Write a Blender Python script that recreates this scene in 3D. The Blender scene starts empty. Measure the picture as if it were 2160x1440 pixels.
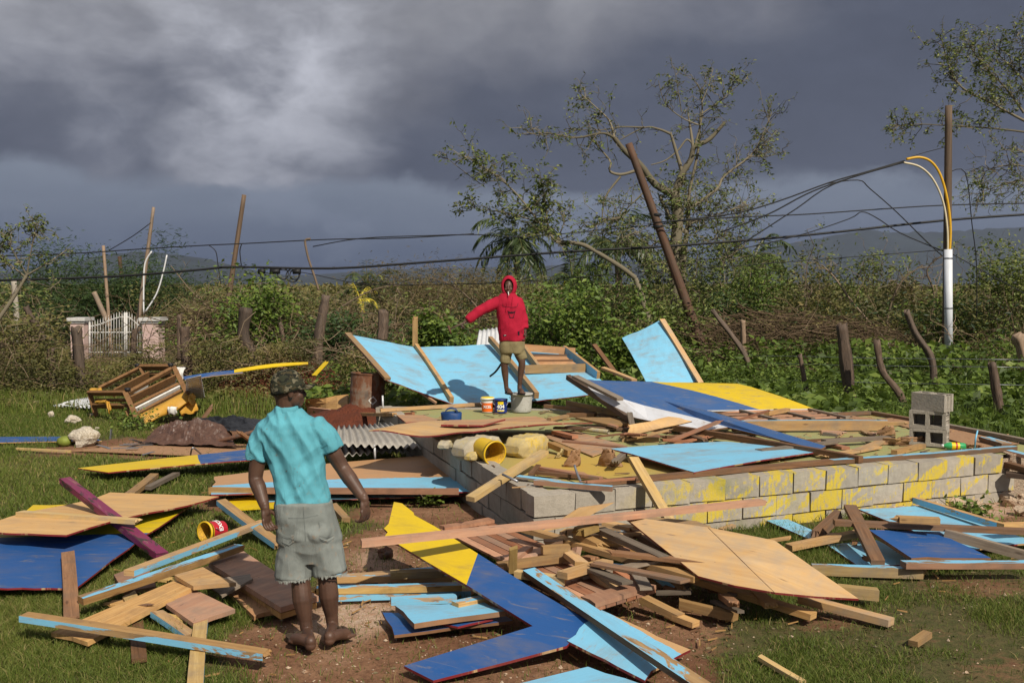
import bpy, bmesh, math, random
import numpy as np
from mathutils import Vector, Matrix, Quaternion
from mathutils.geometry import tessellate_polygon
R = math.radians
V = Vector
rng = random.Random(7)
nr = np.random.default_rng(11)
scene = bpy.context.scene
col = scene.collection
# ------------------------------------------------------------------ camera
CAMZ, F = 2.33, 2100.0
TH = math.atan(115 / F)
cd = bpy.data.cameras.new('camera'); cam = bpy.data.objects.new('camera', cd); col.objects.link(cam)
cam.location = (0, 0, CAMZ); cam.rotation_euler = (R(90) - TH, 0, 0)
cd.lens = 35; cd.sensor_width = 36; cd.sensor_fit = 'HORIZONTAL'; cd.clip_start = .1; cd.clip_end = 20000
scene.camera = cam
# ------------------------------------------------------------------ sun and sky
SUN = V((.47, -.80, .86)).normalized()
sl = bpy.data.lights.new('sun', 'SUN'); sl.energy = 5.0; sl.angle = R(.53); sl.color = (1, .92, .79)
so = bpy.data.objects.new('sun', sl); col.objects.link(so); so.rotation_euler = SUN.to_track_quat('Z', 'Y').to_euler()
so.location = (6, -10, 12)
scene.view_settings.view_transform = 'Standard'; scene.view_settings.look = 'None'
scene.view_settings.exposure = .14; scene.view_settings.gamma = 1
scene.render.engine = 'CYCLES'
scene.cycles.max_bounces = 6; scene.cycles.diffuse_bounces = 3; scene.cycles.glossy_bounces = 2
scene.cycles.transmission_bounces = 3; scene.cycles.volume_bounces = 0; scene.cycles.transparent_max_bounces = 4

class NT:
    """small helper to write node trees in few lines"""
    def __init__(s, tree):
        s.t = tree; tree.nodes.clear()
    def n(s, typ, out=0, **kw):
        nd = s.t.nodes.new(typ)
        for k, v in kw.items():
            if k.startswith('i') and k[1:].isdigit():
                s.put(nd.inputs[int(k[1:])], v)
            elif hasattr(nd, k) and k not in ('color',):
                setattr(nd, k, v)
            else:
                s.put(nd.inputs[k.replace('_', ' ')], v)
        return nd.outputs[out] if out is not None else nd
    def put(s, inp, v):
        if isinstance(v, bpy.types.NodeSocket): s.t.links.new(v, inp)
        elif isinstance(v, (tuple, list)) and len(v) == 3 and inp.type == 'RGBA': inp.default_value = (*v, 1)
        else: inp.default_value = v
    def math(s, op, a, b=0.0, c=None, clamp=False):
        nd = s.t.nodes.new('ShaderNodeMath'); nd.operation = op; nd.use_clamp = clamp
        s.put(nd.inputs[0], a); s.put(nd.inputs[1], b)
        if c is not None: s.put(nd.inputs[2], c)
        return nd.outputs[0]
    def vmath(s, op, a, b=(0, 0, 0)):
        nd = s.t.nodes.new('ShaderNodeVectorMath'); nd.operation = op
        s.put(nd.inputs[0], a)
        if op == 'SCALE': s.put(nd.inputs[3], b)
        else: s.put(nd.inputs[1], b)
        return nd.outputs[1 if op in ('DOT_PRODUCT', 'LENGTH', 'DISTANCE') else 0]
    def rng(s, v, a, b, c=0.0, d=1.0, smooth=False):
        nd = s.t.nodes.new('ShaderNodeMapRange'); nd.interpolation_type = 'SMOOTHSTEP' if smooth else 'LINEAR'
        for i, x in enumerate((v, a, b, c, d)): s.put(nd.inputs[i], x)
        return nd.outputs[0]
    def mix(s, f, a, b, mode='MIX'):
        nd = s.t.nodes.new('ShaderNodeMix'); nd.data_type = 'RGBA'; nd.blend_type = mode
        s.put(nd.inputs[0], f); s.put(nd.inputs[6], a); s.put(nd.inputs[7], b)
        return nd.outputs[2]
    def ramp(s, f, stops, interp='LINEAR'):
        nd = s.t.nodes.new('ShaderNodeValToRGB'); cr = nd.color_ramp; cr.interpolation = interp
        while len(cr.elements) < len(stops): cr.elements.new(.5)
        for e, (p, c) in zip(cr.elements, stops): e.position = p; e.color = (*c, 1)
        s.put(nd.inputs[0], f); return nd.outputs[0]
    def noise(s, vec, scale, detail=4, rough=.55, dist=0.0, out=0):
        return s.n('ShaderNodeTexNoise', out, Vector=vec, Scale=scale, Detail=detail, Roughness=rough, Distortion=dist)

world = bpy.data.worlds.new('World'); scene.world = world; world.use_nodes = True
w = NT(world.node_tree)
d = w.n('ShaderNodeTexCoord', 0)
sep = w.n('ShaderNodeSeparateXYZ', None, Vector=d); dx, dy, dz = sep.outputs[0], sep.outputs[1], sep.outputs[2]
st = w.vmath('MULTIPLY', d, (1.0, 1.0, 1.7))
warp = w.noise(st, 5.0, 4, .55, 0, 1)
wv = w.vmath('SUBTRACT', warp, (.5, .5, .5))
stw = w.vmath('ADD', st, w.vmath('SCALE', wv, .10))
nA = w.noise(stw, 5.0, 5, .5)                  # big billows
nB = w.noise(stw, 14.0, 6, .55)                # smaller puffs
nL = w.noise(w.vmath('MULTIPLY', stw, (1, 1, 2.5)), 7.0, 5, .55)
dA, dB, dL = (w.math('SUBTRACT', q_, .5) for q_ in (nA, nB, nL))
dw = w.vmath('ADD', d, w.vmath('SCALE', wv, .16))
def blob(px, py, w0, w1):
    a, b = (px - 1080) / F, (605 - py) / F
    v = V((a, 1, b)).normalized()
    return w.rng(w.vmath('DOT_PRODUCT', w.vmath('NORMALIZE', dw), tuple(v)), math.cos(w1), math.cos(w0), 0, 1, True)
low = w.ramp(w.math('ADD', dz, w.math('MULTIPLY', dL, .05)), [(0, (.056, .072, .120)), (.03, (.070, .090, .140)), (.07, (.122, .146, .194)), (.11, (.165, .190, .238)), (.2, (.17, .195, .24))])
low = w.mix(w.math('MULTIPLY', blob(1220, 425, .0, .10), w.rng(nB, .40, .66, 0, .55, True)), low, (.24, .28, .35))
low = w.mix(w.math('MULTIPLY', blob(560, 400, .0, .16), w.rng(nB, .45, .66, 0, .3, True)), low, (.22, .25, .32))
vb = w.math('ADD', dz, w.math('ADD', w.math('MULTIPLY', dB, .045), w.math('MULTIPLY', dA, .065)))
edge = w.rng(vb, .090, .110, 0, 1, True)       # ragged lower edge of the cloud bank
tt = w.math('ADD', w.math('SUBTRACT', dz, w.math('MULTIPLY', w.math('MAXIMUM', w.math('ADD', dx, .12), 0.0), .30)), w.math('ADD', w.math('MULTIPLY', dA, .20), w.math('MULTIPLY', dB, .06)))
bank = w.ramp(w.rng(tt, .105, .275), [(0, (.060, .069, .098)), (.22, (.070, .079, .108)), (.5, (.120, .126, .152)), (.8, (.182, .186, .208)), (1, (.225, .228, .250))])
hi = w.math('MAXIMUM', blob(560, 110, .01, .15), w.math('MULTIPLY', blob(560, 240, .0, .14), .8))
hi = w.math('MAXIMUM', hi, w.math('MULTIPLY', blob(180, 130, .0, .16), .38))
hi = w.math('MULTIPLY', hi, w.rng(w.math('ADD', w.math('MULTIPLY', nA, .6), w.math('MULTIPLY', nB, .4)), .36, .62, .25, 1, True))
bank = w.mix(w.math('MULTIPLY', hi, .9), bank, (.42, .43, .48))
bank = w.vmath('SCALE', bank, w.math('ADD', 1.0, w.math('MULTIPLY', dB, .45)))
c1 = w.mix(edge, low, bank)
sky = w.n('ShaderNodeTexSky', 0, sky_type='NISHITA', sun_disc=False, sun_elevation=math.asin(SUN.z), sun_rotation=math.atan2(SUN.x, SUN.y))
cl10 = w.vmath('SCALE', c1, 12.5)
behind = w.rng(w.math('ADD', dy, w.math('MULTIPLY', w.math('SUBTRACT', nA, .5), 1.2)), .15, -.45, 0, .16, True)
allc = w.mix(behind, cl10, sky)
bg = w.n('ShaderNodeBackground', 0, Color=allc, Strength=.1)
w.n('ShaderNodeOutputWorld', None, Surface=bg)

# ------------------------------------------------------------------ pixel helpers: a pixel plus a height (or a distance) gives a place in the world
def ray(px, py):
    a, b = (px - 1080) / F, -(py - 720) / F
    return V((a, math.cos(TH) + b * math.sin(TH), -math.sin(TH) + b * math.cos(TH)))
def P(px, py, z=0.0):
    r = ray(px, py); return V((0, 0, CAMZ)) + r * ((z - CAMZ) / r.z)
def D(px, py, Y):
    r = ray(px, py); return V((0, 0, CAMZ)) + r * (Y / r.y)

# ------------------------------------------------------------------ materials
MATS = {}
def newmat(name):
    m = bpy.data.materials.new(name); m.use_nodes = True; MATS[name] = m
    return m, NT(m.node_tree)
def finish(t, color, rough=.7, bump=None, bstr=.3, bdist=.01, metal=0.0, spec=.3, extra=None):
    b = t.n('ShaderNodeBsdfPrincipled', None, Base_Color=color, Roughness=rough, Metallic=metal)
    b.inputs['Specular IOR Level'].default_value = spec
    if bump is not None:
        t.put(b.inputs['Normal'], t.n('ShaderNodeBump', 0, Height=bump, Strength=bstr, Distance=bdist))
    if extra: extra(b)
    t.n('ShaderNodeOutputMaterial', None, Surface=b.outputs[0])
def uvvec(t, rnd=40.0):
    uv = t.n('ShaderNodeUVMap', 0, uv_map='UVMap')
    r = t.n('ShaderNodeObjectInfo', 5)
    return t.vmath('ADD', uv, t.n('ShaderNodeCombineXYZ', 0, X=t.math('MULTIPLY', r, rnd), Y=t.math('MULTIPLY', r, rnd * .37), Z=0)), r
def wood_nodes(t, c_lo, c_hi, gr=26.0, along=1.6, dirt=.5, spread=.48):
    v, r = uvvec(t)
    g = t.noise(t.vmath('MULTIPLY', v, (along, gr, 1)), 1.0, 5, .6, 1.2)
    g2 = t.noise(t.vmath('MULTIPLY', v, (along * 3, gr * 4, 1)), 1.0, 3, .6, .3)
    f = t.rng(t.math('ADD', t.math('MULTIPLY', g, .75), t.math('MULTIPLY', g2, .25)), .36, .66)
    c = t.mix(f, c_lo, c_hi)
    kn = t.n('ShaderNodeTexVoronoi', 0, Vector=t.vmath('MULTIPLY', v, (2.6, 9, 1)), Scale=1.0)
    c = t.mix(t.rng(kn, .05, .14, .75, 0, True), c, (c_lo[0] * .35, c_lo[1] * .3, c_lo[2] * .3))
    big = t.noise(t.n('ShaderNodeTexCoord', 3), 5.0, 4, .65)
    c = t.mix(t.rng(big, .5, .78, 0, dirt), c, (.13, .075, .04))
    r2 = t.math('FRACT', t.math('MULTIPLY', r, 7.31))
    lum = (c_lo[0] + c_hi[0] + c_lo[1] + c_hi[1]) * .22
    c = t.mix(t.math('MULTIPLY', r2, t.rng(big, .3, .7, .08, .62)), c, (lum * .95, lum * .84, lum * .70))
    nl = t.n('ShaderNodeTexVoronoi', 0, Vector=t.vmath('MULTIPLY', v, (5, 14, 1)), Scale=1.0)
    c = t.mix(t.rng(nl, .03, .06, .8, 0), c, (.03, .02, .015))
    br = t.rng(r, 0, 1, 1 - spread, 1.08)
    c = t.vmath('SCALE', c, br)
    return c, t.math('ADD', t.math('MULTIPLY', g, .7), t.math('MULTIPLY', g2, .3)), v
def wood(name, lo, hi, **k):
    m, t = newmat(name); c, h, v = wood_nodes(t, lo, hi, **k); finish(t, c, .72, h, .45, .004)
wood('pine', (.40, .205, .065), (.61, .37, .140))
wood('pine_yellow', (.45, .275, .075), (.65, .44, .160))
wood('ply', (.48, .27, .095), (.60, .37, .145), gr=9, along=.7, spread=.12, dirt=.25)
wood('ply_orange', (.36, .175, .075), (.54, .29, .13), gr=12, along=.7, spread=.15)
wood('brown', (.17, .078, .033), (.33, .165, .075))
wood('redwood', (.30, .105, .045), (.46, .20, .10), gr=18)
wood('pinkwood', (.42, .20, .115), (.58, .31, .18), gr=14)
wood('grey', (.17, .13, .095), (.31, .245, .18), dirt=.5)
wood('dark', (.06, .038, .026), (.14, .085, .055))
wood('driftpost', (.045, .030, .022), (.20, .135, .095), gr=34, along=3.5, dirt=.6)
wood('polewood', (.10, .062, .038), (.22, .145, .09), gr=30, along=.6)
wood('polered', (.06, .028, .015), (.145, .068, .036), gr=30, along=.6)
wood('stickwood', (.20, .13, .08), (.40, .28, .19), gr=25, along=2)
def painted(name, colr, chip=.5, under=((.36, .20, .08), (.58, .37, .17)), rough=.5, dirt=.5, stretch=(3, 9), two=None, soil=(.24, .17, .11)):
    """paint brushed over wood, worn through where the noise says so; two = (colour, a, b, c): second colour where a*u+b*v > c on the sheet"""
    m, t = newmat(name)
    wc, h, v = wood_nodes(t, *under)
    n1 = t.noise(t.vmath('MULTIPLY', v, (stretch[0], stretch[1], 1)), 1.0, 6, .65, .6)
    n2 = t.noise(v, 2.3, 5, .6)
    n3 = t.noise(t.vmath('MULTIPLY', v, (1.2, 45, 1)), 1.0, 3, .6)
    cc = t.mix(t.rng(n3, .3, .75, 0, .35), colr, tuple(x * .8 for x in colr))
    if two:
        uvn = t.n('ShaderNodeSeparateXYZ', None, Vector=t.n('ShaderNodeUVMap', 0, uv_map='Norm'))
        s_ = t.math('ADD', t.math('MULTIPLY', uvn.outputs[0], two[1]), t.math('MULTIPLY', uvn.outputs[1], two[2]))
        s_ = t.math('ADD', s_, t.math('MULTIPLY', t.math('SUBTRACT', t.noise(v, 14.0, 3), .5), two[4] if len(two) > 4 else .012))
        c2 = t.mix(t.rng(n3, .3, .75, 0, .3), two[0], tuple(x * .8 for x in two[0]))
        cc = t.mix(t.math('GREATER_THAN', s_, two[3]), cc, c2)
    cc = t.mix(t.math('MULTIPLY', t.rng(n2, .45, .75, 0, dirt), t.rng(n1, .35, .6)), cc, soil)
    scr = t.noise(t.vmath('MULTIPLY', v, (2.0, 11, 1)), 1.0, 8, .72, 1.5)
    cc = t.mix(t.rng(scr, .575, .66, 0, .75), cc, (soil[0] * 1.3, soil[1] * 1.3, soil[2] * 1.2))
    mask = t.rng(n1, .5 - (chip - .5) * .55 + .13, .5 - (chip - .5) * .55 + .16, 0, 1)
    c = t.mix(mask, cc, wc)
    finish(t, c, rough, t.math('ADD', t.math('MULTIPLY', h, .35), t.math('MULTIPLY', mask, -.4)), .35, .004, spec=.35)
SKYB, ROY, YEL, WHT = (.19, .47, .66), (.016, .078, .250), (.62, .43, .008), (.60, .61, .64)
painted('blue', SKYB, .36, dirt=.75)
painted('blue_chip', SKYB, .69, stretch=(2.2, 10))
painted('blue_mud', SKYB, .36, dirt=.8)
painted('royal', ROY, .34, dirt=.7, soil=(.15, .13, .12))
painted('royal_worn', (.035, .10, .26), .40, soil=(.16, .15, .15))
painted('yellow', YEL, .34, dirt=.7, soil=(.30, .20, .05))
painted('white', WHT, .22, under=((.30, .24, .19), (.46, .38, .30)))
painted('rededge', (.20, .020, .024), .62, stretch=(6, 6))
painted('magenta', (.17, .022, .070), .62, under=((.03, .02, .02), (.08, .05, .04)), dirt=.2, stretch=(4, 12))
painted('ply_blue_edge', SKYB, .2, two=((.46, .255, .12), .10, 1.0, .46, .05))
painted('yel_roy', YEL, .25, two=(ROY, 1.0, 0.10, .56), soil=(.3, .22, .08))
painted('roy_yel_left', ROY, .2, two=(YEL, -.05, 1.0, .50), soil=(.14, .12, .10))
painted('roy_yel', (.035, .10, .26), .3, two=(YEL, 1.0, -.22, .40), soil=(.16, .14, .13))
painted('blue_bare', SKYB, .25, two=((.5, .3, .14), 1.0, .25, 1.03, .06))

def plain(name, colr, rough=.6, var=.25, scale=8.0, metal=0.0, spec=.3, bump=.15, c2=None, dist=.01):
    m, t = newmat(name)
    oc = t.n('ShaderNodeTexCoord', 3)
    n = t.noise(oc, scale, 5, .6); n2 = t.noise(oc, scale * 6, 4, .6)
    c = t.mix(t.rng(n, .3, .7), tuple(x * (1 - var) for x in colr), tuple(min(1, x * (1 + var)) for x in colr))
    if c2: c = t.mix(t.rng(t.math('ADD', t.math('MULTIPLY', n, .6), t.math('MULTIPLY', n2, .4)), .48, .62), c, c2)
    finish(t, c, rough, n2, bump, dist, metal, spec)
plain('concrete', (.34, .30, .245), .9, .2, 6, bump=.5, c2=(.26, .235, .20))
plain('footing', (.40, .31, .225), .95, .3, 9, bump=.9, dist=.03, c2=(.22, .13, .08))
plain('stone', (.52, .46, .37), .9, .3, 7, bump=.9, dist=.03, c2=(.30, .24, .16))
plain('rubble', (.50, .38, .27), .95, .3, 7, bump=.9, dist=.03, c2=(.30, .18, .11))
plain('redsoil', (.13, .035, .016), .95, .35, 5, bump=1.0, dist=.05, c2=(.075, .022, .012))
plain('white_plastic', (.66, .66, .63), .4, .1)
plain('conduit', (.58, .60, .64), .45, .06, 3, bump=.02)
plain('cream_cable', (.58, .50, .34), .5, .1)
plain('yellow_cable', (.60, .34, .02), .45, .08)
plain('black_rubber', (.012, .012, .013), .55, .2)
plain('steel', (.30, .31, .33), .42, .15, 6, metal=.75)
plain('galv', (.55, .56, .57), .42, .15, 4, metal=.2, c2=(.47, .47, .46))
plain('zinc_rust', (.34, .315, .28), .7, .25, 4, metal=.1, c2=(.27, .245, .21))
plain('rust', (.15, .07, .04), .85, .35, 7, bump=.5, c2=(.085, .06, .045))
plain('rust_iron', (.12, .06, .04), .8, .3, 12)
plain('tarp_brown', (.095, .047, .030), .5, .4, 6, spec=.5, c2=(.05, .026, .02))
plain('tarp_black', (.016, .017, .020), .45, .3, 6, spec=.5)
plain('sofa_cover', (.46, .25, .035), .55, .2, 5, spec=.35, c2=(.38, .19, .022))
plain('sofa_wood', (.20, .10, .038), .75, .45, 9, c2=(.13, .07, .03))
plain('paper', (.62, .61, .57), .8, .15, 12)
plain('sack', (.40, .35, .26), .85, .2, 7, c2=(.42, .33, .14), bump=.35)
plain('sack_yellow', (.42, .33, .16), .85, .25, 6, c2=(.52, .36, .045), bump=.35)
plain('cardboard', (.32, .185, .10), .85, .25, 6, c2=(.24, .125, .065))
plain('yellow_bucket', (.62, .40, .015), .42, .12, 5, c2=(.55, .33, .02))
plain('bucket_inside', (.52, .30, .02), .7, .3, 9, c2=(.30, .16, .03))
plain('bucket_grey', (.42, .41, .38), .75, .15, 14, c2=(.30, .29, .26), bump=.4)
plain('label_orange', (.72, .13, .012), .45, .06)
plain('label_blue', (.014, .03, .16), .4, .15)
plain('label_yellow', (.68, .50, .01), .45, .1)
plain('label_red', (.42, .018, .03), .45, .15)
plain('letter_white', (.72, .72, .70), .5, .05)
plain('bag_blue', (.012, .045, .15), .5, .3)
plain('bottle_green', (.035, .30, .10), .2, .1, spec=.6, bump=.02)
plain('coconut', (.16, .19, .03), .6, .3)
plain('gate_white', (.55, .54, .52), .6, .15, 9, c2=(.40, .37, .33))
plain('pillar_pink', (.52, .37, .34), .85, .15, 3, c2=(.42, .33, .28))
plain('green_cloth', (.03, .09, .03), .9)
plain('frond_yellow', (.46, .38, .04), .6, .3)
plain('cable_white', (.62, .62, .62), .5, .05)

def floor_mat():
    m, t = newmat('floor_green'); oc = t.n('ShaderNodeTexCoord', 3)
    n = t.noise(oc, 1.6, 6, .62); n2 = t.noise(oc, 9, 6, .65); n3 = t.noise(oc, 60, 3)
    c = t.mix(t.rng(n, .35, .65), (.29, .275, .10), (.245, .265, .125))
    c = t.mix(t.rng(n2, .5, .68, 0, .75), c, (.33, .25, .11))
    c = t.mix(t.rng(t.noise(t.vmath('ADD', oc, (9, 2, 0)), 2.4, 5), .55, .72, 0, .75), c, (.34, .19, .095))
    c = t.mix(t.rng(t.vmath('DISTANCE', oc, (.55, 1.55, .0)), .35, 1.25, .8, 0, True), c, (.46, .285, .045))
    finish(t, c, .85, n3, .4, .006)
floor_mat()
def block_mat():
    m, t = newmat('block'); oc = t.n('ShaderNodeTexCoord', 3); r = t.n('ShaderNodeObjectInfo', 5)
    geo = t.n('ShaderNodeNewGeometry', 0)
    n = t.noise(oc, 14, 5, .6); n3 = t.n('ShaderNodeTexVoronoi', 0, Vector=oc, Scale=160.0); n2 = t.noise(oc, 55, 5, .7)
    c = t.mix(t.rng(n, .3, .7), (.30, .265, .215), (.40, .355, .29))
    c = t.mix(t.rng(n2, .55, .75, 0, .6), c, (.15, .13, .11))
    tint = t.rng(r, 0, 1, .86, 1.1); c = t.vmath('SCALE', c, tint)
    sx = t.n('ShaderNodeSeparateXYZ', None, Vector=geo)
    # brushed yellow paint: slanted strokes
    sk = t.n('ShaderNodeCombineXYZ', 0, X=t.math('SUBTRACT', t.math('MULTIPLY', sx.outputs[0], 3.0), t.math('MULTIPLY', sx.outputs[2], 3.4)), Y=t.math('MULTIPLY', sx.outputs[2], 2.0), Z=t.math('MULTIPLY', r, 3.0))
    st1 = t.noise(sk, 1.0, 5, .62, .4)
    fine = t.noise(t.vmath('MULTIPLY', oc, (30, 30, 8)), 1.0, 4, .7)
    s = t.math('ADD', t.math('MULTIPLY', st1, .72), t.math('MULTIPLY', fine, .28))
    far = t.rng(sx.outputs[0], .8, 2.0, 0, 1, True)
    msk = t.math('MULTIPLY', t.rng(s, .485, .555, 0, .97, True), far)
    c = t.mix(t.math('MULTIPLY', msk, t.rng(fine, .32, .55, .55, .95)), c, (.55, .41, .03))
    gr = t.math('MULTIPLY', t.rng(t.noise(geo, 2.2, 4), .5, .68, 0, .55), t.math('MULTIPLY', far, t.rng(sx.outputs[0], 3.2, 2.2)))
    c = t.mix(gr, c, (.17, .19, .045))
    finish(t, c, .93, t.math('ADD', t.math('MULTIPLY', n2, .8), t.math('MULTIPLY', n3, .2)), .8, .008)
block_mat()
def rust_barrel():
    m, t = newmat('barrel'); oc = t.n('ShaderNodeTexCoord', 3)
    n = t.noise(t.vmath('MULTIPLY', oc, (3, 3, 1.6)), 2.0, 6, .65); n2 = t.noise(oc, 22, 5, .7)
    c = t.ramp(n, [(.30, (.055, .035, .028)), (.45, (.16, .065, .032)), (.55, (.20, .15, .11)), (.66, (.10, .075, .06))])
    c = t.mix(t.rng(n2, .5, .7, 0, .7), c, (.19, .075, .03))
    finish(t, c, .8, n2, .4, .006, .1)
rust_barrel()

def leafmat(name, cols, trans=.24, rough=.55, spec=.35):
    m, t = newmat(name)
    a = t.n('ShaderNodeAttribute', 2, attribute_name='tint')
    c = t.ramp(a, [(i / (len(cols) - 1), cc) for i, cc in enumerate(cols)])
    p = t.n('ShaderNodeBsdfPrincipled', None, Base_Color=c, Roughness=rough); p.inputs['Specular IOR Level'].default_value = spec
    tr = t.n('ShaderNodeBsdfTranslucent', 0, Color=t.mix(.35, c, (.14, .20, .02)))
    t.n('ShaderNodeOutputMaterial', None, Surface=t.n('ShaderNodeMixShader', 0, i0=trans, i1=p.outputs[0], i2=tr))
leafmat('leaf_lush', [(0.044, 0.074, 0.016), (0.079, 0.132, 0.022), (0.129, 0.186, 0.028), (0.209, 0.264, 0.043)])
leafmat('leaf_tree', [(0.058, 0.082, 0.021), (0.096, 0.133, 0.030), (0.150, 0.180, 0.039), (0.230, 0.239, 0.068)])
leafmat('leaf_olive', [(0.074, 0.073, 0.023), (0.115, 0.109, 0.030), (0.157, 0.146, 0.041), (0.223, 0.165, 0.065)])
leafmat('leaf_dry', [(.095, .068, .035), (.135, .101, .049), (.176, .135, .061), (.121, .128, .041)])
leafmat('leaf_dark', [(.022, .042, .016), (.038, .067, .021), (.054, .093, .026), (.080, .120, .032)])
leafmat('leaf_palm', [(.025, .042, .014), (.042, .064, .020), (.063, .087, .025), (.154, .140, .042)], .2, .45)
leafmat('grassmat', [(0.058, 0.087, 0.013), (0.094, 0.130, 0.020), (0.137, 0.174, 0.031), (0.195, 0.191, 0.050), (0.364, 0.267, 0.121)], .3, .6, .25)
leafmat('weedmat', [(0.052, 0.082, 0.014), (0.086, 0.136, 0.020), (0.131, 0.190, 0.029), (0.205, 0.257, 0.051)], .35)
leafmat('twig', [(.081, .057, .039), (.132, .098, .067), (.196, .149, .103), (.276, .218, .155)], 0, .85, .1)
leafmat('bark', [(.06, .052, .036), (.115, .10, .068), (.18, .155, .108), (.25, .21, .145)], 0, .85, .1)
leafmat('deadbrush', [(.061, .041, .024), (.108, .074, .046), (.169, .119, .074), (.270, .203, .135)], 0, .85, .1)

def ground_mat():
    m, t = newmat('ground'); geo = t.n('ShaderNodeNewGeometry', 0)
    a = t.n('ShaderNodeAttribute', 2, attribute_name='dirt'); pl = t.n('ShaderNodeAttribute', 2, attribute_name='pale')
    n = t.noise(geo, 1.3, 6, .6); n2 = t.noise(geo, 11, 6, .7); n3 = t.noise(geo, 60, 4, .7); n4 = t.noise(geo, .012, 6, .65)
    gcol = t.mix(t.rng(n2, .3, .7), (.050, .060, .018), (.115, .092, .040))
    far = t.mix(t.rng(n4, .35, .65), (.045, .046, .026), (.075, .066, .040))
    dist = t.vmath('LENGTH', geo)
    gcol = t.mix(t.rng(dist, 40, 120), gcol, far)
    soil = t.mix(t.rng(n, .35, .65), (.155, .072, .038), (.27, .15, .085))
    soil = t.mix(t.rng(n2, .48, .66, 0, .8), soil, (.12, .055, .030))
    pale = t.mix(t.rng(n2, .35, .62), (.52, .39, .29), (.36, .21, .13))
    lim = t.math('ADD', pl, t.math('MULTIPLY', t.math('SUBTRACT', n2, .5), .9))
    soil = t.mix(t.rng(lim, .35, .6), soil, pale)
    mm = t.math('ADD', a, t.math('MULTIPLY', t.math('SUBTRACT', n2, .5), .8))
    c = t.mix(t.rng(mm, .32, .55), gcol, soil)
    c = t.mix(t.rng(n3, .5, .68, 0, .6), c, (.055, .030, .018))
    vo = t.n('ShaderNodeTexVoronoi', 0, Vector=geo, Scale=16.0)
    c = t.mix(t.math('MULTIPLY', t.rng(vo, .06, .14, .6, 0), t.rng(mm, .4, .6)), c, (.42, .32, .24))
    finish(t, c, .95, t.math('ADD', t.math('MULTIPLY', n2, .6), t.math('MULTIPLY', n3, .4)), .9, .03, spec=.15)
ground_mat()
plain('hillmat', (.022, .030, .030), .95, .35, .004, bump=0)

def simple(name, c, rough=.8, spec=.2):
    m, t = newmat(name); finish(t, c, rough, spec=spec)
def skinmat():
    m, t = newmat('skin'); oc = t.n('ShaderNodeTexCoord', 3)
    n = t.noise(oc, 9, 4, .6); n2 = t.noise(oc, 90, 3, .6)
    c = t.mix(t.rng(n, .3, .7), (.060, .030, .019), (.100, .052, .033))
    def ex(b): b.inputs['Subsurface Weight'].default_value = .04
    finish(t, c, .5, n2, .2, .002, spec=.4, extra=ex)
skinmat()
def clothmat(name, c, stain=None, weave=500, rough=.85, fade=.18):
    m, t = newmat(name); oc = t.n('ShaderNodeTexCoord', 3)
    n = t.noise(oc, 5, 5, .6); n2 = t.noise(oc, 22, 5, .65); n3 = t.noise(oc, weave, 1)
    cc = t.mix(t.rng(n, .3, .7), tuple(x * (1 - fade) for x in c), tuple(min(1, x * (1 + fade)) for x in c))
    if stain: cc = t.mix(t.rng(n2, .58, .72, 0, .75), cc, stain)
    wr = t.noise(t.vmath('MULTIPLY', oc, (16, 16, 4.5)), 1.0, 3, .5, 1.0)
    finish(t, cc, rough, t.math('ADD', t.math('MULTIPLY', wr, .85), t.math('MULTIPLY', n3, .15)), .55, .02, spec=.15)
clothmat('shirt_aqua', (.10, .335, .40), (.14, .26, .27), fade=.14)
clothmat('denim', (.185, .20, .185), (.26, .19, .13), fade=.25)
clothmat('denim_dark', (.15, .165, .155), (.2, .15, .11))
clothmat('fray', (.24, .25, .225))
clothmat('hoodie_red', (.34, .011, .032), None, fade=.12)
clothmat('shorts_khaki', (.20, .165, .085), None)
clothmat('sandal', (.055, .038, .026))
simple('ink', (.02, .008, .014)); simple('eyewhite', (.16, .13, .11), .4); simple('lips', (.05, .018, .016), .5); simple('cigarette', (.75, .74, .70))
def camo():
    m, t = newmat('camo'); oc = t.n('ShaderNodeTexCoord', 3)
    v = t.vmath('MULTIPLY', oc, (1, 1, 1.6))
    n1 = t.noise(v, 17, 3, .5, .6); n2 = t.noise(t.vmath('ADD', v, (5, 3, 1)), 22, 3, .5, .5); n3 = t.noise(t.vmath('ADD', v, (2, 8, 4)), 26, 3, .5, .5)
    c = t.mix(t.math('GREATER_THAN', n1, .51), (.028, .030, .018), (.012, .013, .010))
    c = t.mix(t.math('GREATER_THAN', n2, .575), c, (.13, .115, .075))
    c = t.mix(t.math('GREATER_THAN', n3, .58), c, (.05, .040, .02))
    finish(t, c, .85, t.noise(oc, 300, 2), .2, .003, spec=.15)
camo()
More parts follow.
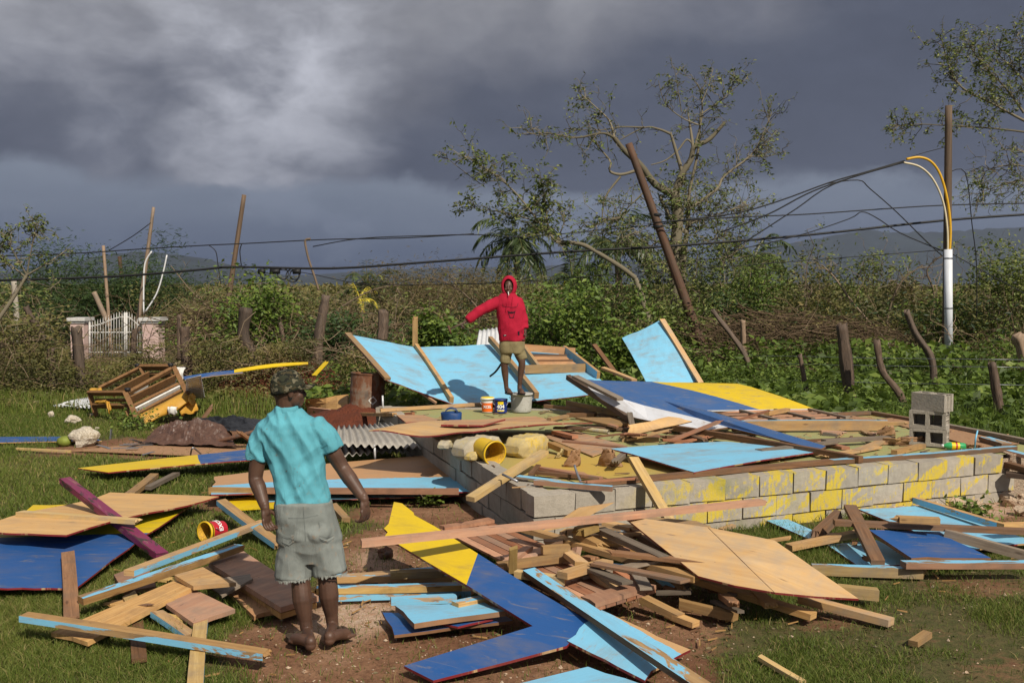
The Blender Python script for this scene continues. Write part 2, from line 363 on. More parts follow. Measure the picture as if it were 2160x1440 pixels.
# ------------------------------------------------------------------ objects and meshes
def obj(name, me, mats=None, parent=None, loc=None):
    o = bpy.data.objects.new(name, me); col.objects.link(o)
    if mats is not None:
        for mm in ([mats] if isinstance(mats, str) else mats): me.materials.append(MATS[mm])
    if parent is not None: o.parent = parent
    if loc is not None: o.location = loc
    return o
def tag(o, label=None, cat=None, group=None, kind=None):
    if label: o['label'] = label
    if cat: o['category'] = cat
    if group: o['group'] = group
    if kind: o['kind'] = kind
    return o
def empty(name, loc, label, cat, group=None, rz=0.0):
    o = bpy.data.objects.new(name, None); col.objects.link(o); o.location = loc; o.rotation_euler.z = rz; o.empty_display_size = .1
    return tag(o, label, cat, group)
def fast_mesh(name, verts, polys, sizes, tint=None, smooth=False, mi=None):
    """verts (n,3); polys flat loop indices; sizes corners per face"""
    me = bpy.data.meshes.new(name)
    verts = np.asarray(verts, np.float32); polys = np.asarray(polys, np.int32).ravel(); sizes = np.asarray(sizes, np.int32)
    me.vertices.add(len(verts)); me.vertices.foreach_set('co', verts.ravel())
    me.loops.add(len(polys)); me.loops.foreach_set('vertex_index', polys)
    me.polygons.add(len(sizes))
    st = np.zeros(len(sizes), np.int32); st[1:] = np.cumsum(sizes)[:-1]
    me.polygons.foreach_set('loop_start', st)
    me.polygons.foreach_set('use_smooth', np.full(len(sizes), smooth))
    if mi is not None: me.polygons.foreach_set('material_index', np.asarray(mi, np.int32))
    if tint is not None:
        a = me.attributes.new('tint', 'FLOAT', 'POINT'); a.data.foreach_set('value', np.asarray(tint, np.float32))
    me.update(calc_edges=True); me.validate()
    return me
class Build:
    """collects shapes into one mesh"""
    def __init__(s): s.v = []; s.f = []; s.m = []; s.uv = []; s.sm = []
    def face(s, idx, m=0, uv=None, smooth=False):
        s.f.append(idx); s.m.append(m); s.sm.append(smooth)
        s.uv.append(uv if uv is not None else [(0, 0)] * len(idx))
    def box(s, size, mat4=Matrix(), m=0, jit=0.0, taper=(1, 1)):
        sx, sy, sz = (x / 2 for x in size); b = len(s.v)
        for z in (-1, 1):
            for x, y in ((-1, -1), (1, -1), (1, 1), (-1, 1)):
                k = taper if z > 0 else (1, 1)
                p = V((x * sx * k[0], y * sy * k[1], z * sz)) + V((rng.uniform(-jit, jit), rng.uniform(-jit, jit), rng.uniform(-jit, jit)))
                s.v.append(mat4 @ p)
        lx, ly, lz = size
        for q, (a, c) in (((0, 3, 2, 1), (lx, ly)), ((4, 5, 6, 7), (lx, ly)), ((0, 1, 5, 4), (lx, lz)), ((1, 2, 6, 5), (ly, lz)), ((2, 3, 7, 6), (lx, lz)), ((3, 0, 4, 7), (ly, lz))):
            s.face([b + i for i in q], m, [(0, 0), (a, 0), (a, c), (0, c)])
    def beam(s, A, B, w, t, m=0, up=V((0, 0, 1)), roll=0.0):
        x = (B - A); L = x.length; x = x.normalized()
        y = up.cross(x)
        if y.length < 1e-3: y = V((0, 1, 0)).cross(x)
        y.normalize(); z = x.cross(y)
        q = Matrix((x, y, z)).transposed().to_4x4() @ Matrix.Rotation(roll, 4, 'X'); q.translation = (A + B) / 2
        s.box((L, w, t), q, m)
    def tube(s, pts, radii, k=8, m=0, cap=True, smooth=True):
        pts = [V(p) for p in pts]; n = len(pts)
        if not hasattr(radii, '__len__'): radii = [radii] * n
        b = len(s.v); t = (pts[1] - pts[0]).normalized()
        ref = V((0, 0, 1)) if abs(t.z) < .9 else V((1, 0, 0))
        nx = t.cross(ref).normalized(); L = 0
        for i, p in enumerate(pts):
            t = (pts[min(i + 1, n - 1)] - pts[max(i - 1, 0)]).normalized()
            nx = (nx - t * nx.dot(t)).normalized(); ny = t.cross(nx)
            for j in range(k):
                a = 2 * math.pi * j / k
                s.v.append(p + (nx * math.cos(a) + ny * math.sin(a)) * radii[i])
        for i in range(n - 1):
            l2 = L + (pts[i + 1] - pts[i]).length
            for j in range(k):
                j2 = (j + 1) % k; c = 6.283 * radii[i] / k
                s.face([b + i * k + j, b + i * k + j2, b + (i + 1) * k + j2, b + (i + 1) * k + j], m, [(L, j * c), (L, (j + 1) * c), (l2, (j + 1) * c), (l2, j * c)], smooth)
            L = l2
        if cap:
            s.face([b + j for j in range(k)][::-1], m); s.face([b + (n - 1) * k + j for j in range(k)], m)
    def lathe(s, prof, k=24, m=0, mat4=Matrix(), ms=None, smooth=True):
        b = len(s.v); n = len(prof)
        for r_, z in prof:
            for j in range(k):
                a = 2 * math.pi * j / k; s.v.append(mat4 @ V((r_ * math.cos(a), r_ * math.sin(a), z)))
        for i in range(n - 1):
            for j in range(k):
                j2 = (j + 1) % k
                s.face([b + i * k + j, b + i * k + j2, b + (i + 1) * k + j2, b + (i + 1) * k + j], ms[i] if ms else m, None, smooth)
    def mesh(s, name):
        me = bpy.data.meshes.new(name); me.from_pydata([tuple(v) for v in s.v], [], s.f)
        me.polygons.foreach_set('material_index', s.m); me.polygons.foreach_set('use_smooth', s.sm)
        u = me.uv_layers.new(name='UVMap'); i = 0; flat = []
        for q in s.uv:
            for a in q: flat.extend(a)
        u.data.foreach_set('uv', flat)
        me.update(); return me
    def make(s, name, mats, parent=None, loc=None):
        return obj(name, s.mesh(name), mats, parent, loc)

def local(o, origin):
    """move the mesh so that its origin sits at `origin`"""
    o.data.transform(Matrix.Translation(-origin)); o.location = origin; return o

NB = [0]
def plank(name, label, A, B, w=.09, t=.04, m='pine', roll=0.0, parent=None, cat='plank', top=None, left=None, right=None, end=None, split=0, group=None, bow=.004):
    """a board from A to B; material per long face; split = 1/2/3: splintered start / finish / both"""
    A = V(A); B = V(B); x = B - A; L = x.length; x.normalize()
    y = V((0, 0, 1)).cross(x)
    if y.length < .05: y = V((0, 1, 0)).cross(x)
    y.normalize(); z = x.cross(y)
    q = Matrix((x, y, z)).transposed().to_4x4() @ Matrix.Rotation(roll, 4, 'X'); q.translation = (A + B) / 2
    mats = [m]; slot = {}
    for k, v in (('top', top), ('left', left), ('right', right), ('end', end)):
        if v:
            if v not in mats: mats.append(v)
            slot[k] = mats.index(v)
        else: slot[k] = 0
    NB[0] += 1; r = random.Random(NB[0] * 13 + 5)
    b = Build(); n = 6; by, bz = r.uniform(-bow, bow) * L, r.uniform(-bow, bow) * L
    e0, e1 = r.uniform(-.012, .012), r.uniform(-.012, .012)
    for i in range(n):
        f = i / (n - 1); k = 4 * f * (1 - f)
        for j, (cy, cz) in enumerate(((-1, -1), (1, -1), (1, 1), (-1, 1))):
            xx = (f - .5) * L
            if i == 0: xx += e0 * cy
            if i == n - 1: xx += e1 * cy
            b.v.append(V((xx, cy * w / 2 + by * k, cz * t / 2 + bz * k)))
    for i in range(n - 1):
        x0, x1 = L * i / (n - 1), L * (i + 1) / (n - 1)
        for j, (key, ww) in enumerate((('bot', w), ('left', t), ('top', w), ('right', t))):
            j2 = (j + 1) % 4; a = i * 4
            o_ = j * .37
            b.face([a + j, a + j2, a + 4 + j2, a + 4 + j], slot.get(key, 0), [(x0, o_), (x0, o_ + ww), (x1, o_ + ww), (x1, o_)])
    for side, base in ((1, 0), (2, (n - 1) * 4)):
        sg = -1 if side == 1 else 1
        if split & side:                                   # torn fibres
            ks = max(3, int(w / .014)); c0 = len(b.v)
            for i in range(ks + 1):
                f = i / ks; yy = (f - .5) * w * .98; ln = r.uniform(0, .09) if i % 2 else r.uniform(.0, .03)
                b.v.append(V((sg * (L / 2 + ln), yy, t * .42 - r.uniform(0, t * .5)))); b.v.append(V((sg * L / 2, yy, -t * .45)))
                b.v.append(V((sg * L / 2, yy, t * .49)))
            for i in range(ks):
                a = c0 + i * 3
                b.face([a, a + 3, a + 5, a + 2], slot['end']); b.face([a, a + 1, a + 4, a + 3], slot['end'])
        q4 = [base + i for i in range(4)]
        b.face(q4[::-1] if side == 1 else q4, slot['end'], [(0, 0), (t, 0), (t, w), (0, w)])
    o = b.make(name, mats, parent)
    o.matrix_world = q if parent is None else q
    if parent is not None: o.matrix_parent_inverse = Matrix()
    if parent is None: tag(o, label, cat, group)
    elif label: o['label'] = label
    return o
def child(o, parent):
    """parent `o` (placed in world space) under `parent` (an unrotated Empty or mesh at its location)"""
    o.parent = parent; o.matrix_parent_inverse = Matrix.Translation(-parent.location)
    return o
def sheet(name, label, c4, front, back='ply', edge='rededge', t=.012, nx=10, ny=6, bend=None, parent=None, cat='wall panel', fold=None, jag=0.0):
    """a sheet of plywood: corners 0,1 (u) and 3,2 (u) with v from 0->3; bend(u,v) lifts along the normal"""
    c = [V(p) for p in c4]; org = (c[0] + c[1] + c[2] + c[3]) / 4
    nrm = ((c[2] - c[0]).cross(c[3] - c[1])).normalized()
    if nrm.z < 0: nrm = -nrm
    lu = (c[1] - c[0]).length; lv = (c[3] - c[0]).length
    NB[0] += 1; r = random.Random(NB[0])
    v = []; uvm = []; uvn = []
    for j in range(ny + 1):
        for i in range(nx + 1):
            a, b_ = i / nx, j / ny
            aa = a
            if jag and i in (0, nx): aa = a + (r.uniform(0, jag) if i == 0 else -r.uniform(0, jag))
            p = c[0] * (1 - aa) * (1 - b_) + c[1] * aa * (1 - b_) + c[2] * aa * b_ + c[3] * (1 - aa) * b_
            if bend: p = p + nrm * bend(a, b_)
            v.append(p - org); uvm.append((a * lu, b_ * lv)); uvn.append((a, b_))
    for j in range(ny + 1):                               # chipped edges
        for i in range(nx + 1):
            if (i in (0, nx) or j in (0, ny)) and not (i in (0, nx) and j in (0, ny)) and r.random() < .45:
                inw = -v[j * (nx + 1) + i].normalized(); v[j * (nx + 1) + i] = v[j * (nx + 1) + i] + inw * r.uniform(0, min(.03, lv * .05))
    n1 = len(v)
    flip = ((c[1] - c[0]).cross(c[3] - c[0])).dot(nrm) < 0
    vv = [p + nrm * (t / 2) for p in v] + [p - nrm * (t / 2) for p in v]
    f = []; m = []
    W = nx + 1
    for j in range(ny):
        for i in range(nx):
            q = [j * W + i, j * W + i + 1, (j + 1) * W + i + 1, (j + 1) * W + i]
            if flip: q = q[::-1]
            f.append(q); m.append(0); f.append([n1 + k for k in q[::-1]]); m.append(1)
    def side(ids):
        for a, b_ in zip(ids[:-1], ids[1:]):
            f.append([a, b_, n1 + b_, n1 + a] if flip else [b_, a, n1 + a, n1 + b_]); m.append(2)
    side([i for i in range(W)]); side([j * W + nx for j in range(ny + 1)])
    side([ny * W + i for i in range(nx, -1, -1)]); side([j * W for j in range(ny, -1, -1)])
    me = bpy.data.meshes.new(name); me.from_pydata([tuple(p) for p in vv], [], f)
    me.polygons.foreach_set('material_index', m)
    for nm, src in (('UVMap', uvm), ('Norm', uvn)):
        u = me.uv_layers.new(name=nm); flat = []
        for q in f:
            for k in q: flat.extend(src[k % n1])
        u.data.foreach_set('uv', flat)
    me.update()
    o = obj(name, me, [front, back, edge], None, org)
    if parent is not None: child(o, parent)
    else: tag(o, label, cat)
    return o
def zones(name, label, zs, back='ply', edge='rededge', t=.012, cat='wall panel', parent=None):
    """a flat panel cut from several painted zones: zs = [(points, material)], shared edges are not walled"""
    pts = [V(p) for z in zs for p in z[0]]; org = sum(pts, V()) / len(pts)
    z0 = [V(p) for p in zs[0][0]]; nrm = V()
    for i in range(1, len(z0) - 1): nrm += (z0[i] - z0[0]).cross(z0[i + 1] - z0[0])
    nrm.normalize()
    if nrm.dot(V((0, 0, 2.3)) - org) < 0: nrm = -nrm
    ux = (z0[1] - z0[0]).normalized(); uy = nrm.cross(ux)
    b = Build(); mats = []; key = {}
    def vid(p, s_):
        k = (round(p.x, 4), round(p.y, 4), round(p.z, 4), s_)
        if k not in key: key[k] = len(b.v); b.v.append(p - org + nrm * (t / 2 * s_))
        return key[k]
    cnt = {}
    for ps, m in zs:
        ps = [V(p) for p in ps]
        for a, c in zip(ps, ps[1:] + ps[:1]):
            k = frozenset((vid(a, 1), vid(c, 1))); cnt[k] = cnt.get(k, 0) + 1
    uvf = lambda p: ((p - z0[0]).dot(ux), (p - z0[0]).dot(uy))
    for ps, m in zs:
        ps = [V(p) for p in ps]
        if m not in mats: mats.append(m)
        nn = V()
        for i in range(1, len(ps) - 1): nn += (ps[i] - ps[0]).cross(ps[i + 1] - ps[0])
        if nn.dot(nrm) < 0: ps = ps[::-1]
        for tri in tessellate_polygon([[V((*uvf(p), 0)) for p in ps]]):      # same triangles above and below
            q = [ps[k] for k in tri]
            if (q[1] - q[0]).cross(q[2] - q[0]).dot(nrm) < 0: q = q[::-1]
            b.face([vid(p, 1) for p in q], mats.index(m), [uvf(p) for p in q])
            b.face([vid(p, -1) for p in q[::-1]], 98, [uvf(p) for p in q[::-1]])
        for a, c in zip(ps, ps[1:] + ps[:1]):
            if cnt[frozenset((vid(a, 1), vid(c, 1)))] == 1:
                b.face([vid(c, 1), vid(a, 1), vid(a, -1), vid(c, -1)], 99, [uvf(c), uvf(a), uvf(a), uvf(c)])
    for mm in (back, edge):
        if mm not in mats: mats.append(mm)
    b.m = [mats.index(back) if i == 98 else mats.index(edge) if i == 99 else i for i in b.m]
    o = b.make(name, mats, None, org)
    if parent is not None: child(o, parent)
    else: tag(o, label, cat)
    return o
# ------------------------------------------------------------------ plants
class Plant:
    def __init__(s): s.v = []; s.l = []; s.sz = []; s.t = []; s.n = 0
    def add(s, verts, polys, sizes, tint):
        s.v.append(verts); s.l.append(np.asarray(polys).ravel() + s.n); s.sz.append(sizes); s.t.append(tint); s.n += len(verts)
    def tube(s, pts, radii, k=5, tint=None):
        pts = np.array([tuple(p) for p in pts], float); n = len(pts); radii = np.broadcast_to(np.asarray(radii, float), (n,))
        tg = np.gradient(pts, axis=0); tg /= np.linalg.norm(tg, axis=1, keepdims=True) + 1e-9
        ref = np.array([0, 0, 1.]) if abs(tg[0, 2]) < .9 else np.array([1., 0, 0])
        nx = np.cross(tg, ref); nx /= np.linalg.norm(nx, axis=1, keepdims=True) + 1e-9; ny = np.cross(tg, nx)
        a = np.arange(k) * 2 * np.pi / k
        vs = pts[:, None] + (nx[:, None] * np.cos(a)[None, :, None] + ny[:, None] * np.sin(a)[None, :, None]) * radii[:, None, None]
        j = np.arange(k); j2 = (j + 1) % k; q = []
        for i in range(n - 1): q.append(np.stack([i * k + j, i * k + j2, (i + 1) * k + j2, (i + 1) * k + j], 1))
        q = np.concatenate(q)
        tn = nr.uniform(0, 1) if tint is None else tint
        s.add(vs.reshape(-1, 3), q, np.full(len(q), 4), np.full(n * k, tn))
    def leaves(s, c, size, aspect=.42, droop=.3, tlo=0., thi=1., dirs=None, flat=.4, curl=.0):
        """diamond leaves at centres c (n,3)"""
        c = np.asarray(c, float); n = len(c)
        if n == 0: return
        if dirs is None:
            dirs = nr.normal(size=(n, 3)); dirs[:, 2] = dirs[:, 2] * flat - droop
        dirs = dirs / (np.linalg.norm(dirs, axis=1, keepdims=True) + 1e-9)
        up = nr.normal(size=(n, 3)) * .6 + np.array([.1, -.2, .9])
        sd = np.cross(dirs, up); sd /= np.linalg.norm(sd, axis=1, keepdims=True) + 1e-9
        nn = np.cross(sd, dirs)
        L = (size * nr.uniform(.65, 1.3, n))[:, None]; Wd = L * aspect
        v = np.stack([c, c + dirs * L * .45 + sd * Wd * .5 + nn * L * .06, c + dirs * L - nn * L * curl, c + dirs * L * .45 - sd * Wd * .5 + nn * L * .06], 1).reshape(-1, 3)
        q = np.arange(n * 4).reshape(-1, 4)
        s.add(v, q, np.full(n, 4), np.repeat(nr.uniform(tlo, thi, n), 4))
    def make(s, name, mat, parent=None, smooth=False, org=V((0, 0, 0))):
        me = fast_mesh(name, np.concatenate(s.v) - np.array(tuple(org)), np.concatenate(s.l), np.concatenate(s.sz), np.concatenate(s.t), smooth)
        o = obj(name, me, mat); o.location = org
        if parent is not None: child(o, parent)
        return o
def wiggle(a, b, n=5, amp=.1):
    a = np.array(tuple(a), float); b = np.array(tuple(b), float); L = np.linalg.norm(b - a)
    t = np.linspace(0, 1, n)[:, None]; p = a + (b - a) * t
    o = nr.normal(size=(n, 3)) * amp * L * (np.sin(t * np.pi) ** .5 * .6); o[0] = 0; o[-1] *= .5
    return p + o
def smooth_path(pts, sub=3):
    """catmull-rom through the points"""
    p = [V(q) for q in pts]; out = []
    for i in range(len(p) - 1):
        a, b, c, d_ = p[max(i - 1, 0)], p[i], p[i + 1], p[min(i + 2, len(p) - 1)]
        for k in range(sub):
            t = k / sub
            out.append(.5 * ((2 * b) + (c - a) * t + (2 * a - 5 * b + 4 * c - d_) * t * t + (3 * b - a - 3 * c + d_) * t ** 3))
    out.append(p[-1]); return out
# ------------------------------------------------------------------ ground
def vnoise(x, y, s=1.0, seed=0):
    """cheap smooth value noise in numpy"""
    x = np.asarray(x, float) / s; y = np.asarray(y, float) / s
    xi = np.floor(x).astype(np.int64); yi = np.floor(y).astype(np.int64); fx = x - xi; fy = y - yi
    fx = fx * fx * (3 - 2 * fx); fy = fy * fy * (3 - 2 * fy)
    def h(a, b):
        k = (a * 374761393 + b * 668265263 + seed * 974711) & 0x7fffffff
        k = ((k ^ (k >> 13)) * 1274126177) & 0x7fffffff
        return ((k ^ (k >> 16)) & 0xffff) / 65535.0
    return (h(xi, yi) * (1 - fx) + h(xi + 1, yi) * fx) * (1 - fy) + (h(xi, yi + 1) * (1 - fx) + h(xi + 1, yi + 1) * fx) * fy
def fbm(x, y, s=1.0, seed=0):
    return (vnoise(x, y, s, seed) * .55 + vnoise(x, y, s / 2.1, seed + 3) * .28 + vnoise(x, y, s / 4.3, seed + 5) * .17)
# bare-earth patches seen in the photograph: (pixel x, pixel y, half-width px, half-height px, strength)
DIRT = [(820, 1200, 150, 80, 1.1), (760, 1330, 190, 120, 1.3), (1000, 1400, 340, 80, 1.25), (640, 1400, 130, 60, 1.0), (960, 1080, 150, 50, .95),
        (1300, 1400, 230, 80, .9), (1250, 1290, 300, 130, 1.0), (1750, 1300, 150, 45, .5), (2060, 1240, 170, 40, .5), (1900, 1335, 200, 40, .32), (2120, 1410, 150, 40, .42),
        (340, 948, 220, 26, 1.1), (430, 905, 150, 26, .8), (620, 850, 200, 20, .9), (470, 1060, 90, 30, .6), (880, 1075, 140, 30, .9), (1100, 1085, 60, 30, .9),
        (2080, 1075, 130, 34, 1.1), (900, 880, 90, 20, .8), (550, 1230, 100, 60, .5), (200, 880, 60, 16, .3), (700, 905, 120, 25, .8), (100, 830, 160, 22, .5)]
PALE = [(760, 1290, 130, 55, 1.0), (800, 1180, 90, 40, .7), (700, 1390, 100, 40, .5), (1000, 1390, 230, 40, .55), (2080, 1070, 140, 30, .9), (560, 1215, 80, 30, .5), (1750, 1290, 120, 40, .35)]
def patch(lst, x, y):
    out = np.zeros(np.shape(x))
    for px, py, hw, hh, st in lst:
        c = P(px, py); e = P(px + hw, py); n_ = P(px, py - hh * .9); s_ = P(px, py + hh)
        ry = max(n_.y - c.y, c.y - s_.y); rx = abs(e.x - c.x)
        q = np.sqrt(((x - c.x - (y - c.y) * c.x / c.y) / rx) ** 2 + ((y - c.y) / ry) ** 2)
        q = q * (.45 + 1.1 * fbm(x + 7, y, 1.1, 77))
        out = np.maximum(out, st * np.clip(1.35 - q, 0, 1) * (.75 if lst is PALE else 1.0))
    return np.clip(out, 0, 1)
def ground_z(x, y):
    return (fbm(x, y, .9, 2) - .5) * .05 * np.clip(1.2 - np.abs(y - 10) / 60, .2, 1) - .012
def axis(lo, hi, n, far):
    a = np.linspace(lo, hi, n); k = np.geomspace(1, far, 26)
    return np.concatenate([lo - k[::-1] * (hi - lo) / n * 3, a, hi + k * (hi - lo) / n * 3])
gx = axis(-9, 10, 190, 30000); gy = axis(4.5, 24, 190, 30000)
X, Y = np.meshgrid(gx, gy); Z = ground_z(X, Y)
nv = X.size; I = np.arange(nv).reshape(X.shape)
q = np.stack([I[:-1, :-1], I[:-1, 1:], I[1:, 1:], I[1:, :-1]], -1).reshape(-1, 4)
me = fast_mesh('ground', np.stack([X.ravel(), Y.ravel(), Z.ravel()], 1), q, np.full(len(q), 4), smooth=True)
for nm, lst in (('dirt', DIRT), ('pale', PALE)):
    a = me.attributes.new(nm, 'FLOAT', 'POINT'); a.data.foreach_set('value', patch(lst, X, Y).ravel().astype(np.float32))
tag(obj('ground', me, 'ground'), kind='structure')
# far hills
def hills(name, Y0, prof, depth, seed):
    xs = np.linspace(prof[0][0], prof[-1][0], 220); ph = np.interp(xs, [p[0] for p in prof], [p[1] for p in prof])
    rows = []
    for j, f in enumerate(np.linspace(0, 1, 14)):
        yy = Y0 + depth * f
        top = (605 - ph) / F * (Y0 + depth * .75)
        h = top * math.sin(min(1, f / .75) * math.pi / 2) ** 1.2 * (.80 + .34 * fbm(xs * .9 + f * 300, xs * 0 + f * 900, 90, seed))
        rows.append(np.stack([(xs - 1080) / F * (Y0 + depth * .75) * (1 + (f - .75) * .1), np.full_like(xs, yy), h - 4], 1))
    v = np.concatenate(rows); n = len(xs); I = np.arange(len(v)).reshape(14, n)
    q = np.stack([I[:-1, :-1], I[:-1, 1:], I[1:, 1:], I[1:, :-1]], -1).reshape(-1, 4)
    tag(obj(name, fast_mesh(name, v, q, np.full(len(q), 4), smooth=True), 'hillmat'), kind='structure')
hills('hills', 5200, [(-900, 590), (0, 575), (150, 556), (270, 528), (340, 533), (420, 543), (520, 568), (640, 585), (760, 588), (900, 596), (1100, 600)], 1500, 3)
hills('hills', 6800, [(300, 585), (600, 580), (760, 572), (900, 566), (1150, 560), (1350, 552), (1550, 540), (1700, 505), (1850, 487), (1960, 496), (2080, 482), (2200, 478), (2500, 500), (3000, 540)], 1800, 9)

# ------------------------------------------------------------------ the house foundation
ZB = .50
C0 = P(1127, 1046, ZB); C1 = V((6.45, 11.25, ZB)); C2 = V((5.25, 14.45, ZB)); C3 = V((-2.05, 15.25, ZB))
fe = empty('house_foundation', (C0.x, C0.y, 0), 'low grey concrete block foundation of a wrecked house with yellow paint and green floor', 'foundation')
def block_mesh(L, H, T, holes=False):
    b = Build(); b.box((L, T, H), jit=.007)
    # shallow end grooves give each block its own edges
    return b.mesh('block')
bm_full = [block_mesh(.392, .192, .19) for _ in range(5)]
bm_half = block_mesh(.192, .192, .19)
def run_blocks(A, B, z, off, skip=()):
    d_ = (B - A); d_.z = 0; L = d_.length; d_.normalize(); s = -off; k = 0
    inn = V((-d_.y, d_.x, 0))
    while s < L - .02:
        a0, a1 = max(s, 0), min(s + .4, L)
        if a1 - a0 > .12 and k not in skip:
            o = bpy.data.objects.new('block', rng.choice(bm_full)); col.objects.link(o)
            p = A + d_ * ((a0 + a1) / 2) + inn * (.1 + rng.uniform(-.009, .009)); o.location = (p.x, p.y, z - .1)
            o.rotation_euler.z = math.atan2(d_.y, d_.x) + rng.uniform(-.008, .008); o.scale.x = (a1 - a0) / .4
            if not o.data.materials: o.data.materials.append(MATS['block'])
            child(o, fe)
        s += .4; k += 1
fr = (C1 - C0).normalized()
END = C0 + fr * ((P(2122, 956, ZB) - C0).length)
for z, off in ((ZB, 0), (ZB - .205, .2), (ZB - .41, 0)):
    run_blocks(C0, END + (fr * .08 if off else V()), z, off)
    run_blocks(C3, C0 + (C3 - C0).normalized() * .2, z, .2 - off)
    run_blocks(C2, C3, z, off); run_blocks(C1, C2, z, .2 - off)
# mortar core behind the blocks keeps the joints dark and closed
b = Build()
inner = [C0 + V((.02, .2, 0)), C1 + V((-.3, -.02, 0)), C2 + V((-.1, -.16, 0)), C3 + V((.16, -.12, 0))]
cen = sum((V(p) for p in (C0, C1, C2, C3)), V()) / 4
core = [p + (cen - p).normalized() * .06 for p in (C0, C1, C2, C3)]
for z, ps in ((0, core), (ZB - .03, core)):
    for p in ps: b.v.append(V((p.x, p.y, z - .02)))
for i in range(4): b.face([i, (i + 1) % 4, 4 + (i + 1) % 4, 4 + i])
o = b.make('mortar_core', 'footing'); child(o, fe)
b = Build()
fl = [p + (cen - p).normalized() * .12 for p in (C0, C1, C2, C3)]
nf = 24
for j in range(nf + 1):
    for i in range(nf + 1):
        u, v_ = i / nf, j / nf
        p = fl[0] * (1 - u) * (1 - v_) + fl[1] * u * (1 - v_) + fl[2] * u * v_ + fl[3] * (1 - u) * v_
        b.v.append(V((p.x, p.y, ZB - .012 + rng.uniform(-.003, .003))))
for j in range(nf):
    for i in range(nf):
        a = j * (nf + 1) + i; b.face([a, a + 1, a + nf + 2, a + nf + 1], 0, None, True)
o = b.make('floor', 'floor_green'); local(o, C0.copy()); child(o, fe); o['label'] = 'worn green painted floor with yellow spill'
# footing: rough stones under the right end
for i in range(90):
    px = rng.uniform(1700, 2160); py = 1052 - (px - 2050) * .05 + rng.uniform(-4, 34) * (.4 + .6 * (px - 1700) / 460)
    p = P(px, py, .03); s = rng.uniform(.03, .085)
    b = Build(); bm = bmesh.new(); bmesh.ops.create_icosphere(bm, subdivisions=1, radius=s)
    for v_ in bm.verts: v_.co = V((v_.co.x * rng.uniform(.8, 1.4), v_.co.y * rng.uniform(.8, 1.2), v_.co.z * rng.uniform(.5, .9))) + V((rng.uniform(-1, 1), rng.uniform(-1, 1), rng.uniform(-1, 1))) * s * .25
    me = bpy.data.meshes.new('footing_stone'); bm.to_mesh(me); bm.free()
    o = obj('footing_stone', me, 'rubble', None, p); o.rotation_euler.z = rng.uniform(0, 6); child(o, fe)
# broken end block of the front wall
b = Build(); p = END + fr * .06; b.box((.10, .17, .19), Matrix.Translation((p.x, p.y + .1, ZB - .1)), jit=.025)
o = b.make('broken_block', 'footing'); child(o, fe)
# sill plates on top of the walls
def sill(label, a, c, m='brown', wd=.09, th=.045, top=None):
    A, B = P(a[0], a[1], ZB + th / 2 + .003), P(c[0], c[1], ZB + th / 2 + .003)
    child(plank('sill_plate', None, A, B, wd, th, m, top=top, cat=None), fe)
sill('', (1240, 1020), (1752, 973)); sill('', (1752, 973), (2140, 944), 'brown', top='blue_chip')
sill('', (802, 865), (1015, 852), 'pine'); sill('', (1762, 874), (1836, 870), 'brown'); sill('', (1840, 870), (1990, 896), 'brown')
sill('', (1990, 896), (2190, 935), 'grey')
# ------------------------------------------------------------------ broken lumber and wall panels (pixel x, pixel y, height at each end)
def pl(label, x0, y0, z0, x1, y1, z1, w=.09, t=.04, m='pine', name='plank', **k):
    if 'split' not in k and rng.random() < .35: k['split'] = rng.choice((1, 2))
    return plank(name, label, P(x0, y0, z0), P(x1, y1, z1), w, t, m, **k)
def pz(*a): return [P(*q) for q in a]
def board(label, c4, m='pine', t=.025, name='board', cat='board', edge=None, **k):
    return sheet(name, label, pz(*c4), m, m, edge or m, t, 4, 2, cat=cat, **k)
wav = lambda amp, f=1.0, ph=0.0: (lambda u, v: amp * math.sin(u * math.pi * f + ph) * (.6 + .4 * v))

# --- left heap
sheet('wall_panel', 'long narrow wall panel, half yellow half blue, behind the man in the aqua shirt',
      pz((164, 988, .10), (600, 941, .22), (640, 963, .20), (228, 997, .12)), 'yel_roy', 'dark', 'rededge', .015, 12, 2, wav(.012))
sheet('plywood_sheet', 'flat dirty brown plywood sheet on the soil behind the yellow and blue panel',
      pz((150, 950, .02), (330, 933, .02), (560, 938, .03), (540, 966, .02)), 'cardboard', 'cardboard', 'cardboard', .012, 8, 3, cat='plywood')
sheet('wall_panel', 'large yellow and blue wall panel lying under the bare plywood at the left edge',
      pz((-130, 1242, .10), (160, 1242, .07), (412, 1062, .10), (70, 1066, .10)), 'roy_yel_left', 'ply', 'rededge', .015, 10, 8, lambda u, v: .02 * math.sin(v * 3.1))
sheet('plywood_sheet', 'bare curved plywood sheet with red edge on the yellow and blue panel, left edge',
      pz((-70, 1126, .22), (140, 1132, .25), (462, 1044, .18), (232, 1034, .16)), 'ply', 'blue', 'rededge', .015, 10, 8, lambda u, v: .035 * math.sin(v * 5.0 + .4) * (1 - .3 * u), cat='plywood')
pl('short pale two-by-four lying on the bare curved plywood at left', 42, 1082, .27, 288, 1099, .27, .08, .04, 'pine_yellow')
pl('magenta painted beam with a charred middle leaning over the left panels', 137, 1013, .44, 342, 1172, .07, .10, .06, 'magenta')
pl('brown plank lying half on the blue panel and half on the grass at left', 143, 1166, .16, 151, 1304, .08, .10, .03, 'brown')
pl('pale two-by-four with one blue side, upper of the crossed pair by the bucket', 272, 1208, .23, 556, 1101, .12, .09, .042, 'pine', right='blue_chip', left='blue_chip')
pl('splintered two-by-four with blue top crossing the left heap', 170, 1266, .14, 505, 1154, .22, .09, .05, 'pine', top='blue_chip', split=2)
pl('pale plank with blue edge running from the red bucket to the man in shorts', 466, 1058, .20, 590, 1150, .07, .10, .05, 'pine', right='blue', left='blue')
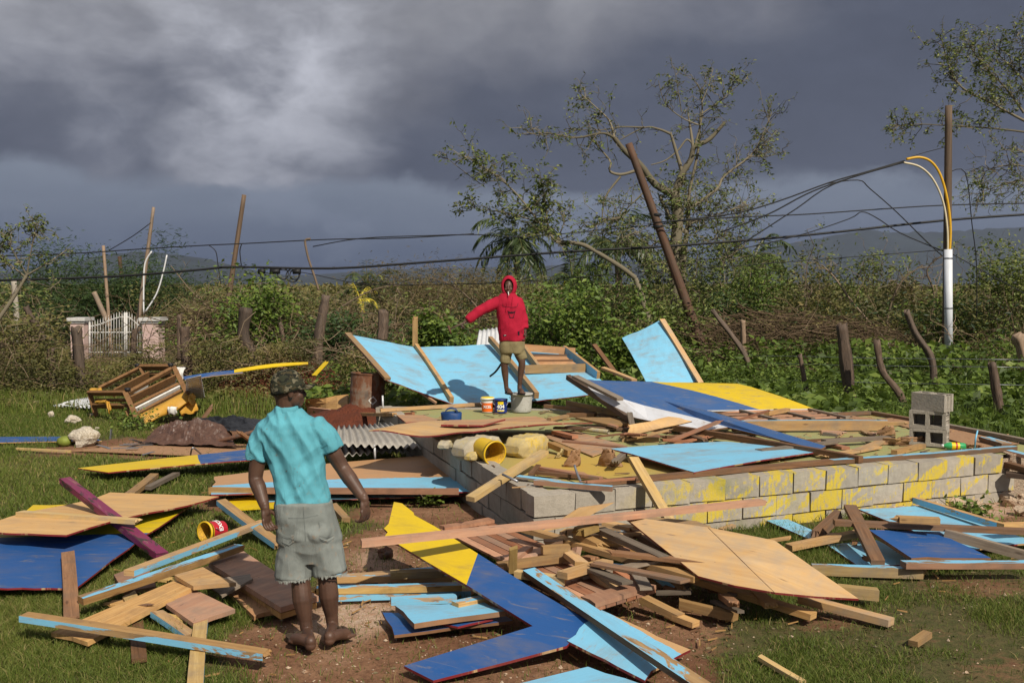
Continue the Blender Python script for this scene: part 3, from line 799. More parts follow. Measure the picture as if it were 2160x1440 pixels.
board('wide pale pine board sloping across the left heap onto the grass', ((108, 1338, .05), (398, 1215, .16), (412, 1240, .16), (185, 1358, .05)), 'pine', .03)
board('short square pine board at the bottom of the left heap', ((350, 1277, .11), (408, 1245, .13), (496, 1288, .09), (408, 1318, .08)), 'pinkwood', .03)
board('short pine board on top of the left heap', ((368, 1216, .20), (428, 1199, .22), (498, 1232, .18), (408, 1240, .18)), 'pine', .03)
board('thick greyish board beside the legs of the man in shorts, upper of two', ((440, 1190, .13), (510, 1164, .14), (672, 1262, .10), (592, 1286, .10)), 'pinkwood', .04)
board('thick board beside the legs of the man in shorts, lower of two', ((430, 1200, .06), (500, 1172, .06), (668, 1276, .05), (592, 1300, .05)), 'pine', .04)
board('small orange board end under the pair of thick boards', ((470, 1240, .03), (500, 1222, .03), (580, 1292, .03), (536, 1304, .03)), 'ply_orange', .03)
board('square board leaning on the thick boards beside the splintered two-by-four', ((420, 1228, .12), (528, 1212, .16), (534, 1222, .16), (468, 1258, .08)), 'grey', .02)
pl('two-by-four with chipped blue paint lying across the front of the left heap', 50, 1300, .16, 560, 1380, .10, .09, .042, 'pine', right='blue_chip', left='blue_chip', split=2)
pl('short plank with blue edge under the square pine board', 330, 1293, .09, 402, 1342, .04, .08, .04, 'pine', left='blue', right='blue')
pl('yellow pine two-by-four with blue edge running out of the bottom of the picture', 424, 1312, .07, 410, 1475, .06, .09, .04, 'pine_yellow', right='blue', left='blue_chip')
pl('brown plank end on the grass under the chipped blue two-by-four', 287, 1312, .05, 294, 1392, .03, .09, .03, 'brown')
board('pinkish board under the lower corner of the blue panel in the left heap', ((240, 1215, .05), (310, 1188, .06), (330, 1240, .05), (262, 1252, .05)), 'pinkwood', .03)
board('pale board end beneath the splintered two-by-four in the left heap', ((258, 1262, .06), (284, 1248, .06), (300, 1276, .05), (272, 1290, .05)), 'pine_yellow', .03)
pl('two-by-four with a torn end poking out below the yellow and blue panel', 274, 1043, .07, 326, 1002, .08, .10, .05, 'pine', split=1)
pl('weathered plank under the long yellow and blue panel', 312, 1029, .06, 372, 999, .07, .08, .04, 'grey')
# panel behind the man
sheet('wall_panel', 'plywood wall panel with blue strip behind the hand of the man in shorts',
      pz((445, 1044, .14), (1012, 1036, .14), (922, 956, .20), (452, 1006, .10)), 'ply_blue_edge', 'ply', 'rededge', .015, 12, 6, wav(.015, 1.4))
sheet('wall_panel', 'blue panel with red edge under the plywood beside the foundation',
      pz((560, 1060, .06), (1004, 1044, .06), (990, 1026, .08), (560, 1036, .07)), 'blue', 'ply', 'rededge', .015, 8, 2)
pl('brown batten along the front edge of the plywood panel behind the man', 560, 1034, .19, 968, 1036, .19, .05, .06, 'pinkwood')
pl('pale batten left of the man on the plywood panel', 443, 1034, .16, 560, 1036, .17, .05, .07, 'pine')
board('yellow painted board on the grass left of the man', ((466, 1056, .05), (560, 1044, .06), (590, 1070, .05), (476, 1077, .04)), 'yellow', .02)
pl('short pale plank on the grass right of the shorts', 702, 1066, .10, 730, 1096, .04, .08, .05, 'pine')

# --- stack of two-by-fours in the middle
pl('blue topped two-by-four, rearmost of the stack right of the man', 700, 1222, .05, 930, 1203, .05, .09, .05, 'brown', top='blue_chip')
pl('short pine offcut on the stack of two-by-fours right of the man', 824, 1211, .13, 934, 1207, .13, .09, .05, 'pine_yellow')
pl('two-by-four with chipped blue top in the stack right of the man', 690, 1220, .09, 956, 1217, .09, .09, .05, 'pine', top='blue_chip')
pl('long pale two-by-four, front of the stack right of the man', 668, 1243, .09, 972, 1236, .09, .09, .045, 'pine_yellow', top='blue_chip')
pl('blue faced two-by-four at the bottom of the stack right of the man', 656, 1260, .035, 990, 1250, .035, .07, .05, 'pine', right='blue_chip', left='blue_chip')
pl('pine two-by-four with blue patches above the small light blue panel', 824, 1266, .12, 962, 1261, .12, .07, .05, 'pine', right='blue_chip', top='blue_chip', left='blue_chip')
pl('pine offcut on the corner of the small light blue panel', 960, 1277, .15, 1028, 1263, .15, .08, .05, 'pine', top='blue_chip')
sheet('wall_panel', 'small light blue panel on dark blue boards in the middle', pz((874, 1320, .13), (1067, 1293, .14), (1020, 1274, .13), (834, 1282, .12)), 'blue', 'pine', 'brown', .035, 4, 3)
sheet('wall_panel', 'dark blue board under the small light blue panel', pz((832, 1342, .06), (1082, 1311, .07), (1060, 1296, .07), (807, 1294, .06)), 'royal', 'brown', 'brown', .02, 4, 3)
sheet('wall_panel', 'narrow dark blue strip between the light blue and dark blue boards', pz((966, 1323, .09), (1040, 1306, .10), (1026, 1300, .10), (930, 1316, .09)), 'royal', 'brown', 'rededge', .015, 3, 2)
# --- the L-shaped yellow and blue panel
def Lp(px, py):
    # the panel is one plane, high at the yellow end
    a, b_, c_ = P(832, 1060, .50), P(870, 1418, .05), P(1241, 1311, .17)
    n_ = (b_ - a).cross(c_ - a).normalized(); r = ray(px, py); o_ = V((0, 0, CAMZ))
    return o_ + r * ((a - o_).dot(n_) / r.dot(n_))
yz = [Lp(831, 1060), Lp(848, 1063), Lp(872, 1082), Lp(874, 1088), Lp(918, 1112), Lp(1008, 1169), Lp(984, 1235), Lp(900, 1186), Lp(828, 1142), Lp(812, 1132), Lp(818, 1124), Lp(810, 1116), Lp(820, 1106)]
bz = [Lp(1008, 1169), Lp(1110, 1234), Lp(1241, 1311), Lp(1195, 1364), Lp(1060, 1400), Lp(914, 1437), Lp(852, 1406), Lp(1124, 1322), Lp(984, 1235)]
zones('wall_panel', 'L-shaped wall panel, yellow at one end and dark blue at the other, in front', [(yz, 'yellow'), (bz, 'royal')], 'brown', 'rededge', .018)
pl('very long thin beam laid across the middle heap towards the foundation', 762, 1145, .52, 1606, 1058, .46, .09, .045, 'pinkwood', bow=.002)
# --- the slatted door
dc = pz((926, 1117, .12), (1030, 1100, .14), (1384, 1246, .22), (1256, 1286, .20))
de = empty('plank_door', (dc[0] + dc[2]) / 2, 'reddish brown plank door lying under the two-by-fours in the middle', 'door')
for i in range(6):
    a0, a1 = (i + .04) / 6, (i + .96) / 6
    A0, A1 = dc[0].lerp(dc[1], a0), dc[0].lerp(dc[1], a1); B0, B1 = dc[3].lerp(dc[2], a0), dc[3].lerp(dc[2], a1)
    o = sheet('board', None, [A0, B0, B1, A1], rng.choice(['redwood', 'redwood', 'pinkwood']), 'brown', 'redwood', .02, 4, 1, cat=None); child(o, de)
for f0, f1 in ((.0, .05), (.47, .53), (.93, 1.0)):
    up = V((0, 0, .028))
    o = sheet('rail', None, [dc[0].lerp(dc[3], f0) + up, dc[0].lerp(dc[3], f1) + up, dc[1].lerp(dc[2], f1) + up, dc[1].lerp(dc[2], f0) + up], 'pinkwood', 'brown', 'pinkwood', .03, 2, 2, cat=None); child(o, de)
# --- jumble of short two-by-fours
pl('long two-by-four slanting through the jumble under the bare plywood', 1097, 1112, .30, 1470, 1220, .26, .09, .042, 'pine', bow=.002)
pl('grey weathered two-by-four slanting on top of the jumble', 1266, 1117, .38, 1400, 1178, .34, .09, .042, 'grey')
pl('stubby yellow pine block, topmost of the jumble under the long beam', 1222, 1121, .40, 1256, 1109, .42, .11, .06, 'pine_yellow')
pl('short block end poking out left of the topmost pine block', 1196, 1121, .36, 1222, 1122, .36, .06, .05, 'pine')
pl('stubby two-by-four pointing to the camera below the topmost pine block', 1217, 1126, .35, 1264, 1150, .30, .09, .05, 'pine')
pl('short two-by-four lying level on the reddish door', 1143, 1159, .26, 1202, 1156, .27, .07, .06, 'pine')
pl('rough ended two-by-four right of the stubby blocks', 1263, 1141, .30, 1342, 1160, .27, .09, .045, 'pine', split=1)
pl('thick two-by-four lying on the door behind the upright stub', 1050, 1194, .22, 1208, 1173, .25, .09, .05, 'pine')
pl('upright pine stub standing on the plank door', 1081, 1206, .21, 1083, 1155, .41, .06, .04, 'pine_yellow')
pl('short stub standing on its end in the jumble', 1212, 1179, .21, 1217, 1154, .30, .06, .05, 'pinkwood')
pl('thick pine two-by-four resting on the middle of the plank door', 1186, 1213, .30, 1282, 1186, .30, .09, .048, 'pine')
pl('pale plank on the door below the thick pine two-by-four', 1088, 1209, .25, 1192, 1224, .25, .07, .05, 'pine_yellow')
pl('two-by-four with one blue side pointing out of the jumble', 1352, 1186, .20, 1432, 1243, .10, .08, .06, 'pine', left='blue', right='blue')
pl('dark plank end between the plank door and the jumble', 1282, 1196, .26, 1352, 1240, .20, .06, .05, 'redwood')
pl('torn offcut with blue paint in the shade of the jumble', 1290, 1193, .24, 1340, 1197, .24, .05, .03, 'pine', top='blue_chip', split=3)
zones('plywood_offcut', 'pointed plywood offcut under the long thin beam', [(pz((1140, 1122, .30), (1221, 1070, .50), (1296, 1059, .55), (1245, 1086, .44), (1200, 1110, .34)), 'ply')], 'ply', 'ply_orange', .012, 'plywood')
pl('pale plank between the jumble and the bare plywood', 1276, 1102, .36, 1334, 1114, .34, .10, .03, 'pine')
pl('blue painted offcut in the gap beside the bare plywood', 1300, 1122, .26, 1345, 1132, .26, .10, .03, 'pine', top='blue_chip')
pl('dark two-by-four under the edge of the bare plywood', 1325, 1112, .30, 1400, 1160, .24, .08, .05, 'brown')
pl('pine two-by-four in the shade in front of the plank door', 1356, 1262, .10, 1436, 1302, .04, .08, .05, 'pine')
pl('short pine end in the shade under the bare plywood', 1432, 1272, .08, 1552, 1300, .05, .06, .06, 'pine')
pl('pine plank end on the ground in front of the bare plywood', 1410, 1294, .04, 1468, 1316, .03, .08, .04, 'pine')
pl('long two-by-four with blue top running to the bottom of the picture', 1116, 1205, .28, 1500, 1462, .16, .09, .045, 'brown', left='blue', top='blue_chip', roll=.15)
sheet('wall_panel', 'light blue panel with bare wood corner under the long blue topped two-by-four', pz((1196, 1353, .13), (1268, 1288, .18), (1456, 1372, .07), (1360, 1437, .07)), 'blue_bare', 'ply', 'rededge', .018, 6, 6, wav(.02))
sheet('wall_panel', 'light blue panel corner at the bottom edge of the picture', pz((1070, 1450, .05), (1240, 1408, .06), (1400, 1458, .05), (1230, 1520, .05)), 'blue', 'ply', 'rededge', .018, 4, 4)
pl('pine plank leaning from the ground onto the front wall of the foundation', 1335, 966, .74, 1422, 1114, .22, .10, .04, 'pine_yellow', split=0)
pl('yellow pine plank leaning on the near corner of the foundation', 1148, 953, .66, 992, 1052, .44, .10, .045, 'pine_yellow', split=0)
# --- bare plywood on the right of the heap
zones('plywood_sheet', 'large bare plywood sheet with red edge on the right of the middle heap',
      [(pz((1315, 1090, .44), (1400, 1100, .45), (1492, 1113, .44), (1560, 1180, .37), (1632, 1250, .27), (1550, 1236, .28), (1473, 1216, .29), (1392, 1152, .38)), 'ply'),
       (pz((1493.5, 1113, .437), (1634, 1141, .41), (1724, 1204, .32), (1811, 1264, .20), (1720, 1259, .22), (1634, 1250.5, .265), (1580, 1198, .345), (1562, 1180, .367)), 'ply')], 'ply', 'rededge', .015, 'plywood')
sheet('plywood_sheet', 'pale plywood strip behind the large bare plywood sheet', pz((1315, 1086, .36), (1470, 1100, .36), (1500, 1112, .34), (1360, 1106, .36)), 'pine', 'ply', 'ply', .015, 3, 2, cat='plywood')
pl('long two-by-four under the front of the large bare plywood sheet', 1420, 1208, .17, 1716, 1299, .06, .09, .045, 'pine')
pl('two-by-four sticking out from under the tip of the large bare plywood', 1690, 1262, .08, 1880, 1312, .04, .09, .05, 'pine')
pl('pale two-by-four end behind the tip of the large bare plywood', 1765, 1244, .10, 1852, 1253, .09, .08, .08, 'pine_yellow')
pl('small wedge of pine lying alone on the grass at the lower right', 1926, 1357, .03, 1957, 1336, .05, .06, .04, 'pine')
pl('thin pine batten alone on the grass at the bottom right', 1602, 1385, .03, 1692, 1438, .02, .045, .025, 'pine_yellow')
pl('small pine offcut on the grass left of the blue strip', 1520, 1117, .03, 1548, 1108, .05, .05, .03, 'pine')
# --- right heap
sheet('wall_panel', 'light blue panel lying on the grass at the back of the right heap', pz((1812, 1075, .12), (1950, 1067, .08), (2190, 1144, .06), (2030, 1164, .08)), 'blue', 'ply', 'rededge', .015, 6, 4)
sheet('wall_panel', 'narrow light blue strip on the grass left of the right heap', pz((1613, 1097, .05), (1662, 1096, .06), (1752, 1136, .05), (1722, 1144, .04)), 'blue', 'ply', 'rededge', .015, 4, 2)
sheet('wall_panel', 'light blue board in the shade under the dark blue panel', pz((1745, 1150, .04), (1850, 1140, .05), (1950, 1192, .03), (1812, 1196, .03)), 'blue', 'ply', 'rededge', .015, 4, 2)
sheet('wall_panel', 'dark blue panel in the middle of the right heap', pz((1832, 1120, .22), (1981, 1124, .17), (2090, 1180, .10), (1922, 1180, .14)), 'royal', 'pine', 'brown', .03, 5, 3)
pl('long brown beam lying level across the right heap', 1759, 1101, .27, 2175, 1121, .22, .09, .045, 'brown')
pl('short brown beam propped at the end of the long brown beam', 1722, 1128, .12, 1770, 1084, .26, .07, .09, 'brown', split=1)
pl('brown plank standing across the right heap', 1793, 1068, .34, 1852, 1186, .12, .11, .04, 'brown')
pl('pine two-by-four in front of the short brown beam', 1664, 1154, .08, 1812, 1124, .14, .09, .05, 'pine')
pl('pale two-by-four along the front of the right heap', 1712, 1200, .06, 1945, 1208, .05, .07, .08, 'pine_yellow', top='blue_chip')
pl('brown two-by-four at the front right corner of the right heap', 1905, 1190, .13, 2180, 1190, .12, .09, .05, 'pinkwood', top='blue_chip')
pl('pale batten with a blue side slanting at the back of the right heap', 1930, 1054, .14, 2122, 1112, .14, .06, .06, 'pine', right='blue_chip', left='blue')
pl('grey brown two-by-four slanting out of the right edge of the picture', 1992, 1124, .20, 2180, 1176, .08, .06, .08, 'grey')
pl('splintered wedge of pine lying on the long brown beam', 1894, 1094, .33, 1982, 1098, .33, .09, .05, 'pine', split=1)
pl('two-by-four end at the right edge beside the long brown beam', 2110, 1110, .20, 2190, 1108, .18, .07, .06, 'pine')
# --- beside the left wall of the foundation
pl('brown batten on the ground left of the barrel', 737, 872, .22, 832, 874, .50, .07, .05, 'pine')

# indistinguishable small offcuts in the jumbles
def offcuts(label, group, n, cx, cy, sx, sy, z0, z1, mats, lmin=.12, lmax=.45, bias=0.0):
    for _ in range(n):
        px, py, z = rng.gauss(cx, sx), rng.gauss(cy, sy), rng.uniform(z0, z1); A = P(px, py, z); a = rng.gauss(bias, 1.1); L = rng.uniform(lmin, lmax)
        plank('offcut', label, A, A + V((math.cos(a) * L, math.sin(a) * L, rng.gauss(0, .12) * L)), rng.choice((.045, .07, .09)), rng.choice((.02, .025, .04)), rng.choice(mats), cat='offcut', split=rng.choice((0, 1, 2, 3)), group=group)
offcuts('short pine offcut lost in the middle jumble of two-by-fours', 'pine offcuts in the middle jumble', 14, 1250, 1150, 70, 28, .12, .30, ['pine', 'pine', 'pine_yellow', 'brown'])
offcuts('short dark offcut in the shade under the large bare plywood', 'dark offcuts under the bare plywood', 10, 1480, 1235, 60, 18, .04, .14, ['brown', 'pine', 'grey'])
offcuts('broken brown offcut among the wreckage in the middle of the floor', 'brown offcuts on the floor', 12, 1300, 905, 80, 18, ZB + .01, ZB + .08, ['brown', 'redwood', 'pine', 'grey'])
offcuts('broken pale offcut on the right part of the floor', 'pale offcuts on the right of the floor', 10, 1760, 915, 90, 18, ZB + .01, ZB + .03, ['pine', 'grey', 'pinkwood'])
offcuts('splintered offcut in the gap beside the left wall of the foundation', 'offcuts beside the left wall', 9, 905, 985, 50, 30, .03, .10, ['pine', 'brown', 'grey'])
offcuts('short offcut between the boards of the right heap', 'offcuts in the right heap', 8, 1880, 1130, 80, 25, .05, .14, ['pine', 'brown', 'pinkwood'])
offcuts('short offcut between the boards of the left heap', 'offcuts in the left heap', 8, 360, 1230, 80, 35, .04, .10, ['pine', 'pine_yellow', 'brown'])
offcuts('thin splintered lath strewn over the middle jumble', 'laths in the middle jumble', 12, 1270, 1165, 90, 35, .22, .36, ['pine', 'brown', 'pinkwood', 'grey'], .4, .95, -.6)
offcuts('thin splintered lath strewn over the floor of the foundation', 'laths on the floor', 14, 1430, 925, 190, 22, ZB + .02, ZB + .06, ['pine', 'brown', 'grey', 'redwood'], .4, 1.0, .3)
# ------------------------------------------------------------------ on the foundation
Z0 = ZB - .005
# the fallen blue wall behind the man in the red hoodie: one wall with its studs
we = empty('fallen_wall', D(1000, 850, 15.4), 'large light blue plywood wall fallen back behind the man in the red hoodie', 'wall')
def Wp(px, py, Y): return D(px, py, Y)
wl = [Wp(727, 704, 17.3), Wp(878, 733, 17.6), Wp(955, 853, 15.35), Wp(812, 801, 15.5)]
wm = [Wp(878, 733, 17.6), Wp(1032, 727, 17.7), Wp(1133, 846, 15.25), Wp(955, 853, 15.35)]
wr = [Wp(1032, 727, 17.7), Wp(1216, 744, 17.4), Wp(1292, 828, 15.2), Wp(1133, 846, 15.25)]
child(sheet('wall_sheet', None, wl, 'blue_mud', 'ply', 'rededge', .015, 8, 8, lambda u, v: .03 * math.sin(v * 3.1), cat=None, jag=.02), we)
child(sheet('wall_sheet', None, wm, 'blue_mud', 'ply', 'rededge', .015, 8, 8, lambda u, v: .02 * math.sin(v * 3.1), cat=None), we)
child(sheet('wall_sheet', None, wr, 'blue_mud', 'ply', 'rededge', .015, 8, 8, cat=None), we)
def stud(a, c, w_=.05, t_=.09, m='pine', nm='stud', **k):
    child(plank(nm, None, a, c, w_, t_, m, cat=None, **k), we)
up = V((0, -.02, .06))
stud(Wp(878, 737, 17.55) + up, Wp(953, 851, 15.38) + up, .06, .1)
stud(Wp(1034, 722, 17.6) + up, Wp(1132, 842, 15.2) + up, .07, .1)
stud(Wp(733, 706, 17.3) + up * .4, Wp(818, 802, 15.5) + up * .4, .10, .04)
stud(Wp(769, 750, 16.7) + up * .3, Wp(920, 852, 15.3) + up * .3, .04, .03, 'ply_orange')
stud(Wp(876, 736, 17.6) + up, Wp(876, 678, 17.6) + up, .09, .04, 'pine', split=2)
# shutter frame on the right part of the wall
stud(Wp(1105, 740, 17.2) + up, Wp(1212, 748, 17.1) + up, .05, .12, 'ply_orange', 'frame_rail')
stud(Wp(1108, 786, 16.3) + up, Wp(1235, 783, 16.3) + up, .05, .14, 'pine', 'frame_rail', )
stud(Wp(1105, 742, 17.2) + up, Wp(1140, 790, 16.3) + up, .05, .12, 'pine', 'frame_rail')
stud(Wp(1190, 744, 17.2) + up, Wp(1262, 800, 15.9) + up, .05, .14, 'pine', 'frame_rail', right='blue', left='blue')
so_ = sheet('shutter', None, [Wp(1112, 752, 17.0) + up * .5, Wp(1190, 752, 17.0) + up * .5, Wp(1228, 782, 16.35) + up * .5, Wp(1132, 784, 16.35) + up * .5], 'ply_orange', 'brown', 'brown', .03, 3, 3, cat=None); child(so_, we)
for k in range(3):
    f = .12 + .36 * k
    a = Wp(1112, 752, 17.0).lerp(Wp(1132, 784, 16.35), f) + up * .9; c = Wp(1190, 752, 17.0).lerp(Wp(1228, 782, 16.35), f) + up * .9
    stud(a, c, .04, .03, 'brown', 'shutter_slat')
# dark underside support so that the wall rests on the ground behind
stud(Wp(1000, 760, 17.5) - V((0, 0, .35)), Wp(1160, 800, 17.2) - V((0, 0, .45)), .09, .09, 'brown')
pl('brown batten lying on the floor right of the grey bucket', 1206, 866, .53, 1300, 880, .53, .04, .04, 'brown')
# leaning blue sheet with wooden edge
le = empty('leaning_wall_section', D(1420, 806, 17.5), 'light blue panel with a wooden edge leaning on fence posts at the back', 'wall panel')
lc = [D(1312, 713, 18.3), D(1392, 676, 18.3), D(1474, 806, 17.2), D(1366, 812, 17.2)]
child(sheet('panel_sheet', None, lc, 'blue', 'ply', 'rededge', .015, 5, 5, lambda u, v: .04 * math.sin(v * 3.1), cat=None), le)
child(plank('edge_board', None, D(1396, 674, 18.25), D(1478, 808, 17.1), .11, .04, 'pine', cat=None), le)
pl('brown plank leaning in the weeds behind the shutter', 1253, 727, 1.25, 1300, 790, .75, .10, .04, 'brown')
pl('pine plank leaning behind the blue, yellow and white wall', 1271, 776, .95, 1338, 802, .80, .11, .04, 'pine')
# the blue, yellow and white wall
ye = empty('painted_wall', P(1500, 880, .5), 'fallen wall painted blue, yellow and white on the right of the foundation', 'wall')
child(sheet('wall_sheet', None, pz((1244, 803, .95), (1556, 810, .80), (1716, 863, .53), (1400, 868, .62)), 'roy_yel', 'ply', 'white', .02, 10, 5, lambda u, v: .03 * math.sin(v * 3.1), cat=None), ye)
wq = [(1212, 799, 1.0), (1306, 840, .84), (1358, 856, .74), (1418, 870, .68), (1472, 883, .63), (1535, 902, .60)]
child(zones('wall_sheet', None, [(pz(*wq, (1493, 908, .58), (1368, 888, .62), (1331, 880, .64), (1270, 844, .80)), 'white'),
      (pz(*wq[::-1], (1250, 802, .98), (1400, 846, .77), (1490, 866, .68), (1620, 905, .61), (1742, 942, .575), (1728, 950, .565), (1640, 927, .575)), 'royal_worn')], 'ply', 'brown', .018, None), ye)
child(plank('edge_board', None, P(1198, 795, 1.02), P(1328, 884, .62), .07, .07, 'dark', cat=None, split=2), ye)
child(plank('edge_board', None, P(1213, 794, 1.06), P(1308, 842, .85), .11, .04, 'grey', cat=None), ye)
child(plank('bottom_beam', None, P(1420, 902, .57), P(1816, 969, .54), .07, .07, 'brown', cat=None), ye)
child(plank('support_beam', None, P(1290, 862, .62), P(1460, 905, .55), .05, .09, 'dark', cat=None), ye)
for a, c, nm in (((1302, 832, .93), (1338, 846, .86), 'paint_patch'), ((1360, 856, .80), (1400, 864, .74), 'paint_patch')):
    pass
pl('weathered stub lying on the blue and white wall', 1420, 862, .70, 1484, 875, .66, .07, .05, 'grey', split=2)
# blue sheet lying flat
sheet('wall_panel', 'light blue sheet with dark red edge lying on the green floor in front', pz((1288, 947, .60), (1530, 932, .56), (1740, 952, .53), (1464, 997, .55)), 'blue', 'ply', 'rededge', .015, 8, 4, wav(.012))
# slatted frame
fe2 = empty('slatted_frame', P(1640, 880, .5), 'grey brown slatted frame lying behind the blue topped beam', 'frame')
fc = pz((1480, 870, .56), (1716, 866, .54), (1796, 884, .53), (1560, 893, .55))
for i in range(5):
    f = i / 4; child(plank('slat', None, fc[0].lerp(fc[3], f), fc[1].lerp(fc[2], f), .07, .02, rng.choice(['grey', 'pinkwood', 'brown']), cat=None), fe2)
for i in range(4):
    f = .03 + i * .31; u_ = V((0, 0, .025)); child(plank('rail', None, fc[0].lerp(fc[1], f) + u_, fc[3].lerp(fc[2], f) + u_, .05, .03, 'grey', cat=None), fe2)
pl('short nailed block on the slatted frame', 1617, 872, .60, 1662, 864, .60, .08, .05, 'pine')
pl('large brown beam with blue top on the right of the floor', 1545, 898, .58, 1872, 897, .56, .06, .13, 'pine', top='blue')
pl('thin brown batten on the green floor under the blue topped beam', 1690, 931, .51, 1878, 922, .51, .05, .04, 'brown')
pl('slanting pine plank on the green floor right of the blue sheet', 1806, 951, .52, 1880, 922, .53, .10, .03, 'pine')
pl('short pine two-by-four on the green floor near the soda bottle', 1886, 954, .52, 1946, 940, .52, .07, .05, 'pine')
pl('reddish plank end beside the tip of the blue and white wall', 1728, 932, .52, 1784, 945, .51, .10, .03, 'redwood')
pl('brown stub with blue paint near the right corner of the floor', 2077, 926, .54, 2124, 940, .53, .12, .06, 'brown', top='blue_chip')
pl('blue sided plank over the right corner of the foundation', 2128, 952, .50, 2190, 968, .46, .10, .04, 'pinkwood', top='blue')
pl('brown plank below the right corner of the foundation', 2120, 978, .38, 2200, 1000, .36, .10, .06, 'brown')
pl('dark plank stacked at the right corner of the foundation', 2122, 1000, .30, 2200, 1008, .30, .14, .05, 'dark')
# clutter left of the white wall
pl('brown two-by-four under the edge of the white wall, upper', 1196, 850, .62, 1306, 872, .60, .05, .08, 'pine')
pl('thin brown batten pointing at the grey bucket', 1150, 856, .58, 1256, 868, .56, .05, .05, 'brown')
pl('small brown beam end below the thin brown batten', 1198, 875, .55, 1256, 876, .56, .06, .06, 'brown')
board('wide brown board lying under the white wall', ((1214, 882, .58), (1300, 882, .58), (1340, 893, .56), (1290, 899, .56)), 'pine', .03)
pl('dark board under the wide brown board', 1236, 902, .52, 1330, 905, .52, .12, .03, 'brown')
sheet('plywood_sheet', 'tilted plywood offcut leaning on the lower edge of the white wall', pz((1322, 922, .52), (1325, 897, .66), (1410, 879, .74), (1460, 889, .70)), 'ply', 'ply', 'pine', .018, 4, 4, wav(.02), cat='plywood')
pl('short pine stick on the floor in front of the tilted plywood', 1312, 926, .52, 1388, 927, .52, .04, .06, 'pine')
pl('broken block of wood in the shade under the white wall', 1440, 916, .54, 1486, 931, .52, .08, .06, 'brown', split=2)
pl('short pine offcut behind the end of the plastic pipe', 1158, 884, .53, 1202, 876, .54, .07, .04, 'pine')
pl('pine block resting on the yellow stained floor', 1162, 937, .58, 1204, 955, .54, .09, .06, 'pine')
# plywood across the sacks
sheet('plywood_sheet', 'long warped plywood sheet bridging the sacks at the left of the foundation', pz((778, 913, .66), (998, 917, .70), (1250, 893, .60), (940, 888, .60)), 'ply', 'ply', 'rededge', .015, 12, 6,
      lambda u, v: .03 * math.sin(u * 7 + 1) * (1 - v) + .03 * math.sin(v * 3), cat='plywood')
sheet('plywood_sheet', 'small plywood sheet with bright red edge on the warped plywood', pz((930, 897, .70), (1018, 898, .71), (1066, 885, .70), (948, 887, .70)), 'ply_orange', 'ply', 'rededge', .02, 5, 3, cat='plywood')
board('orange board with red edge at the back left corner of the floor', ((836, 876, .52), (892, 876, .52), (935, 888, .51), (856, 892, .52)), 'ply_orange', .02, edge='rededge')
pl('small red brown block beside the orange board', 858, 873, .52, 872, 873, .53, .06, .05, 'redwood')
# left front of floor
fr_e = empty('window_frame', P(1190, 1000, .5), 'broken brown window frame on the near corner of the floor', 'frame')
for a, c, m in (((1128, 985, .55), (1268, 1009, .53), 'redwood'), ((1124, 996, .53), (1262, 1008, .52), 'brown'), ((1136, 982, .56), (1120, 1000, .54), 'brown')):
    child(plank('frame_rail', None, P(*a), P(*c), .05, .03, m, cat=None), fr_e)
child(sheet('pane', None, pz((1130, 994, .515), (1250, 1006, .51), (1232, 996, .515), (1138, 984, .52)), 'ply_orange', 'brown', 'brown', .01, 2, 2, cat=None), fr_e)
pl('brown batten with blue marks on the near corner of the foundation', 1128, 1016, .54, 1292, 1030, .54, .06, .045, 'pinkwood', top='blue_chip')
pl('pale blue chipped lath beside the broken window frame', 1092, 1005, .53, 1180, 1016, .52, .09, .02, 'grey', top='blue_chip')
pl('splintered lath on the front wall of the foundation', 1236, 1016, .58, 1336, 1009, .58, .03, .02, 'redwood', split=3)
def rod(name, label, pts, r_, m, cat, k=8):
    b = Build(); ps = smooth_path(pts, 4) if len(pts) > 2 else pts; b.tube(ps, r_, k); o = b.make(name, m); c_ = (V(pts[0]) + V(pts[-1])) / 2; local(o, c_); return tag(o, label, cat)
rod('steel_rod', 'bent steel rod standing out of the floor near the front wall', pz((1212, 981, .64), (1218, 1000, .57), (1228, 1022, .50)), .012, 'steel', 'rod')
rod('steel_rod', 'steel bolt rod across the leaning plank at the near corner', pz((1060, 1000, .60), (1092, 1015, .56)), .012, 'steel', 'rod')
rod('steel_rod', 'thin steel rod upright at the back left corner of the foundation', [D(807, 834, 15.0), D(808, 868, 15.0)], .014, 'galv', 'rod')
rod('steel_rod', 'thin steel upright holding the corrugated sheets', [D(790, 938, 12.4), D(791, 968, 12.4)], .014, 'galv', 'rod')
rod('blue_wire', 'bent blue coated wire standing at the right end of the front wall', pz((2056, 945, .52), (2058, 925, .64), (2062, 908, .72)), .009, 'blue', 'wire')
rod('black_iron_bar', 'black iron bar propped behind the legs of the man in the hoodie', [D(1058, 766, 14.9), D(1046, 783, 15.0), D(1034, 793, 15.2)], .016, 'black_rubber', 'bar')
b = Build(); A_, B_ = P(1192, 900, .54), P(1284, 911, .54); b.tube([A_, B_], .03, 14, cap=False); b.tube([B_, A_], .024, 14, cap=False)
tag(local(b.make('plastic_pipe', 'sack'), (A_ + B_) / 2), 'pale plastic pipe lying on the green floor', 'pipe')
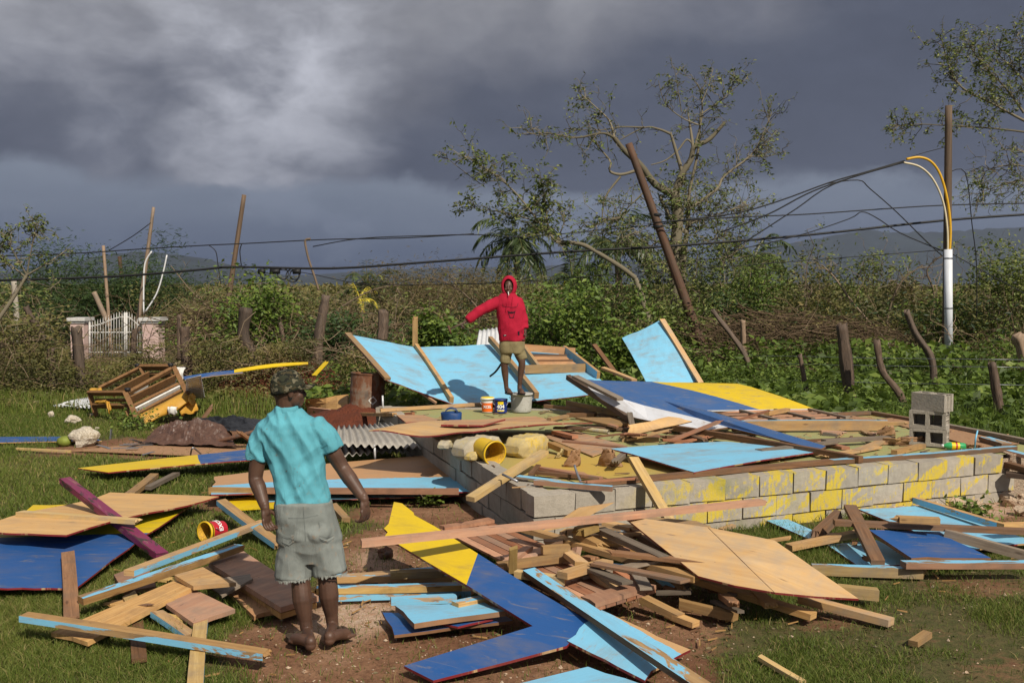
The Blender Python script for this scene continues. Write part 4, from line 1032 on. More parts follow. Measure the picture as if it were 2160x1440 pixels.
# ------------------------------------------------------------------ concrete blocks
def cinder(name, label, loc, rot, parent=None, group=None, shut=True):
    """hollow block: shell with two open cells and grooved ends"""
    b = Build(); L, T, H = .40, .20, .20
    xs = [-.20, -.160, -.022, .022, .160, .20]; ys = [-.10, -.064, .064, .10]
    def quad(p): i = len(b.v); b.v.extend([V(a) for a in p]); b.face([i, i + 1, i + 2, i + 3])
    for zz, fl in ((H / 2, 1), (-H / 2, -1)):
        for i in range(5):
            for j in range(3):
                if j == 1 and i in (1, 3) and (fl > 0 or not shut): continue
                q4 = [(xs[i], ys[j], zz), (xs[i + 1], ys[j], zz), (xs[i + 1], ys[j + 1], zz), (xs[i], ys[j + 1], zz)]
                quad(q4 if fl > 0 else q4[::-1])
    for i in (1, 3):
        x0, x1, y0, y1 = xs[i], xs[i + 1], ys[1], ys[2]
        for a, c in (((x0, y0), (x1, y0)), ((x1, y0), (x1, y1)), ((x1, y1), (x0, y1)), ((x0, y1), (x0, y0))):
            quad([(*c, -H / 2), (*a, -H / 2), (*a, H / 2), (*c, H / 2)])
    for y_, s in ((-.10, 1), (.10, -1)):
        q4 = [(-.2, y_, -H / 2), (.2, y_, -H / 2), (.2, y_, H / 2), (-.2, y_, H / 2)]; quad(q4 if s > 0 else q4[::-1])
    for x_, s in ((.2, 1), (-.2, -1)):                      # grooved ends
        prof = [(-.10, 0), (-.062, 0), (-.052, -.018), (-.012, -.018), (0, 0), (.012, -.018), (.052, -.018), (.062, 0), (.10, 0)]
        for (a, da), (c, dc_) in zip(prof[:-1], prof[1:]):
            q4 = [(x_ + s * da, a, -H / 2), (x_ + s * dc_, c, -H / 2), (x_ + s * dc_, c, H / 2), (x_ + s * da, a, H / 2)]; quad(q4 if s > 0 else q4[::-1])
    for v_ in b.v: v_ += V((rng.uniform(-1, 1), rng.uniform(-1, 1), rng.uniform(-1, 1))) * .002
    o = b.make(name, 'concrete'); o.matrix_world = Matrix.Translation(loc) @ rot
    return tag(o, label, 'concrete block', group)
RX = lambda a: Matrix.Rotation(R(a), 4, 'X')
RZ = lambda a: Matrix.Rotation(R(a), 4, 'Z')
pb = P(1972, 944, Z0)
cinder('concrete_block', 'lowest hollow concrete block of the stack of three on the floor', pb + V((0, .16, .105)), RZ(-32) @ RX(90))
cinder('concrete_block', 'middle hollow concrete block of the stack, its two cells facing out', pb + V((.0, .17, .308)), RZ(-35) @ RX(90))
cinder('concrete_block', 'top hollow concrete block standing on the stack of three', pb + V((.03, .17, .51)), RZ(-52), shut=False)
cinder('concrete_block', 'loose hollow concrete block lying on its side in front of the wall', P(1528, 1094, 0) + V((0, .10, .09)), RZ(6) @ RX(88))
# ------------------------------------------------------------------ containers
def bucket(name, label, loc, rot, h, r0, r1, mats, t=.006, band=None, closed=False, cat='bucket', handle=True, lid=None):
    """mats: outside, inside, rim; band: (z0, z1, material) printed sleeve"""
    e = empty(name, loc, label, cat); e.rotation_mode = 'QUATERNION'; e.rotation_quaternion = rot
    b = Build(); rr = lambda z: r0 + (r1 - r0) * z / h
    prof = [(.001, 0), (r0 * .96, 0), (r0, .01)]
    for k in range(1, 7): z = h * k / 6; prof.append((rr(z), z))
    prof += [(r1 + .008, h - .03), (r1 + .008, h), (r1 - t, h)]; n_out = len(prof)
    if not closed: prof += [(rr(h * .5) - t, h * .5), (r0 - t, .02), (.001, .02)]
    else: prof += [(r1 - .02, h - .004), (.001, h - .004)]
    b.lathe(prof, 28, ms=[0] * (n_out - 1) + [1] * (len(prof) - n_out)); o = b.make('body', [mats[0], mats[1]], e)
    if band:
        b = Build(); b.lathe([(rr(band[0]) + .002, band[0]), (rr(band[1]) + .002, band[1])], 28); b.make('printed_sleeve', band[2], e)
    if handle:
        b = Build(); ps = [V((math.cos(a) * (r1 + .012), -.02 - .35 * r1 * math.sin(a), h - .05 - math.sin(a) * h * .32)) for a in np.linspace(0, math.pi, 14)]
        b.tube(ps, .004, 5); b.make('handle', 'steel', e)
    return e
def wrap_text(txt, parent, size, r_, z, ang, mat, name='lettering', tilt=0.0, extr=.0008):
    """flat lettering bent round a container"""
    cu = bpy.data.curves.new('t', 'FONT'); cu.body = txt; cu.size = size; cu.align_x = 'CENTER'; cu.align_y = 'CENTER'; cu.extrude = extr; cu.offset = size * .03
    tmp = bpy.data.objects.new('t', cu); col.objects.link(tmp)
    me = bpy.data.meshes.new_from_object(tmp.evaluated_get(bpy.context.evaluated_depsgraph_get())); bpy.data.objects.remove(tmp); bpy.data.curves.remove(cu)
    bm = bmesh.new(); bm.from_mesh(me); bmesh.ops.subdivide_edges(bm, edges=[e for e in bm.edges if e.calc_length() > size * .2], cuts=2)
    for v_ in bm.verts:
        x, y, zz = v_.co; y2 = y * math.cos(tilt) + x * math.sin(tilt); x2 = x * math.cos(tilt) - y * math.sin(tilt)
        a = ang + x2 / r_; rr = r_ + zz + .001
        v_.co = V((rr * math.cos(a), rr * math.sin(a), z + y2))
    bm.to_mesh(me); bm.free(); me.name = name; me.materials.clear()
    return obj(name, me, mat, parent)
QI = Quaternion()
pbk = P(1028, 871, Z0); e = bucket('paint_bucket', 'small white paint bucket with orange label on the back of the floor', pbk + V((0, .1, 0)), QI, .215, .078, .095, ('white_plastic', 'white_plastic'), band=(.015, .145, 'label_orange'), closed=True)
wrap_text('XCEL', e, .052, .0905, .088, R(-90), 'letter_white')
b = Build(); b.lathe([(.001, .226), (.09, .226), (.099, .220), (.099, .195)], 24); b.make('lid', 'label_yellow', e)
e = bucket('paint_can', 'dark blue paint can marked 404 beside the orange bucket', P(1056, 872, Z0) + V((0, .1, 0)), QI, .205, .094, .094, ('label_blue', 'label_blue'), closed=True, cat='paint can')
b = Build(); b.lathe([(.0962, .125), (.0962, .19)], 24); b.make('printed_sleeve', 'label_blue', e)
b = Build()
for z0, z1, a0, a1 in ((.13, .185, -115, -65), (.03, .045, -120, -60)):
    ps = [(V((.0975 * math.cos(R(a)), .0975 * math.sin(R(a)), z0)), V((.0975 * math.cos(R(a)), .0975 * math.sin(R(a)), z1))) for a in np.linspace(a0, a1, 8)]
    for (p0, p1), (q0, q1) in zip(ps[:-1], ps[1:]):
        i = len(b.v); b.v += [p0, q0, q1, p1]; b.face([i, i + 1, i + 2, i + 3])
b.make('label_patch', 'label_yellow', e)
wrap_text('404', e, .075, .0955, .098, R(-90), 'letter_white'); wrap_text('Cement', e, .034, .0955, .052, R(-90), 'letter_white')
BK = P(1100, 871, Z0) + V((0, .17, 0))
bucket('plaster_bucket', 'grey plaster stained bucket under the feet of the man in the hoodie', BK, QI, .275, .145, .162, ('bucket_grey', 'bucket_grey'), closed=True)
# yellow bucket on its side
yb = P(1030, 977, Z0) + V((.0, .12, .118)); ax = V((.50, -.83, -.10)).normalized()
e = bucket('yellow_bucket', 'yellow bucket lying on its side with dried paint inside', yb + ax * -.16, ax.to_track_quat('Z', 'Y'), .30, .105, .126, ('yellow_bucket', 'bucket_inside'), handle=False)
# red label bucket in the grass
rb = P(452, 1118, .085); ax = V((-.50, -.84, .08)).normalized()
e = bucket('paint_bucket', 'paint bucket with red label lying on its side in the grass', rb + ax * -.10, ax.to_track_quat('Z', 'Y') @ Quaternion((0, 0, 1), R(35)), .22, .075, .09, ('yellow_bucket', 'bucket_inside'), band=(.005, .175, 'label_red'))
wrap_text('EXCEL', e, .06, .0875, .09, R(205), 'letter_white'); wrap_text('EXCEL', e, .06, .0875, .09, R(25), 'letter_white')
# blue bag
be = empty('blue_bag', P(952, 892, Z0), 'dark blue bag with two loop handles on the floor', 'bag')
b = Build(); prof = [(.0, 0), (.13, .0), (.14, .06), (.145, .14), (.13, .15), (.12, .08)]
b.lathe(prof, 18, mat4=Matrix.Scale(.7, 4, V((0, 1, 0))))
for v_ in b.v: v_ += V((rng.uniform(-1, 1), rng.uniform(-1, 1), rng.uniform(-1, 1) * .6)) * .012
b.make('body', 'bag_blue', be)
for s in (-1, 1):
    b = Build(); b.tube([V((math.cos(a) * .085, s * .06, .13 + math.sin(a) * .075)) for a in np.linspace(0, math.pi, 12)], .007, 6); b.make('handle', 'bag_blue', be)
# soda bottle
be = empty('soda_bottle', P(2012, 948, Z0) + V((0, 0, .042)), 'green plastic soda bottle with yellow label lying near the stacked blocks', 'bottle'); be.rotation_mode = 'QUATERNION'
be.rotation_quaternion = V((-1, .10, .02)).to_track_quat('Z', 'Y')
b = Build(); b.lathe([(.001, -.125), (.032, -.125), (.040, -.105), (.040, .02), (.041, .04), (.036, .075), (.018, .105), (.014, .118)], 18); b.make('body', 'bottle_green', be)
b = Build(); b.lathe([(.0412, -.055), (.0412, .03)], 18); b.make('label_sleeve', 'label_yellow', be)
b = Build(); b.lathe([(.0416, -.03), (.0416, -.012)], 18); b.make('label_stripe', 'label_red', be)
b = Build(); b.lathe([(.016, .114), (.016, .136), (.001, .136)], 14); b.make('cap', 'letter_white', be)
# cement sacks
from mathutils import noise as mnoise
def pillow(name, label, A, B, r_, m, cat, flat=.62, sq=.4, parent=None, seed=1):
    """a stuffed sack lying from A to B"""
    rr = random.Random(seed); b = Build(); n, k = 22, 28; ax_ = B - A; L = ax_.length; x = ax_.normalized(); y = V((0, 0, 1)).cross(x).normalized(); z = x.cross(y)
    for i in range(n + 1):
        f = i / n; e_ = abs(2 * f - 1) ** 6; rad = r_ * (1 - .30 * e_)
        for j in range(k):
            a = 2 * math.pi * j / k; w_ = 1 + .03 * math.sin(a * 5 + f * 9 + seed) + rr.uniform(-.015, .015)
            ca, sa = math.cos(a), math.sin(a); ca = math.copysign(abs(ca) ** .42, ca); sa = math.copysign(abs(sa) ** .42, sa)
            dent = 1 - .30 * abs(mnoise.noise(V((f * 6 + seed, ca * 2.2, sa * 2.2)))) + .10 * mnoise.noise(V((f * 15 + seed, ca * 5, sa * 5))) + .05 * math.sin(f * 40 + ca * 3)*e_
            b.v.append(A + x * (L * f) + y * (ca * rad * w_ * dent) + z * (sa * rad * flat * w_ * dent * (1 - .5 * e_)))
    for i in range(n):
        for j in range(k):
            j2 = (j + 1) % k; b.face([i * k + j, i * k + j2, (i + 1) * k + j2, (i + 1) * k + j], 0, None, True)
    b.face([j for j in range(k)][::-1]); b.face([n * k + j for j in range(k)])
    o = b.make(name, m); local(o, (A + B) / 2); return tag(o, label, cat)
pillow('cement_sack', 'hardened cement sack under the warped plywood, behind the yellow bucket', P(966, 953, .58), P(1046, 936, .60), .15, 'sack', 'sack', .85, seed=2)
pillow('cement_sack', 'hardened yellow stained cement sack right of the yellow bucket', P(1078, 948, .58), P(1142, 932, .59), .15, 'sack_yellow', 'sack', .82, seed=5)
pillow('cement_sack', 'torn sack end sticking out over the left wall of the foundation', P(930, 942, .56), P(968, 922, .60), .065, 'sack', 'sack', .8, seed=7)
pillow('cement_sack', 'yellow stained sack lying left of the yellow bucket', P(986, 966, .54), P(1030, 952, .56), .065, 'sack_yellow', 'sack', .75, seed=9)
# curled cardboard
def curl(name, label, px, py, z, w_, h_, rz, m='cardboard', amp=1.2, cat='cardboard', seed=0):
    rr = random.Random(seed); b = Build(); n = 10; m_ = 8
    for j in range(m_ + 1):
        for i in range(n + 1):
            u, v_ = i / n - .5, j / m_; a = u * amp * (1 - .5 * v_)
            b.v.append(V((math.sin(a) / amp * w_ * (1.2 - .4 * v_), (1 - math.cos(a)) / amp * w_ - v_ * .05, h_ * v_)) + V((rr.uniform(-1, 1), rr.uniform(-1, 1), rr.uniform(-1, 1))) * .01)
    for j in range(m_):
        for i in range(n): a = j * (n + 1) + i; b.face([a, a + 1, a + n + 2, a + n + 1], 0, None, True)
    o = b.make(name, m); o.location = P(px, py, z); o.rotation_euler.z = rz
    md = o.modifiers.new('thick', 'SOLIDIFY'); md.thickness = .006
    return tag(o, label, cat)
curl('cardboard', 'curled brown cardboard on the yellow stained floor, near the pine block', 1212, 983, Z0, .24, .18, .5, amp=2.4, seed=1)
curl('cardboard', 'curled brown cardboard standing left of the light blue sheet', 1284, 983, Z0, .28, .18, -.3, amp=1.8, seed=2)
curl('cardboard', 'torn brown cardboard under the stacked concrete blocks', 1920, 938, Z0, .7, .10, .1, amp=.8, seed=3)
curl('cardboard', 'crumpled brown cardboard with red print left of the stacked blocks', 1872, 918, Z0, .35, .12, .2, amp=2.2, seed=4)
curl('cardboard', 'yellow paper scrap among the rubbish beside the pine block', 1180, 965, Z0, .12, .10, 1.0, 'sack_yellow', 2.6, 'paper', seed=6)
curl('cardboard', 'flat brown cardboard scrap right of the soda bottle', 2052, 945, Z0, .3, .05, .1, amp=.5, seed=8)
# corrugated iron sheets
def corrugated(name, label, c4, mat, pitch=.076, amp=.012, cat='metal sheet', bend=0.0, nx=None):
    c = [V(p) for p in c4]; lu = (c[1] - c[0]).length; n = nx or int(lu / pitch * 6); m_ = 5
    nrm = ((c[1] - c[0]).cross(c[3] - c[0])).normalized()
    if nrm.z < 0: nrm = -nrm
    b = Build(); org = (c[0] + c[1] + c[2] + c[3]) / 4
    for j in range(m_ + 1):
        for i in range(n + 1):
            u, v_ = i / n, j / m_
            p = c[0] * (1 - u) * (1 - v_) + c[1] * u * (1 - v_) + c[2] * u * v_ + c[3] * (1 - u) * v_
            b.v.append(p - org + nrm * (amp * math.sin(u * lu / pitch * 2 * math.pi) + bend * math.sin(v_ * math.pi)))
    for j in range(m_):
        for i in range(n): a = j * (n + 1) + i; b.face([a, a + 1, a + n + 2, a + n + 1], 0, [(0, 0)] * 4, True)
    o = b.make(name, mat, None, org); md = o.modifiers.new('thick', 'SOLIDIFY'); md.thickness = .002
    return tag(o, label, cat)
corrugated('corrugated_sheet', 'weathered corrugated sheet left of the foundation, lower one', pz((700, 962, .24), (888, 948, .22), (800, 905, .34), (704, 926, .30)), 'zinc_rust', .10, .024)
corrugated('corrugated_sheet', 'weathered corrugated sheet left of the foundation, upper one', pz((706, 938, .38), (890, 944, .30), (830, 893, .44), (712, 900, .40)), 'zinc_rust', .10, .024, bend=.02)
corrugated('corrugated_sheet', 'shiny corrugated sheet standing behind the fallen blue wall', [D(1003, 735, 18.2), D(1058, 735, 18.2), D(1056, 690, 18.6), D(1010, 697, 18.6)], 'galv', .09, .016)
corrugated('corrugated_sheet', 'shiny corrugated sheet right of the broken sofa frame', [P(392, 800, .75), P(392, 838, .30), P(432, 838, .30), P(424, 792, .85)], 'galv', .12, .018)
corrugated('corrugated_sheet', 'corrugated sheet lying in the grass left of the broken sofa frame', pz((110, 856, .06), (196, 860, .08), (196, 836, .22), (150, 845, .14)), 'galv', .10, .015)

sheet('plywood_sheet', 'brown plywood strip lying along the right edge of the floor', pz((1850, 884, .502), (1900, 880, .502), (2150, 936, .502), (2070, 946, .502)), 'cardboard', 'cardboard', 'brown', .012, 6, 3, cat='plywood')
sheet('plywood_sheet', 'thin worn plywood lying flat on the floor left of the light blue sheet', pz((1140, 918, .505), (1210, 908, .505), (1318, 940, .505), (1250, 962, .505)), 'ply_orange', 'ply', 'ply', .01, 6, 4, wav(.008), cat='plywood')
sheet('plywood_sheet', 'brown plywood lying flat under the slatted frame', pz((1540, 880, .505), (1740, 868, .505), (1850, 884, .505), (1600, 912, .505)), 'cardboard', 'cardboard', 'brown', .01, 6, 3, cat='plywood')
sheet('plywood_sheet', 'orange plywood sheet on the floor in front of the grey bucket', pz((1020, 885, .505), (1130, 878, .505), (1180, 892, .505), (1075, 902, .505)), 'ply_orange', 'ply', 'ply', .01, 5, 3, wav(.01), cat='plywood')
pl('long brown board lying across the floor behind the light blue sheet', 1400, 922, .53, 1590, 914, .53, .12, .03, 'brown')
pl('pinkish board on the floor below the tilted plywood', 1190, 930, .52, 1320, 944, .52, .10, .025, 'pinkwood')
pl('grey board leaning on the tip of the light blue sheet', 1600, 950, .56, 1760, 932, .56, .10, .025, 'grey')
pl('pine board lying on the floor right of the light blue sheet tip', 1740, 962, .52, 1850, 942, .52, .12, .025, 'pine')
# ------------------------------------------------------------------ broken sofa frame
sf = empty('sofa_frame', P(290, 890, 0), 'broken tipped sofa frame of brown slats with mustard yellow cover', 'sofa')
def S(x, y, Yd): return D(160 + x / 5.4, 740 + y / 5.4, Yd)
def sb(nm, a, c, w_, t_, m='sofa_wood', up=V((0, -.8, .6))):
    b = Build(); A, B = S(*a), S(*c); b.beam(A, B, w_, t_, 0, up); o = b.make(nm, m); local(o, (A + B) / 2); child(o, sf)
for a, c, w_, t_ in (((150, 480, 17.7), (565, 480, 16.95), .05, .10), ((215, 620, 17.7), (590, 630, 16.95), .05, .10), ((230, 560, 17.72), (560, 560, 17.0), .03, .06)):
    sb('end_rail', a, c, w_, t_)
sb('corner_post', (155, 470, 17.7), (235, 745, 17.75), .07, .07); sb('corner_post', (560, 460, 16.9), (695, 760, 16.75), .08, .08)
sb('corner_post', (1120, 185, 18.0), (1275, 500, 17.7), .08, .08); sb('corner_post', (735, 185, 18.6), (780, 270, 18.6), .07, .07)
sb('long_rail', (265, 425, 18.3), (745, 185, 18.7), .05, .07); sb('long_rail', (595, 480, 17.1), (1090, 205, 18.0), .06, .07)
sb('end_rail', (745, 185, 18.65), (1085, 185, 18.1), .06, .12); sb('end_rail', (840, 275, 18.6), (1120, 280, 18.0), .05, .10, )
sb('slat', (430, 480, 17.5), (830, 275, 18.3), .03, .16); sb('slat', (620, 560, 17.0), (1130, 310, 17.9), .03, .16)
sb('slat', (645, 640, 16.9), (1165, 385, 17.75), .06, .07); sb('slat', (700, 715, 16.8), (1195, 455, 17.65), .05, .05)
sb('slat', (675, 680, 16.85), (1180, 425, 17.7), .03, .12, 'paper'); sb('slat', (620, 490, 17.3), (820, 395, 17.8), .02, .08, 'paper')
sb('slat', (830, 500, 17.5), (1140, 340, 18.0), .03, .05, 'paper'); sb('slat', (180, 590, 17.8), (215, 690, 17.8), .06, .06); sb('slat', (560, 610, 17.0), (610, 740, 16.9), .06, .06)
for x, y, Yd in ((590, 440, 16.9), (1080, 160, 18.1), (700, 165, 18.7)):
    b = Build(); b.lathe([(.001, -.03), (.05, -.03), (.05, .03), (.001, .03)], 12, mat4=Matrix.Translation(S(x, y, Yd))); o = b.make('foot', 'black_rubber'); child(o, sf)
def cloth(nm, pts4, m, n=10, amp=.03, bulge=.06, seed=0):
    rr = random.Random(seed); b = Build(); c = pts4
    nrm = ((c[1] - c[0]).cross(c[3] - c[0])).normalized()
    if nrm.y > 0: nrm = -nrm
    for j in range(n + 1):
        for i in range(n + 1):
            u, v_ = i / n, j / n; p = c[0] * (1 - u) * (1 - v_) + c[1] * u * (1 - v_) + c[2] * u * v_ + c[3] * (1 - u) * v_
            b.v.append(p + nrm * (bulge * math.sin(v_ * math.pi) + amp * math.sin(u * 9 + v_ * 4 + seed) * v_) + V((rr.uniform(-1, 1), 0, rr.uniform(-1, 1))) * amp * .15)
    for j in range(n):
        for i in range(n): a = j * (n + 1) + i; b.face([a, a + 1, a + n + 2, a + n + 1], 0, None, True)
    o = b.make(nm, m); o.modifiers.new('thick', 'SOLIDIFY').thickness = .008; return o
child(cloth('cover', [S(690, 745, 16.75), S(1225, 475, 17.6), S(1290, 590, 17.3), S(765, 860, 16.6)], 'sofa_cover', bulge=.09, seed=1), sf)
child(cloth('cover_flap', [S(1140, 620, 17.3), S(1340, 520, 17.4), S(1395, 690, 17.1), S(1200, 730, 17.0)], 'sofa_cover', bulge=-.10, seed=2), sf)
child(cloth('cover_flap', [S(1240, 560, 17.35), S(1290, 500, 17.5), S(1370, 530, 17.4), S(1330, 640, 17.2)], 'sofa_cover', bulge=.05, seed=3), sf)
child(cloth('cover_flap', [S(160, 430, 17.9), S(290, 425, 17.9), S(300, 470, 17.7), S(160, 480, 17.7)], 'sofa_cover', bulge=.03, seed=4), sf)
child(cloth('cover_strip', [S(345, 570, 17.3), S(385, 580, 17.3), S(405, 660, 17.2), S(380, 720, 17.2)], 'sofa_cover', bulge=.03, seed=5), sf)
child(cloth('cover_strip', [S(230, 570, 17.5), S(345, 560, 17.3), S(345, 600, 17.3), S(230, 600, 17.5)], 'sofa_cover', bulge=.02, seed=6), sf)
child(cloth('torn_lining', [S(1140, 185, 18.1), S(1250, 190, 18.0), S(1230, 330, 17.9), S(1190, 280, 18.0)], 'paper', bulge=.05, seed=7), sf)
tag(local(cloth('paper_scrap', [S(1060, 650, 17.0), S(1165, 650, 17.0), S(1160, 725, 16.9), S(1060, 725, 16.9)], 'paper', bulge=.10, seed=8), S(1110, 690, 17)), 'white crumpled rag in the grass in front of the sofa frame', 'rag')
# ------------------------------------------------------------------ red soil, rocks, barrel, tarps
def heap(name, label, c, rx, ry, h, mat, cat, seed):
    n = 34; u = np.linspace(-1, 1, n); X, Y = np.meshgrid(u, u); q = np.sqrt(X ** 2 + Y ** 2)
    Z = h * np.clip(1 - q, 0, 1) ** .8 * (.55 + .9 * fbm(X * 3 + seed, Y * 3, 1.0, seed)) + .04 * (fbm(X * 9, Y * 9, 1, seed + 1) - .5) - .03
    I = np.arange(n * n).reshape(n, n); qd = np.stack([I[:-1, :-1], I[:-1, 1:], I[1:, 1:], I[1:, :-1]], -1).reshape(-1, 4)
    o = obj(name, fast_mesh(name, np.stack([X.ravel() * rx, Y.ravel() * ry, Z.ravel()], 1), qd, np.full(len(qd), 4), smooth=True), mat, None, c)
    return tag(o, label, cat)
heap('soil_mound', 'dark red soil mound behind the cap of the man in shorts', P(590, 838, 0) + V((0, .9, 0)), 2.1, 1.3, .75, 'redsoil', 'soil', 4)
heap('soil_mound', 'low red soil mound at the foot of the rusty barrel', V((-2.5, 16.3, 0)), 1.3, 1.0, .55, 'redsoil', 'soil', 8)
def rock(label, px, py, wpx, hpx, mat='stone', seed=0, cat='rock', name='rock', sub=3):
    c = P(px, py, 0); s = c.y / F; bm = bmesh.new(); bmesh.ops.create_icosphere(bm, subdivisions=sub, radius=1)
    rr = random.Random(seed); of = V((rr.uniform(0, 50), rr.uniform(0, 50), rr.uniform(0, 50)))
    from mathutils import noise as mn
    for v_ in bm.verts:
        k = 1 + .32 * mn.noise(v_.co * 1.3 + of) + .14 * mn.noise(v_.co * 3.5 + of)
        cell = mn.cell(v_.co * 1.6 + of) * .10
        v_.co = V((v_.co.x * (k + cell) * wpx * s / 2, v_.co.y * (k + cell) * wpx * s / 2 * .8, v_.co.z * (k + cell) * hpx * s / 2 * 1.05))
    me = bpy.data.meshes.new(name); bm.to_mesh(me); bm.free()
    return tag(obj(name, me, mat, None, c + V((0, wpx * s * .3, hpx * s * .42))), label, cat)
rock('largest pale limestone boulder in the grass left of the steel strips', 170, 943, 56, 42, seed=1)
rock('pale rock in the grass above the large boulder', 149, 894, 30, 18, seed=2)
rock('small pale rock in the grass left of the sofa frame', 106, 880, 14, 13, seed=3)
rock('little stone in front of the left leg of the sofa frame', 194, 878, 14, 7, seed=4)
rock('small stone below the sofa frame beside the boulder', 204, 906, 9, 6, seed=5)
rock('pale stone lying at the foot of the rusty barrel', 758, 866, 26, 8, seed=6)
rock('dark charred lump in the shadow of the yellow panel end', 812, 1178, 34, 24, 'rust', seed=7)
rock('rough concrete chunk beside the corrugated sheets', 804, 892, 30, 14, 'stone', seed=9)
cc = P(132, 943, 0); b = Build(); bm = bmesh.new(); bmesh.ops.create_uvsphere(bm, u_segments=20, v_segments=12, radius=.085)
for v_ in bm.verts: v_.co = V((v_.co.x * 1.25 * (1 - .12 * v_.co.x / .085), v_.co.y, v_.co.z * .95))
me = bpy.data.meshes.new('coconut'); bm.to_mesh(me); bm.free()
for p in me.polygons: p.use_smooth = True
tag(obj('coconut', me, 'coconut', None, cc + V((0, .08, .075))), 'green coconut in the grass beside the large boulder', 'coconut')
bc = V((D(768, 862, 16.1).x, 16.2, .10)); be = empty('oil_drum', bc, 'rusty oil drum standing under the left tip of the fallen blue wall', 'barrel')
b = Build(); prof = [(.001, 0), (.285, 0), (.285, .02)]
for z in np.linspace(.04, .80, 24): prof.append((.28 + .012 * max(0, 1 - abs(z - .28) / .03) + .012 * max(0, 1 - abs(z - .54) / .03), z))
prof += [(.292, .81), (.292, .825), (.27, .825), (.27, .79), (.001, .79)]; b.lathe(prof, 36); b.make('drum_body', 'barrel', be)
b = Build(); aa = R(-62)
for du, dv in ((-.075, 0), (0, -.075), (.075, 0), (0, .075)): b.v.append(V((.284 * math.cos(aa + du / .28), .284 * math.sin(aa + du / .28), .40 + dv)))
b.face([0, 1, 2, 3]); b.make('warning_label', 'paper', be); be.rotation_euler = (R(-3), R(4), 0)
def tarp(label, c4, m, amp, seed, cat='tarpaulin', name='tarpaulin', n=44):
    c = [V(p) for p in c4]; u = np.linspace(0, 1, n); U, W_ = np.meshgrid(u, u); k = lambda i, j: (c[0] * (1 - i) * (1 - j) + c[1] * i * (1 - j) + c[2] * i * j + c[3] * (1 - i) * j)
    pts = np.array([[tuple(k(U[a, b_], W_[a, b_])) for b_ in range(n)] for a in range(n)])
    ridge = 1 - 3.2 * np.abs(fbm(U * 2.2 + W_ * 1.6 + seed, W_ * 9 - U * 2, 1.0, seed) - .5); ridge = np.clip(ridge, 0, 1) * .75 + .25 * (1 - 3 * np.abs(fbm(U * 9 + seed, W_ * 16 + U * 4, 1.0, seed + 7) - .5))
    pts[..., 2] += amp * np.clip(ridge, 0, 1) * np.sin(np.clip(W_ * 1.05, 0, 1) * np.pi) * np.sin(np.clip(U * .96 + .02, 0, 1) * np.pi) ** .6 + .2 * amp * fbm(U * 14, W_ * 14, 1, seed + 2)
    pts[..., 0] += (fbm(W_ * 7, U * 5, 1, seed + 4) - .5) * .12
    org = np.array(tuple((c[0] + c[1] + c[2] + c[3]) / 4)); I = np.arange(n * n).reshape(n, n)
    qd = np.stack([I[:-1, :-1], I[:-1, 1:], I[1:, 1:], I[1:, :-1]], -1).reshape(-1, 4)
    o = obj(name, fast_mesh(name, pts.reshape(-1, 3) - org, qd, np.full(len(qd), 4), smooth=False), m, None, V(org)); o.modifiers.new('thick', 'SOLIDIFY').thickness = .004
    return tag(o, label, cat)
tarp('crumpled brown tarpaulin on the ground left of the black sheet', pz((305, 938, .03), (500, 945, .05), (470, 898, .15), (330, 915, .08)), 'tarp_brown', .30, 3)
tarp('black plastic sheet draped over branches left of the man in the aqua shirt', pz((405, 902, .18), (530, 915, .22), (560, 886, .30), (420, 884, .25)), 'tarp_black', .16, 6)
rod('rusty_pipe', 'rusty bent pipe sticking out of the brown tarpaulin', pz((456, 932, .10), (500, 920, .20), (545, 908, .28)), .03, 'rust', 'pipe')
pl('short brown plank propped against the rusty pipe', 506, 912, .28, 540, 938, .06, .07, .04, 'brown')
pl('weathered stake lying in the grass above the black sheet', 424, 888, .05, 446, 858, .28, .06, .05, 'brown')
def strip(label, a, c, w_=.05): return plank('steel_strip', label, P(*a), P(*c), w_, .004, 'steel', cat='metal strip', bow=.01)
plank('steel_strip', 'steel channel standing upright in the red soil', D(232, 944, 15.2), D(235, 905, 15.2), .06, .015, 'steel', cat='metal strip')
strip('steel strip lying from the upright channel to the left', (205, 938, .03), (232, 946, .03)); strip('long steel strip on the brown sheet, nearest one', (238, 945, .03), (300, 942, .03))
strip('steel strip on the brown sheet, middle one', (252, 938, .04), (324, 937, .04)); strip('steel strip on the brown sheet, rear one', (260, 936, .05), (326, 932, .06)); strip('steel strip bent upward beside the brown tarpaulin', (277, 926, .16), (304, 934, .04), .08)
strip('white tipped steel strip among the steel strips', (266, 946, .05), (292, 945, .05)); strip('pale strip of metal lying on the brown sheet', (300, 959, .03), (324, 952, .03))
rod('bent_strap', 'bent steel strap standing behind the blue half of the long panel', pz((402, 958, .04), (407, 944, .16), (424, 957, .03)), .012, 'steel', 'metal strip')
sheet('wall_panel', 'dark blue strip almost hidden in the grass at the left edge', pz((-10, 934, .04), (215, 930, .05), (190, 921, .06), (0, 922, .05)), 'royal', 'ply', 'ply', .015, 4, 2)
pl('yellowish batten half hidden in the grass under the coconut', 33, 946, .04, 150, 952, .04, .04, .03, 'pine_yellow')
sheet('wall_panel', 'long bent strip of panel, blue then yellow, behind the sofa frame', [D(390, 802, 18.6), D(512, 787, 18.9), D(512, 780, 19.1), D(385, 795, 18.8)], 'royal', 'yellow', 'ply', .015, 6, 2, wav(.02))
sheet('wall_panel', 'thin yellow strip of panel running over the red soil mound', [D(494, 786, 18.9), D(650, 768, 19.4), D(650, 764, 19.5), D(494, 780, 19.0)], 'yellow', 'yellow', 'yellow', .015, 6, 2, wav(.04))
